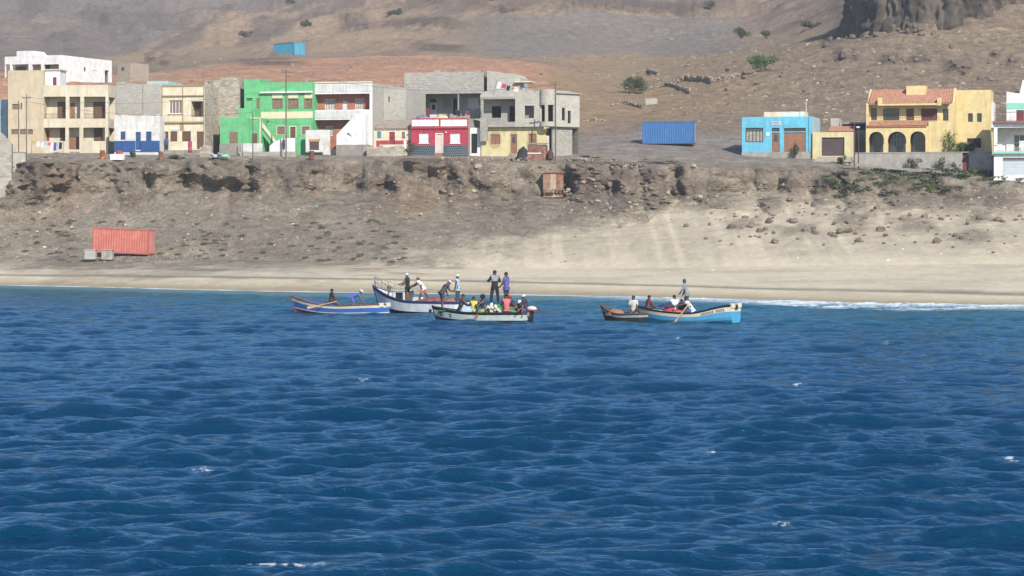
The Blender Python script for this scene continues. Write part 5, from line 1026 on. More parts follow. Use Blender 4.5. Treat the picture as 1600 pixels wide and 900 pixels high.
# ================================================================== people
SKIN = [mat('dark_skin', (106, 76, 60), var=.06, rough=.6), mat('brown_skin', (130, 92, 70), var=.06, rough=.6)]
CL = lambda nm, c: mat(nm, c, var=.1, scale=5, rough=.95)
HAIRM = mat('black_hair', (30, 27, 28), var=.2, scale=12); EYEM = mat('eye_white', (210, 205, 200)); LIPM = mat('lip_brown', (92, 50, 46))
def rx(v, a_): c_, s_ = math.cos(a_), math.sin(a_); return Vector((v[0], v[1]*c_-v[2]*s_, v[1]*s_+v[2]*c_))
def skin_mesh(name, verts, edges, radii, root, sub=1):
    me = bpy.data.meshes.new(name); me.from_pydata([tuple(v) for v in verts], edges, []); o = bpy.data.objects.new(name, me); COL.objects.link(o)
    o.modifiers.new('s', 'SKIN'); sv = me.skin_vertices[0].data
    for i, r in enumerate(radii): r = r if isinstance(r, tuple) else (r, r); sv[i].radius = (r[0]*1.34, r[1]*1.34)
    for i in range(len(verts)): sv[i].use_root = i == root
    su = o.modifiers.new('d', 'SUBSURF'); su.levels = sub
    return o
PENDING = []
def person(label, pos, face, top, bottom=None, hat=None, cap_brim=True, hairlen=0, skin=0, H=1.72, lean=0., hip=(0, 0), knee=(0, 0), sh=(0, 0), el=(10, 10), ab=(12, 12), spread=6, seated=False, sleeve=.55, legs='short', headpitch=0., group='people aboard the boats', back=None, dress=False):
    """pos: ground contact under the feet (or the seat, when seated); face: heading in degrees, 0 = away from the sea viewer, 90 = left"""
    k = H/1.72; R = math.radians; J = {}
    ln = R(lean); pel = Vector((0, 0, 0)); up = Vector((0, math.sin(ln), math.cos(ln))); fw = Vector((0, math.cos(ln), -math.sin(ln)))
    J['pel'] = pel; J['spi'] = pel+up*.20*k; J['che'] = pel+up*.40*k; J['nec'] = pel+up*.53*k
    hp = R(lean*.55+headpitch); hu = Vector((0, math.sin(hp), math.cos(hp))); hf = Vector((0, math.cos(hp), -math.sin(hp)))
    J['h0'] = J['nec']+hu*.07*k; J['h1'] = J['h0']+hu*.075*k+hf*.012; J['h2'] = J['h1']+hu*.075*k; 
    for s_, n in ((-1, 0), (1, 1)):
        S = 'LR'[n]; J['sh'+S] = J['nec']+Vector((s_*.175*k, 0, 0))-up*.055*k
        def ad(a_, b_): return Vector((s_*math.sin(R(b_)), math.sin(R(a_))*math.cos(R(b_)), -math.cos(R(a_))*math.cos(R(b_))))
        J['el'+S] = J['sh'+S]+ad(sh[n], ab[n])*.29*k; J['wr'+S] = J['el'+S]+ad(sh[n]+el[n], ab[n]*.2-6)*.25*k; J['ha'+S] = J['wr'+S]+ad(sh[n]+el[n]+8, ab[n]*.2)*.08*k
        J['hi'+S] = Vector((s_*.09*k, 0, -.05*k)); t_ = Vector((s_*math.sin(R(spread)), math.sin(R(hip[n])), -math.cos(R(hip[n])))).normalized(); J['kn'+S] = J['hi'+S]+t_*.42*k
        g = hip[n]-knee[n]; t_ = Vector((s_*math.sin(R(spread*.4)), math.sin(R(g)), -math.cos(R(g)))).normalized(); J['an'+S] = J['kn'+S]+t_*.42*k; J['to'+S] = J['an'+S]+Vector((s_*.03, .15*k*math.cos(R(max(-60, min(60, g*.3)))), -.045*k))
    lo = -.13*k if seated else min(J['toL'].z, J['toR'].z)-.03*k
    sh_ = Vector((0, 0, -lo)); J = {a1: b1_+sh_ for a1, b1_ in J.items()}
    root = thing('person', label, 'person', pos, math.radians(face), group)
    # body: one skinned figure
    order = ['pel', 'spi', 'che', 'nec', 'h0', 'h1', 'h2', 'shL', 'elL', 'wrL', 'haL', 'shR', 'elR', 'wrR', 'haR', 'hiL', 'knL', 'anL', 'toL', 'hiR', 'knR', 'anR', 'toR']
    rad = dict(pel=(.135, .10), spi=(.125, .09), che=(.145, .10), nec=.052, h0=.070, h1=.088, h2=.062, sh=.062, el=.042, wr=.030, ha=(.042, .022), hi=.085, kn=.056, an=.037, to=(.045, .028))
    ix = {n: i for i, n in enumerate(order)}; E = [('pel', 'spi'), ('spi', 'che'), ('che', 'nec'), ('nec', 'h0'), ('h0', 'h1'), ('h1', 'h2')]
    for S in 'LR': E += [('che', 'sh'+S), ('sh'+S, 'el'+S), ('el'+S, 'wr'+S), ('wr'+S, 'ha'+S), ('pel', 'hi'+S), ('hi'+S, 'kn'+S), ('kn'+S, 'an'+S), ('an'+S, 'to'+S)]
    rr = [rad.get(n, rad.get(n[:2])) for n in order]; rr = [tuple(x*k for x in r) if isinstance(r, tuple) else r*k for r in rr]
    V = [J[n] for n in order]; ED = [(ix[a1], ix[b1_]) for a1, b1_ in E]; n0 = len(V)
    for S, s_ in (('L', -1), ('R', 1)):      # fingers and thumb
        d_ = (J['ha'+S]-J['wr'+S]).normalized(); sd = Vector((s_, 0, 0)).cross(d_).normalized() if abs(d_.x) < .9 else Vector((0, 1, 0))
        for f in range(4):
            a1 = J['ha'+S]+sd*(.028-.018*f)*k; q = a1+d_*.04*k; q2 = q+(d_*.8+Vector((-s_*.5, 0, 0))).normalized()*(.035-.004*abs(f-1))*k; V += [q, q2]; rr += [.010, .008]; ED += [(ix['ha'+S], len(V)-2), (len(V)-2, len(V)-1)]
        q = J['wr'+S]+d_*.03*k+sd*.05*k; V += [q, q+(d_+sd*.4)*.03*k]; rr += [.011, .009]; ED += [(ix['wr'+S], len(V)-2), (len(V)-2, len(V)-1)]
    PENDING.append((skin_mesh('body', V, ED, rr, 0), SKIN[skin], root))
    # clothes
    V = [J['pel']-(J['spi']-J['pel'])*.25, J['pel'], J['spi'], J['che'], J['nec']-up*.02]; rr = [(.146, .112), (.146, .112), (.140, .105), (.160, .115), .062]; ED = [(0, 1), (1, 2), (2, 3), (3, 4)]
    for S in 'LR':
        a1, b1_, c1 = J['sh'+S], J['el'+S], J['wr'+S]; V.append(a1); ED.append((3, len(V)-1)); rr.append(.074)
        if sleeve > 0:
            V.append(a1+(b1_-a1)*min(1, sleeve)); ED.append((len(V)-2, len(V)-1)); rr.append(.062 if sleeve < 1 else .055)
            if sleeve > 1: V.append(b1_+(c1-b1_)*.9); ED.append((len(V)-2, len(V)-1)); rr.append(.042)
    rr = [tuple(x*k for x in r) if isinstance(r, tuple) else r*k for r in rr]
    if top is not None: PENDING.append((skin_mesh('shirt', V, ED, rr, 1), top, root))
    if bottom is not None:
        V = [J['pel']+Vector((0, 0, .05*k)), J['pel']-Vector((0, 0, .01))]; rr = [(.142, .108), (.145, .112)]; ED = [(0, 1)]
        for S in 'LR':
            V.append(J['hi'+S]); ED.append((1, len(V)-1)); rr.append(.098); a1, b1_ = J['hi'+S], J['kn'+S]
            V.append(a1+(b1_-a1)*(.85 if legs == 'short' else 1)); ED.append((len(V)-2, len(V)-1)); rr.append(.078 if legs == 'short' else .068)
            if legs == 'long': V.append(b1_+(J['an'+S]-b1_)*.95); ED.append((len(V)-2, len(V)-1)); rr.append(.052)
        rr = [tuple(x*k for x in r) if isinstance(r, tuple) else r*k for r in rr]
        PENDING.append((skin_mesh('trousers' if legs == 'long' else 'shorts', V, ED, rr, 1), bottom, root))
    if dress:
        V = [J['che'], J['pel'], J['pel']-Vector((0, 0, .45)), J['pel']-Vector((0, 0, .75))]; PENDING.append((skin_mesh('dress', V, [(0, 1), (1, 2), (2, 3)], [(.16, .12), (.15, .12), (.2, .16), (.22, .18)], 1), top, root))
    # head details in the head's own frame
    hx = Vector((1, 0, 0)); O_ = J['h1']
    def hp_(x, y, z): return O_+(hx*x+hf*y+hu*z)*k
    def headball(mb, c, r, nu=12, nv=7, zmin=-1.): 
        t = MB(); t.ball((0, 0, 0), 1, nu, nv, zmin=zmin); mb.add([c+(hx*v[0]*r[0]+hf*v[1]*r[1]+hu*v[2]*r[2])*k for v in t.v], t.f); return mb
    mb = MB(); headball(mb, hp_(-.032, .082, .012), (.012, .01, .008), 6, 4); headball(mb, hp_(.032, .082, .012), (.012, .01, .008), 6, 4); mb.build('eyes', EYEM, root, True)
    mb = MB(); headball(mb, hp_(0, .092, -.02), (.014, .022, .022), 8, 5); mb.build('nose', SKIN[skin], root, True); mb = MB(); headball(mb, hp_(0, .080, -.055), (.026, .012, .010), 8, 4); mb.build('mouth', LIPM, root, True)
    mb = MB(); headball(mb, hp_(-.088, 0, -.005), (.012, .024, .032), 6, 5); headball(mb, hp_(.088, 0, -.005), (.012, .024, .032), 6, 5); mb.build('ears', SKIN[skin], root, True)
    mb = MB(); headball(mb, hp_(0, -.012, .035), (.096+hairlen, .100+hairlen, .092+hairlen), 14, 7, zmin=-.45 if not hairlen else -.85); mb.build('hair', HAIRM, root, True)
    if hat is not None:
        mb = MB(); headball(mb, hp_(0, -.004, .052), (.104, .112, .095), 14, 6, zmin=-.15)
        if cap_brim:
            t = MB(); t.ball((0, 0, 0), 1, 12, 3, zmin=-1); mb.add([hp_(v[0]*.075, .115+v[1]*.075, .045+v[2]*.010) for v in t.v], t.f)
        mb.build('cap', hat, root, True)
    return root
def onboat(px, py, Y): return at(px, py, Y)
def finish_people():
    bpy.context.view_layer.update(); dg = bpy.context.evaluated_depsgraph_get()
    done = []
    for o, m, root in PENDING:
        me = bpy.data.meshes.new_from_object(o.evaluated_get(dg)); done.append((o, me, m, root))
    for o, me, m, root in done:
        nm = o.name.split('.')[0]; old = o.data; bpy.data.objects.remove(o); bpy.data.meshes.remove(old); me.name = nm; me.materials.clear(); me.materials.append(m)
        me.polygons.foreach_set('use_smooth', [True]*len(me.polygons)); link(nm, me, root)
BLK = CL('black_cloth', (46, 44, 50)); NVY = CL('navy_cloth', (56, 54, 88)); WHT = CL('white_cloth', (236, 232, 236)); BLU = CL('bright_blue_cloth', (64, 100, 214)); ORG = CL('orange_cloth', (232, 108, 76)); LBL = CL('light_blue_cloth', (166, 196, 226))
GRY = CL('grey_cloth', (150, 150, 160)); DGR = CL('charcoal_cloth', (74, 72, 84)); YEL = CL('yellow_cloth', (212, 202, 70)); LIM = CL('lime_cloth', (150, 184, 70)); PNK = CL('coral_pink_cloth', (236, 96, 106)); PUR = CL('dark_purple_cloth', (70, 56, 92)); MRN = CL('maroon_cloth', (132, 56, 62)); LGR = CL('pale_grey_cloth', (204, 198, 192)); CRM = CL('cream_cap', (236, 224, 196)); REDC = CL('red_cloth', (214, 60, 62)); VIO = CL('violet_blue_cloth', (92, 88, 190)); OGC = CL('orange_cap', (236, 140, 70)); MAG = CL('magenta_cloth', (216, 60, 100)); ROYAL = CL('royal_blue_cloth', (50, 90, 190))
# leftmost boat
person('man in black shirt rowing, seated in the blue and white boat', onboat(517.5, 474.5, 157.4), -70, BLK, NVY, seated=True, lean=4, hip=(82, 78), knee=(70, 70), sh=(30, 35), el=(30, 30))
person('bent over man in bright blue shirt and cream cap in the blue and white boat', onboat(549, 486, 156.7), -85, BLU, BLU, hat=CRM, lean=72, hip=(28, 20), knee=(50, 50), sh=(30, 25), el=(0, 5), headpitch=-10, skin=1)
# launch
person('man in black shirt and white cap standing on the white launch', onboat(637, 471.5, 159.2), 70, BLK, BLK, hat=WHT, cap_brim=False, sh=(30, 20), el=(40, 45), skin=1, lean=4)
person('man in white shirt, orange shorts and orange cap leaning on the white launch', onboat(661, 473, 158.9), 85, WHT, ORG, hat=OGC, lean=36, hip=(20, -25), knee=(12, 10), sh=(50, 40), el=(18, 20), headpitch=-25)
# crowded boat
person('man in charcoal clothes and white cap bending at the bow of the crowded boat', onboat(691, 482.5, 144.5), -60, DGR, DGR, hat=WHT, lean=38, hip=(8, -4), knee=(6, 4), sh=(15, 5), el=(5, 70), headpitch=25, sleeve=.6)
person('man in light blue shirt and cream cap standing behind the crowded boat bow', onboat(715, 474, 157.8), 70, LBL, DGR, hat=CRM, legs='long', sh=(5, 8), sleeve=.5)
person('man in dark clothes seated at the bow half of the crowded boat', onboat(719.5, 484.5, 144.2), -80, BLK, BLK, seated=True, lean=14, hip=(80, 75), knee=(75, 85), sh=(40, 35), el=(30, 40), sleeve=0)
person('person in bright yellow top sitting low in the crowded boat', onboat(741, 487, 143.9), 20, YEL, DGR, seated=True, lean=12, hip=(85, 85), knee=(80, 80), sh=(25, 25), el=(45, 30), H=1.6, hat=None)
person('person with big dark curls and grey shirt sitting with bare legs over the side', onboat(756, 486.5, 143.1), 110, DGR, LIM, seated=True, lean=6, hip=(70, 62), knee=(40, 70), sh=(55, 20), el=(85, 40), hairlen=.05, skin=1, spread=14)
jk = person('man in grey and black jacket standing tall with back turned in the crowded boat', onboat(773, 475, 143.7), 10, BLK, BLK, H=1.84, legs='long', sleeve=1.2, sh=(20, 20), el=(75, 70), ab=(28, 24), spread=10, hat=BLK, cap_brim=False)
person('man in violet blue shirt and dark cap standing beside the man in the jacket', onboat(791, 475, 143.9), 60, VIO, NVY, H=1.74, hat=BLK, sh=(15, 10), el=(30, 20), sleeve=.7, legs='short')
person('person in coral pink T-shirt sitting with back turned in the crowded boat', onboat(791.5, 485.5, 142.95), 5, PNK, DGR, seated=True, lean=8, hip=(80, 80), knee=(80, 80), sh=(20, 20), el=(30, 30), hat=None)
person('person in dark purple top and red head cloth hunched near the outboard motor', onboat(805, 485, 143.3), 100, PUR, NVY, seated=True, lean=28, hip=(80, 80), knee=(85, 85), sh=(40, 40), el=(40, 40), hat=REDC, cap_brim=False, sleeve=1.2)
person('man in navy jacket and white cap at the stern of the crowded boat', onboat(824, 487, 143.0), 75, NVY, NVY, seated=True, lean=18, hip=(80, 80), knee=(80, 80), sh=(30, 30), el=(40, 40), hat=WHT, cap_brim=False, sleeve=1.2, H=1.8)
person('bare legged person with white and blue cap crouching by the outboard motor', onboat(818, 488, 142.3), 150, NVY, BLU, seated=True, lean=48, hip=(110, 105), knee=(110, 110), sh=(50, 50), el=(30, 30), hat=WHT, skin=1, H=1.6)
# small dark boat
person('man in pale grey shirt with bare legs sitting in the small dark boat', onboat(990, 487.5, 142.85), 170, LGR, DGR, seated=True, lean=4, hip=(70, 65), knee=(75, 75), sh=(20, 15), el=(30, 25), sleeve=.9)
# turquoise boat
person('man in maroon shirt leaning on the side of the turquoise boat', onboat(1012, 487, 142.85), -70, MRN, DGR, seated=True, lean=8, hip=(80, 80), knee=(80, 80), sh=(45, 35), el=(10, 12), sleeve=.8)
person('man in white shirt with back turned seated in the turquoise boat', onboat(1055, 486, 142.15), 10, WHT, DGR, seated=True, lean=20, hip=(80, 80), knee=(80, 80), sh=(20, 20), el=(30, 30), ab=(35, 25))
person('small dark haired person sitting low beside the oarsman in the turquoise boat', onboat(1064.5, 488, 141.75), -20, BLK, DGR, seated=True, lean=5, hip=(80, 80), knee=(80, 80), sh=(20, 20), el=(60, 60), H=1.4, sleeve=0)
person('oarsman in white T-shirt and blue shorts pulling the long oar', onboat(1081, 487, 141.45), 80, WHT, ROYAL, seated=True, lean=34, hip=(75, 70), knee=(70, 75), sh=(60, 45), el=(25, 30), headpitch=-5)
person('man in grey jacket and blue and white headband standing in the turquoise boat', onboat(1073, 483.5, 141.95), 75, GRY, DGR, H=1.66, lean=12, sh=(20, 10), el=(15, 10), sleeve=1.2, legs='long', hat=ROYAL, cap_brim=False)
# on shore
person('woman in magenta dress standing by the cream house', at(297, 240, 289.5), 150, MAG, None, dress=True, H=1.62, group='people on the village street')
person('person in dark top by the utility pole', at(443.5, 234, 288.8), 60, DGR, NVY, H=1.3, legs='long', group='people on the village street')
person('person in grey blue shirt in the cream house doorway', at(260, 236, 292.4), 180, ROYAL, DGR, H=1.6, legs='long', group='people on the village street')
finish_people()
for o in COL.objects:
    if o.parent is jk and o.name.startswith('shirt'):
        o.data.materials.append(GRY); zc_ = [p.center.z for p in o.data.polygons]; zt_ = max(zc_)
        for p in o.data.polygons: p.material_index = 1 if (p.center.z > zt_-.36 and abs(p.center.x) < .19) else 0
# ------------------------------------------------------------------ oars, nets, floats and gear
def oar(label, a_, b_, blade=.55):
    """shaft from a_ (handle) to b_ (blade tip)"""
    r = thing('oar', label, 'oar', a_); d = b_-a_; L = d.length; r.rotation_euler = d.to_track_quat('X', 'Z').to_euler()
    MB().tube([(0, 0, 0), (L-blade+.05, 0, 0)], .03, 8).build('shaft', OARW, r); mb = MB(); mb.prism([(L-blade, -.03), (L-blade+.15, -.07), (L, -.075), (L, .075), (L-blade+.15, .07), (L-blade, .03)], -.012, .012); mb.build('blade', OARW, r)
oar('long pale oar pulled by the oarsman of the turquoise boat', at(1078.5, 472, 140.4), at(1052, 507, 139.1)); oar('wooden oar resting over the side of the blue and white boat', at(527, 471, 157), at(480, 481, 156.1), .7)
def heap(name, label, cat, c, size, m, n=60, seed=1, kind=None, group=None):
    """crumpled heap of net: a lumpy mound with folds"""
    g = np.linspace(0, 2*np.pi, 41)[:-1]; vs = []; fs = []; R_ = 12
    for j in range(R_+1):
        t = j/R_; rr_ = np.cos(t*np.pi/2); zz = np.sin(t*np.pi/2)
        for p in g:
            q = 1+.22*float(fbm(np.array([3*math.cos(p)+seed*7]), np.array([3*math.sin(p)]), np.array([t*3]), 3)[0])
            vs.append((size[0]*rr_*math.cos(p)*q, size[1]*rr_*math.sin(p)*q, size[2]*zz*q))
    for j in range(R_):
        for i in range(40): fs.append((j*40+i, j*40+(i+1) % 40, (j+1)*40+(i+1) % 40, (j+1)*40+i))
    o = MB().add(vs, fs).build(name, m, None, True); o.location = c; return tag(o, label, cat, group, kind)
NETR = mat('red_net', (150, 62, 68), var=.35, scale=9, rgb2=(176, 120, 100)); NETG = mat('green_net', (66, 150, 84), var=.3, scale=9)
heap('fishing_net', 'heap of dark red fishing net in the white launch', 'fishing net', at(676, 477, 158.4), (1.25, .6, .48), NETR, seed=2); heap('fishing_net', 'green fishing net heaped at the stern of the crowded boat', 'fishing net', at(786, 492, 143.4), (.95, .5, .62), NETG, seed=4)
heap('fishing_net', 'orange and red net bundle at the stern end of the white launch', 'fishing net', at(706, 477, 157.9), (.5, .35, .38), mat('orange_net', (206, 104, 80), var=.35, scale=9), seed=6)
heap('tarpaulin', 'brown folded tarpaulin in the bow of the small dark boat', 'tarpaulin', at(962, 493, 143.3), (.55, .4, .35), BROWNL, seed=8)
heap('cloth_bundle', 'red bundle between the people in the turquoise boat', 'bundle', at(1046.5, 492, 142.0), (.36, .3, .55), REDC, seed=9); heap('cloth_bundle', 'dark blue bundle lying on the red bundle in the turquoise boat', 'bundle', at(1043, 480, 142.1), (.5, .35, .2), NVY, seed=12); heap('cloth_bundle', 'orange red bag on the floor of the turquoise boat beside the oarsman', 'bundle', at(1059, 491, 141.6), (.3, .22, .25), mat('orange_bag', (206, 92, 66), var=.2), seed=13)
heap('cloth_bundle', 'blue and white cloth bundle in the bow half of the crowded boat', 'bundle', at(729, 487, 143.6), (.38, .3, .3), LBL, seed=15)
FL = mat('float_white', (226, 216, 200), var=.1, scale=6); fl = MB().ball((0, 0, 0), (.10, .10, .085), 10, 8).ball((0, 0, .08), (.02, .02, .03), 6, 4).build('net_float', FL, None, True); tag(fl, 'pale net float piled among the people in the crowded boat', 'net float', 'net floats piled in the crowded boat')
rf = random.Random(3)
for i in range(26):
    o = fl if i == 0 else fl.copy()
    if i: COL.objects.link(o)
    o.location = at(760+rf.random()*24, 489-abs(rf.gauss(0, 1))*4-6*(rf.random()), 142.8+rf.random()*.6); o.rotation_euler = (rf.random()*3, rf.random()*3, 0)
q = thing('cool_box', 'white cool box on the deck of the crowded boat', 'box', at(729, 484, 144.8), .3); MB().box(-.35, .35, -.22, .22, 0, .34).build('box_body', BWHITE, q); MB().box(-.37, .37, -.24, .24, .343, .41).build('lid', BWHITE, q)
q = thing('fuel_can', 'red fuel can at the stern of the crowded boat', 'fuel can', at(814, 491, 142.2), .4); MB().box(-.2, .2, -.13, .13, 0, .28).build('can_body', BRED, q); MB().tube([(-.1, 0, .28), (-.1, 0, .36), (.1, 0, .36), (.1, 0, .28)], .02, 5).build('handle', BRED, q); MB().tube([(.16, 0, .28), (.16, 0, .33)], .035, 8).build('cap', BWHITE, q)
# ================================================================== containers, sheds, street things
def corr(mb, x0, x1, z0, z1, y, per=.28, dep=.05, flip=False, axis='x'):
    n = int(round((x1-x0)/per)); P = []
    for i in range(n):
        a_ = x0+(x1-x0)*i/n; w_ = (x1-x0)/n
        P += [(a_, 0), (a_+w_*.3, 0), (a_+w_*.5, dep), (a_+w_*.8, dep)]
    P.append((x1, 0)); f = (lambda u, d, z: (u, y+d, z)) if axis == 'x' else (lambda u, d, z: (y-d, u, z))
    for (u0, d0), (u1, d1) in zip(P, P[1:]): mb.add([f(u0, d0, z0), f(u1, d1, z0), f(u1, d1, z1), f(u0, d0, z1)], [(0, 1, 2, 3)])
    return mb
def container(label, loc, th, m, dm, roll=0.):
    r = thing('shipping_container', label, 'container', loc); r.rotation_euler = (0, math.radians(roll), -math.radians(th)); L, W, Ht = 6.06, 2.44, 2.59
    mb = MB(); corr(mb, .14, L-.14, .18, Ht-.12, .02); corr(mb, .14, W-.14, .18, Ht-.12, L-.02, axis='y'); mb.box(.03, L-.06, W-.08, W-.03, .18, Ht-.12).box(.02, .06, .1, W-.1, .18, Ht-.12); mb.build('corrugated_panel', m, r)
    mb = MB()
    for x in (0, L-.14):
        for y in (0, W-.14): mb.box(x, x+.14, y, y+.14, .0, Ht)
    for y in (.003, W-.123): mb.box(.14, L-.14, y, y+.12, .02, .18).box(.14, L-.14, y, y+.12, Ht-.12, Ht-.005)
    for x in (.003, L-.123): mb.box(x, x+.12, .14, W-.14, .02, .18).box(x, x+.12, .14, W-.14, Ht-.12, Ht-.005)
    mb.build('frame', dm, r); MB().box(.1, L-.1, .1, W-.1, Ht-.06, Ht-.02).build('roof', m, r); MB().box(.1, L-.1, .1, W-.1, .1, .16).build('base', dm, r)
    mb = MB()
    for y in (.45, 1.0, 1.45, 2.0): mb.tube([(L+.03, y, .2), (L+.03, y, Ht-.15)], .02, 5)
    mb.build('locking_bar', GREYM, r); MB().box(L+.001, L+.012, W/2-.012, W/2+.012, .2, Ht-.14).build('door_seam', dm, r)
    return r
RC = container('faded red shipping container at the foot of the slope above the beach', at(143.5, 394.5, 265.5), 9, mat('faded_red_steel', (226,112,94), var=.08, scale=1.2, rgb2=(216,140,116), stain=.14), mat('dull_red_steel', (206,100,84), var=.1, stain=.15), 2.2)
container('blue shipping container beside the dirt road near the sky blue house', at(1003.6, 225, 299), 8, mat('blue_steel', (52,118,192), rgb2=(70,118,172), var=.08, stain=.16), mat('dull_blue_steel', (52,108,176), var=.1, stain=.2), 0)
g_ = ground_at(459, 86); tq = math.radians(50); container('turquoise shipping container high on the hillside above the green house', Vector((g_.x-7.5*math.cos(tq), g_.y+7.5*math.sin(tq), H0+(YH-86.5)*g_.y/F)), 50, mat('turquoise_steel', (60,176,214), var=.08, stain=.2), mat('dull_turquoise_steel', (60,140,170), var=.1, stain=.2)).scale = (1.24, 1.24, 1.1)
for i, (px, lab) in enumerate(((132, 'grey wooden crate left of the other crate before the red container'), (158.5, 'grey wooden crate with a stained front by the red container'))):
    r = thing('wooden_crate', lab, 'crate', at(px, 406+.5*i, 261), -math.radians(4)); cm = mat('grey_crate_wood', (184,178,164), var=.1, scale=3) if i == 0 else mat('stained_crate_wood', (176,168,152), var=.14, scale=2, rgb2=(150,128,112)); mb = MB()
    for k in range(5): mb.box(k*.225, k*.225+.215, 0, .03, .06, 1.0)
    mb.box(0, 1.12, .03, .06, .06, 1).box(0, 1.12, .74, .8, .06, 1).box(0, .05, .06, .74, .06, 1).box(1.07, 1.12, .06, .74, .06, 1).box(0, 1.12, .06, .74, .06, .12); mb.build('crate_body', cm, r); MB().box(-.06, 1.18, -.06, .86, 1.003, 1.09).build('lid', cm, r); MB().box(0, 1.12, .05, .7, -.02, .055).build('skid', DBROWN, r)
g_ = ground_at(188.5, 355); r = thing('metal_frame', 'rusty metal frame standing on the slope behind the red container', 'frame', g_); mb = MB()
for x in (-.35, .35):
    for y in (0, .4): mb.tube([(x, y, -.2), (x, y, .75)], .03, 5)
for z_ in (.72, .25): mb.tube([(-.35, 0, z_), (.35, 0, z_), (.35, .4, z_), (-.35, .4, z_), (-.35, 0, z_)], .03, 5)
mb.build('frame', RUST, r)
# tin sheds
r = House('tin_shed', 'rusty sheet metal shed in front of the pale yellow corner building', 824, 250, 286.5, 10, 'shed'); u = r.rect((824,226,852,250)); mb = MB(); corr(mb, 0, u[2], u[1]-.6, u[3], 0, .18, .03); corr(mb, 0, 1.8, u[1]-.6, u[3], u[2], .18, .03, axis='y'); mb.box(.01, .03, .05, 1.8, u[1]-.6, u[3]).box(0, u[2], 1.8, 1.82, u[1]-.6, u[3]); mb.build('sheet_wall', RUST, r.root); mb = MB(); mb.add([(-.12, -.12, u[3]+.06), (u[2]+.12, -.12, u[3]+.02), (u[2]+.12, 1.95, u[3]+.2), (-.12, 1.95, u[3]+.24), (-.12, -.12, u[3]+.1), (u[2]+.12, -.12, u[3]+.06), (u[2]+.12, 1.95, u[3]+.24), (-.12, 1.95, u[3]+.28)], [(3, 2, 1, 0), (4, 5, 6, 7), (0, 1, 5, 4), (1, 2, 6, 5), (2, 3, 7, 6), (3, 0, 4, 7)]); mb.build('roof', GREYM, r.root)
u2 = r.rect((824.5,238.5,846,240.5)); MB().box(.02, u2[2], -.03, -.003, u2[1], u2[3]).build('batten', WHITED, r.root)
heap('tarpaulin', 'dark tarpaulin covered heap leaning on the rusty tin shed', 'tarpaulin', at(817, 250, 286.8), (.7, .5, 1.35), mat('dark_tarp', (58,56,58), var=.2), seed=21); heap('tarpaulin', 'maroon tarpaulin bundle between the tin shed and the pole', 'tarpaulin', at(860, 248, 286.8), (.4, .4, 1.1), mat('maroon_tarp', (98,60,66), var=.2), seed=23)
r = House('plank_shed', 'small brown plank shed perched on stones in the bank below the corner building', 848.5, 297, 281.6, 6, 'shed'); u = r.rect((848.5,270.5,880,297)); mb = MB(); mb.box(0, .8, 0, 1.6, u[1]-.8, u[3]).build('plank_wall', mat('shed_plank', (170,124,94), var=.2, scale=2.5), r.root); MB().box(.803, 1.42, -.01, 1.6, u[1]-.8, u[3]-.01).build('door', mat('shed_door', (196,166,134), var=.1), r.root); MB().box(1.423, u[2], 0, 1.6, u[1]-.8, u[3]-.005).build('plank_wall', RUST, r.root); mb = MB(); mb.prism([(-.15, u[3]+.02), (u[2]+.15, u[3]-.02), (u[2]+.15, u[3]+.1), (-.15, u[3]+.15)], -.15, 1.8); mb.build('roof', RUST, r.root)
# utility poles and wires
poles = [(447, 108, 248, 287.5, 'tall wooden utility pole in front of the green house'), (868, 128, 252, 284.5, 'tall wooden utility pole by the corner building'), (29, 157, 240, 285, 'thin pole nearest the frame edge before the beige stair tower'), (41.5, 148, 242, 285, 'thin pole with wires, second from the left edge, by the beige house'), (395, 172, 247, 286.8, 'short thin pole in front of the green house porch'), (1335, 191, 256, 281, 'dark pole at the end of the concrete garden wall'), (1341.5, 199, 255, 282, 'pale short pole with a lamp beside the dark pole')]
tops = []
for i, (px, t, b_, Y, lab) in enumerate(poles):
    base = at(px, b_, Y); top_ = at(px, t, Y); Hh = top_.z-base.z; r = thing('utility_pole', lab, 'pole', base); rad_ = .085 if i < 2 else .065
    MB().tube([(0, 0, -1), (0, 0, Hh)], [rad_, rad_*.75], 8).build('post', WOODP if i < 5 else DBROWN, r); tops.append(top_)
    mb = MB()
    if i == 6: mb.box(-.25, .12, -.1, .1, Hh-.05, Hh+.1); mb.build('lamp', WHITED, r)
    else:
        mb.box(-.5, .5, -.05, .05, Hh-.4, Hh-.3)
        for x in (-.42, 0, .42): mb.tube([(x, 0, Hh-.3), (x, 0, Hh-.15)], .03, 5)
        (mb.build('crossarm', WOODP, r) if i in (0, 1, 3) else None)
def wire(a_, b_, sag, lab):
    pts = [a_.lerp(b_, k/14)-Vector((0, 0, sag*4*(k/14)*(1-k/14))) for k in range(15)]; tag(MB().tube(pts, .014, 4).build('overhead_wire', DBROWN), lab, 'wire', 'overhead wires along the village street')
off = Vector((0, 0, -.25)); wire(tops[3]+off, tops[0]+off*8, 1.2, 'overhead wire from the thin left pole to the tall pole at the green house'); wire(tops[3]+off*3, tops[4]+off, .9, 'lower overhead wire from the thin left pole to the short porch pole'); wire(tops[0]+off, tops[1]+off, 1.4, 'overhead wire between the two tall wooden poles')
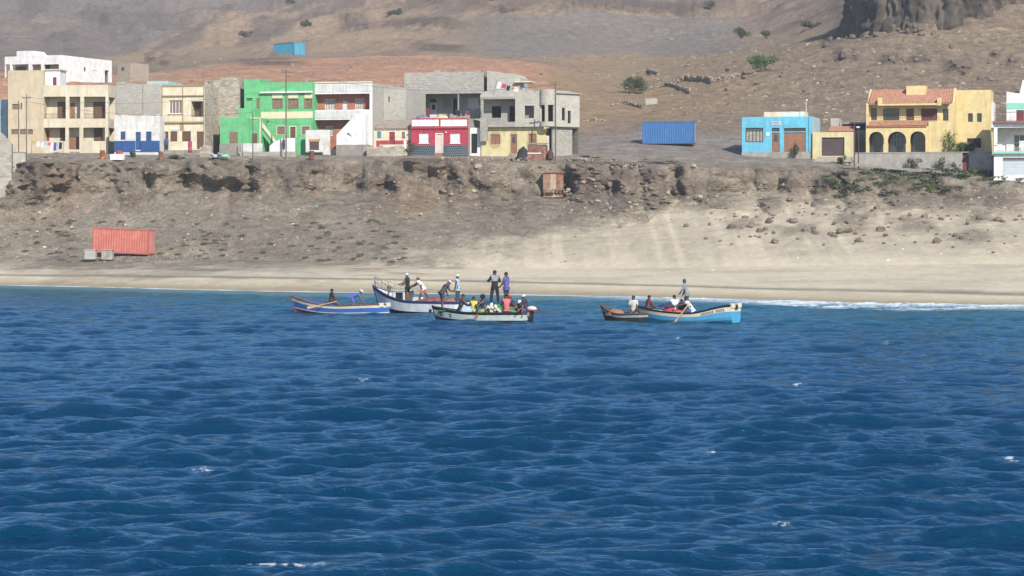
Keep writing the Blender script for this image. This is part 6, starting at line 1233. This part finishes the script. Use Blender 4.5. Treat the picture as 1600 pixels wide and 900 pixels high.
# drums, troughs, small boats ashore
for px, py, Y, lab, m in ((160, 247, 286.5, 'red and yellow oil drum at the road edge before the beige house', mat('red_drum', (190,70,50), var=.2, rgb2=(204,160,60), scale=2)), (251.5, 249, 286.5, 'rusty oil drum below the low blue and white house', RUST), (487, 248, 286.5, 'dull red oil drum below the coral balcony house', mat('dull_red_drum', (140,70,62), var=.15))):
    r = thing('oil_drum', lab, 'drum', at(px, py, Y)); MB().tube([(0, 0, -.1), (0, 0, .86)], .29, 16).build('drum_body', m, r); mb = MB()
    for z_ in (.02, .3, .58, .86): mb.tube([(0, 0, z_-.015), (0, 0, z_+.015)], .305, 16)
    mb.build('hoop', DBROWN, r)
r = thing('trough', 'white painted box trough on the road edge before the low blue house', 'trough', at(172, 248.5, 286), -.15); mb = MB(); mb.box(0, 1.5, 0, .06, -.1, .55).box(0, 1.5, .6, .66, -.1, .55).box(0, .06, .06, .6, -.1, .55).box(1.44, 1.5, .06, .6, -.1, .55); mb.build('side_board', WHITE, r); MB().box(.06, 1.44, .06, .6, -.1, .1).build('bottom_board', WHITED, r)
heap('cloth_bundle', 'red cloth bundle on the ground behind the white trough', 'bundle', at(187, 240.5, 288), (.4, .3, .35), REDC, seed=31)
for (pa, pb, Y, cols_, lab, cz) in ((328, 345, 286.5, (BWHITE, NAVY), 'small white and navy skiff pulled up on the road edge', 248), (341, 357.5, 285.5, (mat('mint_boat_paint', (150, 220, 200), var=.06), BWHITE), 'small mint green skiff pulled up beside the white skiff', 247.5)):
    bb, pp = boat('skiff', lab, wp(pa, Y), wp(pb, Y-.3), 0, beam=.9, keel=-.02, sheer=(.42, .4, .6), rake=.2, bands=((0, cols_[1]), (.3, cols_[0])), gun=cols_[0], thwarts=(.4,), floor=.12); bb.location.z = at(pa, cz, Y).z
r = thing('rubble_wall', 'short broken stone wall left of the green house annex', 'wall', at(312, 247, 288.5), -.1); mb = MB()
for i in range(4): mb.box(i*.34, i*.34+.335, 0, .4, -.8, 1.5-rnd.random()*.5)
mb.build('wall', RUBBLE, r)
r = thing('bench_seat', 'orange covered bench before the white front wall of the coral house', 'bench', at(482, 226, 288.3), -.15); MB().box(0, 1.2, 0, .5, .35, .62).build('seat', mat('orange_cover', (226,150,66), var=.1), r); MB().box(.1, 1.1, .05, .45, -.6, .345).build('base', DBROWN, r)
# laundry
def garment(mb, x, z, w_, h_, y=0.): 
    n = 4
    for i in range(n):
        a_, b_ = x+w_*i/n, x+w_*(i+1)/n; d0, d1 = .05*(i % 2), .05*((i+1) % 2); mb.add([(a_, y+d0*.3, z), (b_, y+d1*.3, z), (b_, y+d1-.03, z-h_), (a_, y+d0-.03, z-h_), (a_, y+d0*.3+.02, z), (b_, y+d1*.3+.02, z), (b_, y+d1-.01, z-h_), (a_, y+d0-.01, z-h_)], [(0, 3, 2, 1), (4, 5, 6, 7), (3, 7, 6, 2)])
    return mb
def laundry(lab, a_, b_, items, grp, sag=.12):
    r = thing('clothes_line', lab, 'clothes line', a_); d = b_-a_; L = d.length; r.rotation_euler = d.to_track_quat('X', 'Z').to_euler(); zf = lambda t: -sag*4*t*(1-t)
    MB().tube([(L*k/10, 0, zf(k/10)) for k in range(11)], .012, 4).build('line', GREYM, r); mb = MB()
    for e_ in (0, L): MB().tube([(e_, 0, -1.6), (e_, 0, .05)], .03, 5).build('prop', WOODP, r)
    for t, w_, h_, m, gl in items:
        g = garment(MB(), 0, 0, w_, h_).build('garment', m); p = a_+d*t; g.location = (p.x, p.y-.02, p.z+zf(t)); g.rotation_euler = r.rotation_euler; tag(g, gl, 'garment', grp)
laundry('clothes line full of washing beside the beige house stair tower', at(50, 219.5, 288), at(99, 222, 286.8), [(.02,.3,.35,YEL,'yellow cloth at the left end of the washing line by the beige house'), (.16,.42,.6,WHT,'first white shirt on the washing line beside the yellow cloth'), (.30,.36,.6,WHT,'white shirt next to the light blue cloth on the washing line'), (.41,.4,.3,LBL,'light blue cloth on the washing line by the beige house'), (.52,.3,.35,PNK,'small pink cloth on the washing line by the beige house'), (.61,.3,.9,WHT,'long white cloth on the washing line by the beige house'), (.70,.34,.9,VIO,'violet blue trousers on the washing line by the beige house'), (.80,.2,.5,LBL,'small pale blue cloth left of the black garment'), (.87,.36,.75,BLK,'black garment at the right end of the washing line')], 'washing on the line by the beige house')
laundry('clothes line on the roof of the corner building', at(776, 126, 296), at(822, 137, 295), [(.06,.4,.8,WHT,'white sheet on the rooftop line at its left end'), (.2,.5,.5,MAG,'magenta cloth on the rooftop washing line'), (.36,.4,.6,BLK,'black cloth on the rooftop washing line'), (.5,.35,.4,OGC,'orange cloth on the rooftop washing line'), (.62,.5,.5,WHT,'white cloth in the middle of the rooftop line'), (.78,.3,.35,PNK,'pink cloth near the right end of the rooftop line'), (.89,.3,.5,LBL,'pale blue cloth at the right end of the rooftop line')], 'washing on the roof of the corner building', .25)
zr_ = RH.P.z+RHz
laundry('clothes line over the roof of the red house', Vector((at(712, 180, 294).x, 294, zr_+1.75)), Vector((at(750, 175, 296).x, 296, zr_+2.3)), [(.05,.4,.7,BLK,'black cloth at the left end of the line over the red house'), (.22,.5,.6,NVY,'first navy cloth on the line over the red house'), (.42,.5,.5,MRN,'maroon cloth on the line over the red house'), (.62,.5,.5,NVY,'navy cloth at the right side of the line over the red house')], 'washing over the red house roof', .3)
for px, lab, m, sd in ((660, 'blue tarpaulin heap on the red house roof', mat('blue_tarp', (110,140,170), var=.2), 41), (690, 'pile of pale sacks on the red house roof', mat('pale_sack', (214,202,160), var=.15, scale=4), 43)): heap('tarpaulin' if sd == 41 else 'sack_pile', lab, 'heap', Vector((at(px, 180, 294).x, 294, zr_)), (1.1, .8, 1.15), m, seed=sd)
# ================================================================== vegetation
def leafmat(nm, c): 
    m = mat(nm, c, var=.3, scale=1.4, rough=.8, spec=.2); return m
LF = leafmat('acacia_leaf', (92, 104, 62)); LF2 = leafmat('bright_leaf', (98, 130, 58)); LF3 = leafmat('dry_tuft', (128, 120, 92)); LF4 = leafmat('grey_shrub', (110, 112, 84)); BARK = mat('bark', (110, 90, 72), var=.2, scale=4)
def plant(name, label, cat, base, wdt, hgt, m, seed=1, n=900, leaf=.11, trunk=True, group=None, clumps=9, flat=1.):
    r_ = random.Random(seed); root = thing(name, label, cat, base, 0, group); mb = MB(); br = MB(); cs = []
    for i in range(clumps):
        a_ = r_.uniform(0, 6.28); q = math.sqrt(r_.random())*.38; cs.append((wdt*q*math.cos(a_), wdt*q*math.sin(a_)*.8, hgt*(r_.uniform(.18, .72)), wdt*r_.uniform(.15, .25), hgt*r_.uniform(.2, .32)*flat))
        br.tube([(0, 0, -.2), (cs[-1][0]*.4, cs[-1][1]*.4, cs[-1][2]*.55), cs[-1][:3]], [.05*hgt/1.5, .03*hgt/1.5, .008], 5)
    for i in range(n):
        c_ = cs[r_.randrange(len(cs))]; d = Vector((r_.gauss(0, 1), r_.gauss(0, 1), r_.gauss(0, 1))).normalized()*(r_.random()**.45); p = Vector((c_[0]+d.x*c_[3], c_[1]+d.y*c_[3], c_[2]+d.z*c_[4])); u_ = Vector((r_.gauss(0, 1), r_.gauss(0, 1), r_.gauss(0, .7))).normalized(); v_ = u_.cross(Vector((r_.gauss(0, 1), r_.gauss(0, 1), r_.gauss(0, 1)))).normalized(); s_ = leaf*r_.uniform(.6, 1.3)
        mb.add([p-u_*s_, p+v_*s_*.5, p+u_*s_, p-v_*s_*.5], [(0, 1, 2, 3)])
    mb.build('foliage', m, root)
    if trunk: br.build('trunk', BARK, root)
    return root
for i, (px, py, w_, h_, m, lab) in enumerate([(985,147,5.2,3.0,LF,'wide dark acacia bush beside the ruined stone walls'), (1192,112,5.0,3.0,LF2,'green acacia bush leaning on the ridge of the stony slope'), (1158,61,4.2,2.5,LF,'round dark bush on the ochre slope under the mesa'), (1197,62,3.0,1.6,LF4,'smaller pale bush right of the round dark bush'), (1110,15,4.6,2.8,LF4,'bush at the top edge of the picture on the grey scarp'), (1268,44,4.2,1.6,LF4,'low pale bush by the foot of the dark mesa'), (618,24,4.6,2.0,LF,'dark bush high on the hill above the block houses'), (478,42,4.0,2.0,LF,'dark bush on the hill above the turquoise container'), (383,59,4.0,2.0,LF4,'greyish bush on the hill left of the turquoise container'), (455,10,4.4,2.2,LF,'dark bush at the top of the picture left of centre'), (767,5,4.4,2.6,LF,'dark green bush at the top of the picture in the middle'), (641,240,1.8,1.6,LF4,'small dusty bush at the corner of the red house'), (1483,241,1.9,3.1,LF2,'tall green climbing plant beside the yellow villa'), (1508,243,2.8,1.7,LF,'dark leafy shrub behind the concrete wall near the villa wing'), (1497,238,1.6,1.2,LF2,'bright shrub right of the climbing plant'), (1474,270,2.3,2.0,LF,'grey green shrub against the concrete garden wall'), (1428,266,1.6,1.7,LF4,'sparse shrub against the middle of the concrete wall'), (1496,269,1.6,1.3,LF,'shrub left of the maroon gate'), (1241,242,1.3,1.6,LF4,'thin dry shrub in front of the sky blue house garage'), (206,246,.9,.8,LF,'small spiky plant at the road edge below the blue house'), (1315,257,1.1,1.1,LF2,'green weed at the ramp of the yellow garage'), (1452,300,1.0,.8,LF2,'bright green plant on the right sandy bank'), (278,250,2.2,.6,LF4,'low weeds on the terrace edge below the cream house'), (1520,273,1.4,.8,LF2,'green weeds right of the maroon gate')]):
    g_ = ground_at(px, py); 
    if 200 < py < 246 and px < 1540 and px > 600: g_ = at(px, py, {641: 289.5, 1483: 286.2, 1508: 288, 1497: 286.4, 1241: 291}.get(px, 287))
    if px in (1474, 1428, 1496): g_ = at(px, py, 282.3)
    plant('bush' if w_ > 2.5 else 'shrub', lab, 'bush' if w_ > 2.5 else 'shrub', g_, w_, h_, m, seed=i+3, n=1500 if w_ > 2.5 else 500, leaf=.16 if w_ > 2.5 else .1, flat=1.0)
# weeds and tufts: a few master plants, copied
def tuft_mesh(seed, m):
    r_ = random.Random(seed); mb = MB()
    for i in range(90):
        a_ = r_.uniform(0, 6.28); q = r_.random()**.6*.32; z_ = r_.random()*.26*(1-q); p = Vector((q*math.cos(a_)*1.25, q*math.sin(a_), z_)); u_ = Vector((math.cos(a_)+r_.gauss(0, .6), math.sin(a_)+r_.gauss(0, .6), r_.uniform(.2, 1))).normalized(); v_ = u_.cross(Vector((r_.gauss(0, 1), r_.gauss(0, 1), .3))).normalized(); s_ = .085
        mb.add([p-u_*s_*.4, p+v_*s_*.5, p+u_*s_*1.3, p-v_*s_*.5], [(0, 1, 2, 3)])
    o = mb.build('grass_tuft', m); me = o.data; bpy.data.objects.remove(o); return me
TM = [tuft_mesh(1, LF3), tuft_mesh(2, LF4), tuft_mesh(3, leafmat('green_tuft', (98, 112, 64)))]
rt = random.Random(77); n_t = 0
def put(name, me, p, s_, label, cat, group):
    o = bpy.data.objects.new(name, me); COL.objects.link(o); o.location = p; o.scale = s_; o.rotation_euler = (0, 0, rt.uniform(0, 6.28)); return tag(o, label, cat, group)
for i in range(170):        # dry tufts of the gravel bank
    px, py = rt.uniform(20, 640), 340+70*rt.random()**.8
    if 118 < px < 250 and py > 350: continue
    s_ = rt.uniform(.35, .95); put('grass_tuft', TM[rt.randrange(2)], ground_at(px, py)-Vector((0, 0, .04)), (s_*1.3, s_*1.3, s_), 'small dry tuft on the grey gravel bank above the beach', 'grass tuft', 'dry tufts on the gravel bank')
for i in range(95):        # greener weeds below the concrete wall
    px, py = (rt.uniform(1290, 1600), rt.gauss(284, 12)) if i < 62 else (rt.uniform(1440, 1560), rt.gauss(272, 2.5))
    s_ = rt.uniform(.8, 1.9); put('weed', TM[2 if rt.random() < .6 else 1], ground_at(px, max(268, py))-Vector((0, 0, .05)), (s_*1.5, s_*1.5, s_), 'low green weed on the bank below the concrete garden wall', 'weed', 'green weeds below the concrete wall')
# ================================================================== stones
def stone_mesh(seed, m, det=2):
    r_ = random.Random(seed); mb = MB(); mb.ball((0, 0, 0), 1, 9, 6, zmin=-1); V = np.array(mb.v); pl = [Vector((r_.gauss(0, 1), r_.gauss(0, 1), r_.gauss(0, 1))).normalized() for _ in range(9)]
    out = []
    for v in V:
        v = Vector(v)
        for p in pl:
            d = v.dot(p)-r_.uniform(.62, .64)
            if d > 0: v -= p*d*.95
        out.append(tuple(v))
    mb.v = [(x*(1+.22*math.sin(5*y+seed)+.1*math.sin(11*z)), y*(1+.2*math.sin(6*z+2*seed)), z*(1+.2*math.sin(5*x+seed))) for x, y, z in out]; o = mb.build('boulder', m); me = o.data; bpy.data.objects.remove(o); return me
STM = mat('lava_stone', (142, 120, 100), var=.22, scale=2, bump=.4); STL = mat('pale_stone', (182, 160, 134), var=.18, scale=2, bump=.4); STB = mat('dark_lava', (122, 102, 86), var=.2, scale=2, bump=.4)
SM_ = [stone_mesh(i, (STM, STL, STB)[i % 3]) for i in range(9)]
def rock(px, py, s_, k, label, group, sink=.3): 
    o = put('boulder', SM_[k], ground_at(px, py)-Vector((0, 0, -s_*(.5-sink))), (s_*rt.uniform(.8, 1.3), s_*rt.uniform(.7, 1.1), s_*rt.uniform(.55, .9)), label, 'boulder', group); return o
for i in range(120):
    px = rt.uniform(1100, 1600); py = rt.choice([rt.gauss(352, 12), rt.gauss(330, 12), rt.gauss(374, 8)])-(.02*(1400-px)); rock(px, py, .16+.42*rt.random()**2.2, rt.choice([0, 3, 2, 5, 6]), 'dark lava boulder lying on the sandy bank at right', 'lava boulders on the sandy bank')
for i in range(70):
    px, py = rt.uniform(640, 1100), rt.gauss(305, 30); rock(px, max(262, py), .14+.5*rt.random()**2.4, rt.choice([0, 1, 3, 4]), 'weathered boulder on the bank below the village terrace', 'boulders on the bank below the village')
for i in range(95):
    px, py = rt.uniform(1130, 1600), rt.uniform(52, 160)
    if py < 112-.25*(px-1130): continue
    rock(px, py, .15+.6*rt.random()**3, rt.choice([0, 2, 5, 8, 3]), 'dark boulder on the stony slope under the mesa', 'boulders on the slope under the mesa')
BIG = [(1322,90,2.1,2,'large dark boulder at the left of the stony slope under the mesa'), (1332,86,1.7,5,'dark boulder leaning on the largest boulder of the stony slope'), (1394,95,1.3,8,'dark split boulder in the middle of the stony slope'), (1404,93,1.0,2,'boulder just right of the dark split boulder'), (1497,103,2.0,5,'big rounded dark boulder above the villa wing'), (1510,106,1.5,2,'dark boulder touching the big rounded boulder above the villa wing'), (1437,47,1.2,5,'upright dark rock below the mesa cliff'), (1418,50,1.0,2,'low dark rock beside the upright rock below the mesa'), (1556,85,1.1,8,'lone boulder near the right edge of the stony slope'), (1450,94,1.1,2,'boulder midway along the stony slope right of the split one'), (1583,96,1.2,5,'dark boulder at the far right of the stony slope')]
for px, py, s_, k, lab in BIG: rock(px, py, s_*.62, k, lab, None)
for i in range(46):
    px = rt.uniform(1298, 1460); rock(px, rt.gauss(56-.05*(px-1300), 4), .25+.85*rt.random()**2, rt.choice([2, 5, 8, 0]), 'dark fallen block at the foot of the mesa cliff', 'fallen blocks under the mesa cliff')
# loose stones: uncountable, one object
def scree():
    vs = []; fs = []; base = [MB().ball((0, 0, 0), 1, 5, 3, zmin=-1) for _ in range(1)][0]; BV = np.array(base.v); BF = np.array(base.f); rs = np.random.RandomState(9); V = []; Fc = []; M = []; o = 0
    spots = []
    for i in range(5200):
        q = rs.rand()
        if q < .40: px, py, s_ = rs.uniform(-20, 900), rs.uniform(262, 412), .03+.16*rs.rand()**3.5
        elif q < .58: px, py, s_ = rs.uniform(850, 1620), rs.uniform(285, 345), .04+.2*rs.rand()**3
        elif q < .80: px, py, s_ = rs.uniform(960, 1620), rs.uniform(50, 225), .06+.34*rs.rand()**4
        elif q < .90: px, py, s_ = rs.uniform(180, 900), rs.uniform(85, 140), .06+.3*rs.rand()**4
        else: px, py, s_ = rs.uniform(180, 330), rs.normal(402, 5), .03+.10*rs.rand()**2
        spots.append((px, py, s_))
    for px, py, s_ in spots:
        p = ground_at(px, py); j = BV*(1+.35*(rs.rand(len(BV), 1)-.5))*np.array([rs.uniform(.8, 1.4), rs.uniform(.7, 1.2), rs.uniform(.5, .9)])*s_+np.array(p); V.append(j); Fc.append(BF+o); o += len(BV); M += [rs.choice([0, 1, 2], p=[.4, .52, .08])]*len(BF)
    me = np_mesh('loose_stones', np.concatenate(V), np.concatenate(Fc), [STM, STL, STB], smooth=False, fmat=M); tag(link('loose_stones', me), kind='stuff')
scree()
# dry stone walls on the terrace edge and the ruined pens
def drystone(name, label, pts, hgt, thick=.5, size=.28, seed=1, cat='wall', m=None):
    r_ = random.Random(seed); mb = MB(); base = Vector(pts[0]); t0 = MB().ball((0, 0, 0), 1, 6, 4, zmin=-1)
    for a_, b_ in zip(pts, pts[1:]):
        a_, b_ = Vector(a_), Vector(b_); L = (b_-a_).length; n = max(1, int(L/(size*1.1)))
        for i in range(n):
            hh = hgt*r_.uniform(.7, 1.1)
            for k in range(max(1, int(hh/(size*.7)))):
                p = a_.lerp(b_, (i+r_.random()*.6)/n)-base+Vector((0, r_.uniform(-.5, .5)*thick*.5, size*.7*k+size*.2)); s_ = size*r_.uniform(.5, .8); q = [r_.uniform(.75, 1.3) for _ in range(3)]; rz = r_.random()*3
                mb.add([(p.x+s_*q[0]*(v[0]*math.cos(rz)-v[1]*math.sin(rz)), p.y+s_*q[1]*(v[0]*math.sin(rz)+v[1]*math.cos(rz)), p.z+s_*q[2]*.75*v[2]) for v in [[c_*(1+.2*r_.random()) for c_ in w_] for w_ in t0.v]], t0.f, r_.choice([0, 0, 0, 1]))
    o = mb.build(name, [STM, STL]); o.location = base; return tag(o, label, cat)
G = ground_at
drystone('dry_stone_wall', 'long dry stone retaining wall along the terrace edge below the red house', [G(px, 250.5+.006*(px-690))-Vector((0, 0, .25)) for px in range(690, 860, 17)], .6, seed=2); drystone('dry_stone_wall', 'dry stone wall on the terrace edge right of the tall pole', [G(px, 252)-Vector((0, 0, .25)) for px in range(880, 965, 14)], .7, seed=3)
drystone('dry_stone_wall', 'stone footing under the small brown plank shed', [at(px, 301, 281.2) for px in (842, 855, 868, 884, 894)], .55, seed=4, size=.32)
drystone('rubble_heap', 'pale heap of stones at the terrace edge near the road', [G(px, 261)-Vector((0, 0, .3)) for px in (955, 967, 980, 995, 1008)], .9, thick=1.4, seed=5, cat='heap', m=STL)
for i, (pp, hh, lab) in enumerate([([(928,119),(945,117),(962,121)], .7, 'low ruined stone pen at the far left of the ruins'), ([(997,116),(1012,112),(1028,117)], 1.4, 'small ruined stone hut on the ochre slope'), ([(1005,143),(1022,138),(1040,134),(1060,140),(1078,147)], 1.5, 'ruined dry stone enclosure in the middle of the ruins'), ([(1052,131),(1070,126),(1092,128),(1112,130),(1130,126)], 2.0, 'long dark ruined stone wall behind the enclosure'), ([(1132,126),(1150,120),(1166,113)], 1.3, 'ruined stone wall climbing to the green acacia bush'), ([(955,167),(972,162),(990,166),(1005,170)], 1.3, 'low ruined stone wall beside the pale block stack'), ([(912,190),(930,189),(948,190)], .8, 'low rubble wall right of the corner building')]):
    drystone('ruined_wall', lab, [G(*q) for q in pp], hh*.5, thick=.9, size=.27, seed=20+i, cat='ruin')
r = thing('block_stack', 'pale stack of cement blocks among the ruins', 'block stack', G(1008, 166)); mb = MB()
for k in range(5):
    for i in range(4): mb.box(i*.42+.1*(k % 2), i*.42+.1*(k % 2)+.41, 0, .3, k*.21-.1, k*.21+.1)
mb.build('blocks', BLOCKL, r)
r = thing('driftwood_pile', 'pile of old beams at the terrace edge by the dirt road', 'wood pile', G(1025, 256)); mb = MB()
for i in range(5): mb.tube([(-2.0+.5*i, .2*i, .25+.07*i), (1.0+.4*i, .15*i-.3, .2+.06*(i % 3))], .11, 6)
mb.build('beams', WOODP, r)
# litter
lm = [mat('white_litter', (232,232,230)), mat('teal_litter', (90,190,190)), mat('yellow_litter', (226,210,90)), mat('pink_litter', (226,110,130))]
LMS = []
for i, m in enumerate(lm):
    mb = MB(); mb.ball((0, 0, .1), (1, .7, .6), 6, 4, zmin=-.5); mb.v = [(x*(1+.3*math.sin(7*x+i)), y*(1+.3*math.cos(9*y)), z) for x, y, z in mb.v]; o = mb.build('litter', m); LMS.append(o.data); bpy.data.objects.remove(o)
for i in range(85):
    px, py = (rt.uniform(30, 700), rt.uniform(300, 408)) if i < 45 else ((rt.uniform(1000, 1330), rt.uniform(120, 215)) if i < 70 else (rt.uniform(1000, 1600), rt.uniform(380, 425)))
    k = 0 if rt.random() < .75 else rt.randrange(1, 4); s_ = rt.uniform(.05, .16); cn = ('white', 'teal', 'yellow', 'pink')[k]; where = ('on the gravel bank above the beach', 'on the slope behind the sky blue house', 'on the right part of the beach sand')[0 if i < 45 else 1 if i < 70 else 2]
    put('litter', LMS[k], G(px, py), (s_*1.4, s_, s_), f'scrap of {cn} litter lying {where}', 'litter', f'{cn} litter {where}')
xv = VL.x(1366, 3); MB().tube([(xv, 3.2, VL.z(146, 1, 3)), (xv, 3.2, VL.z(117, 1, 3))], .02, 5).build('antenna', GREYM, VL.root)
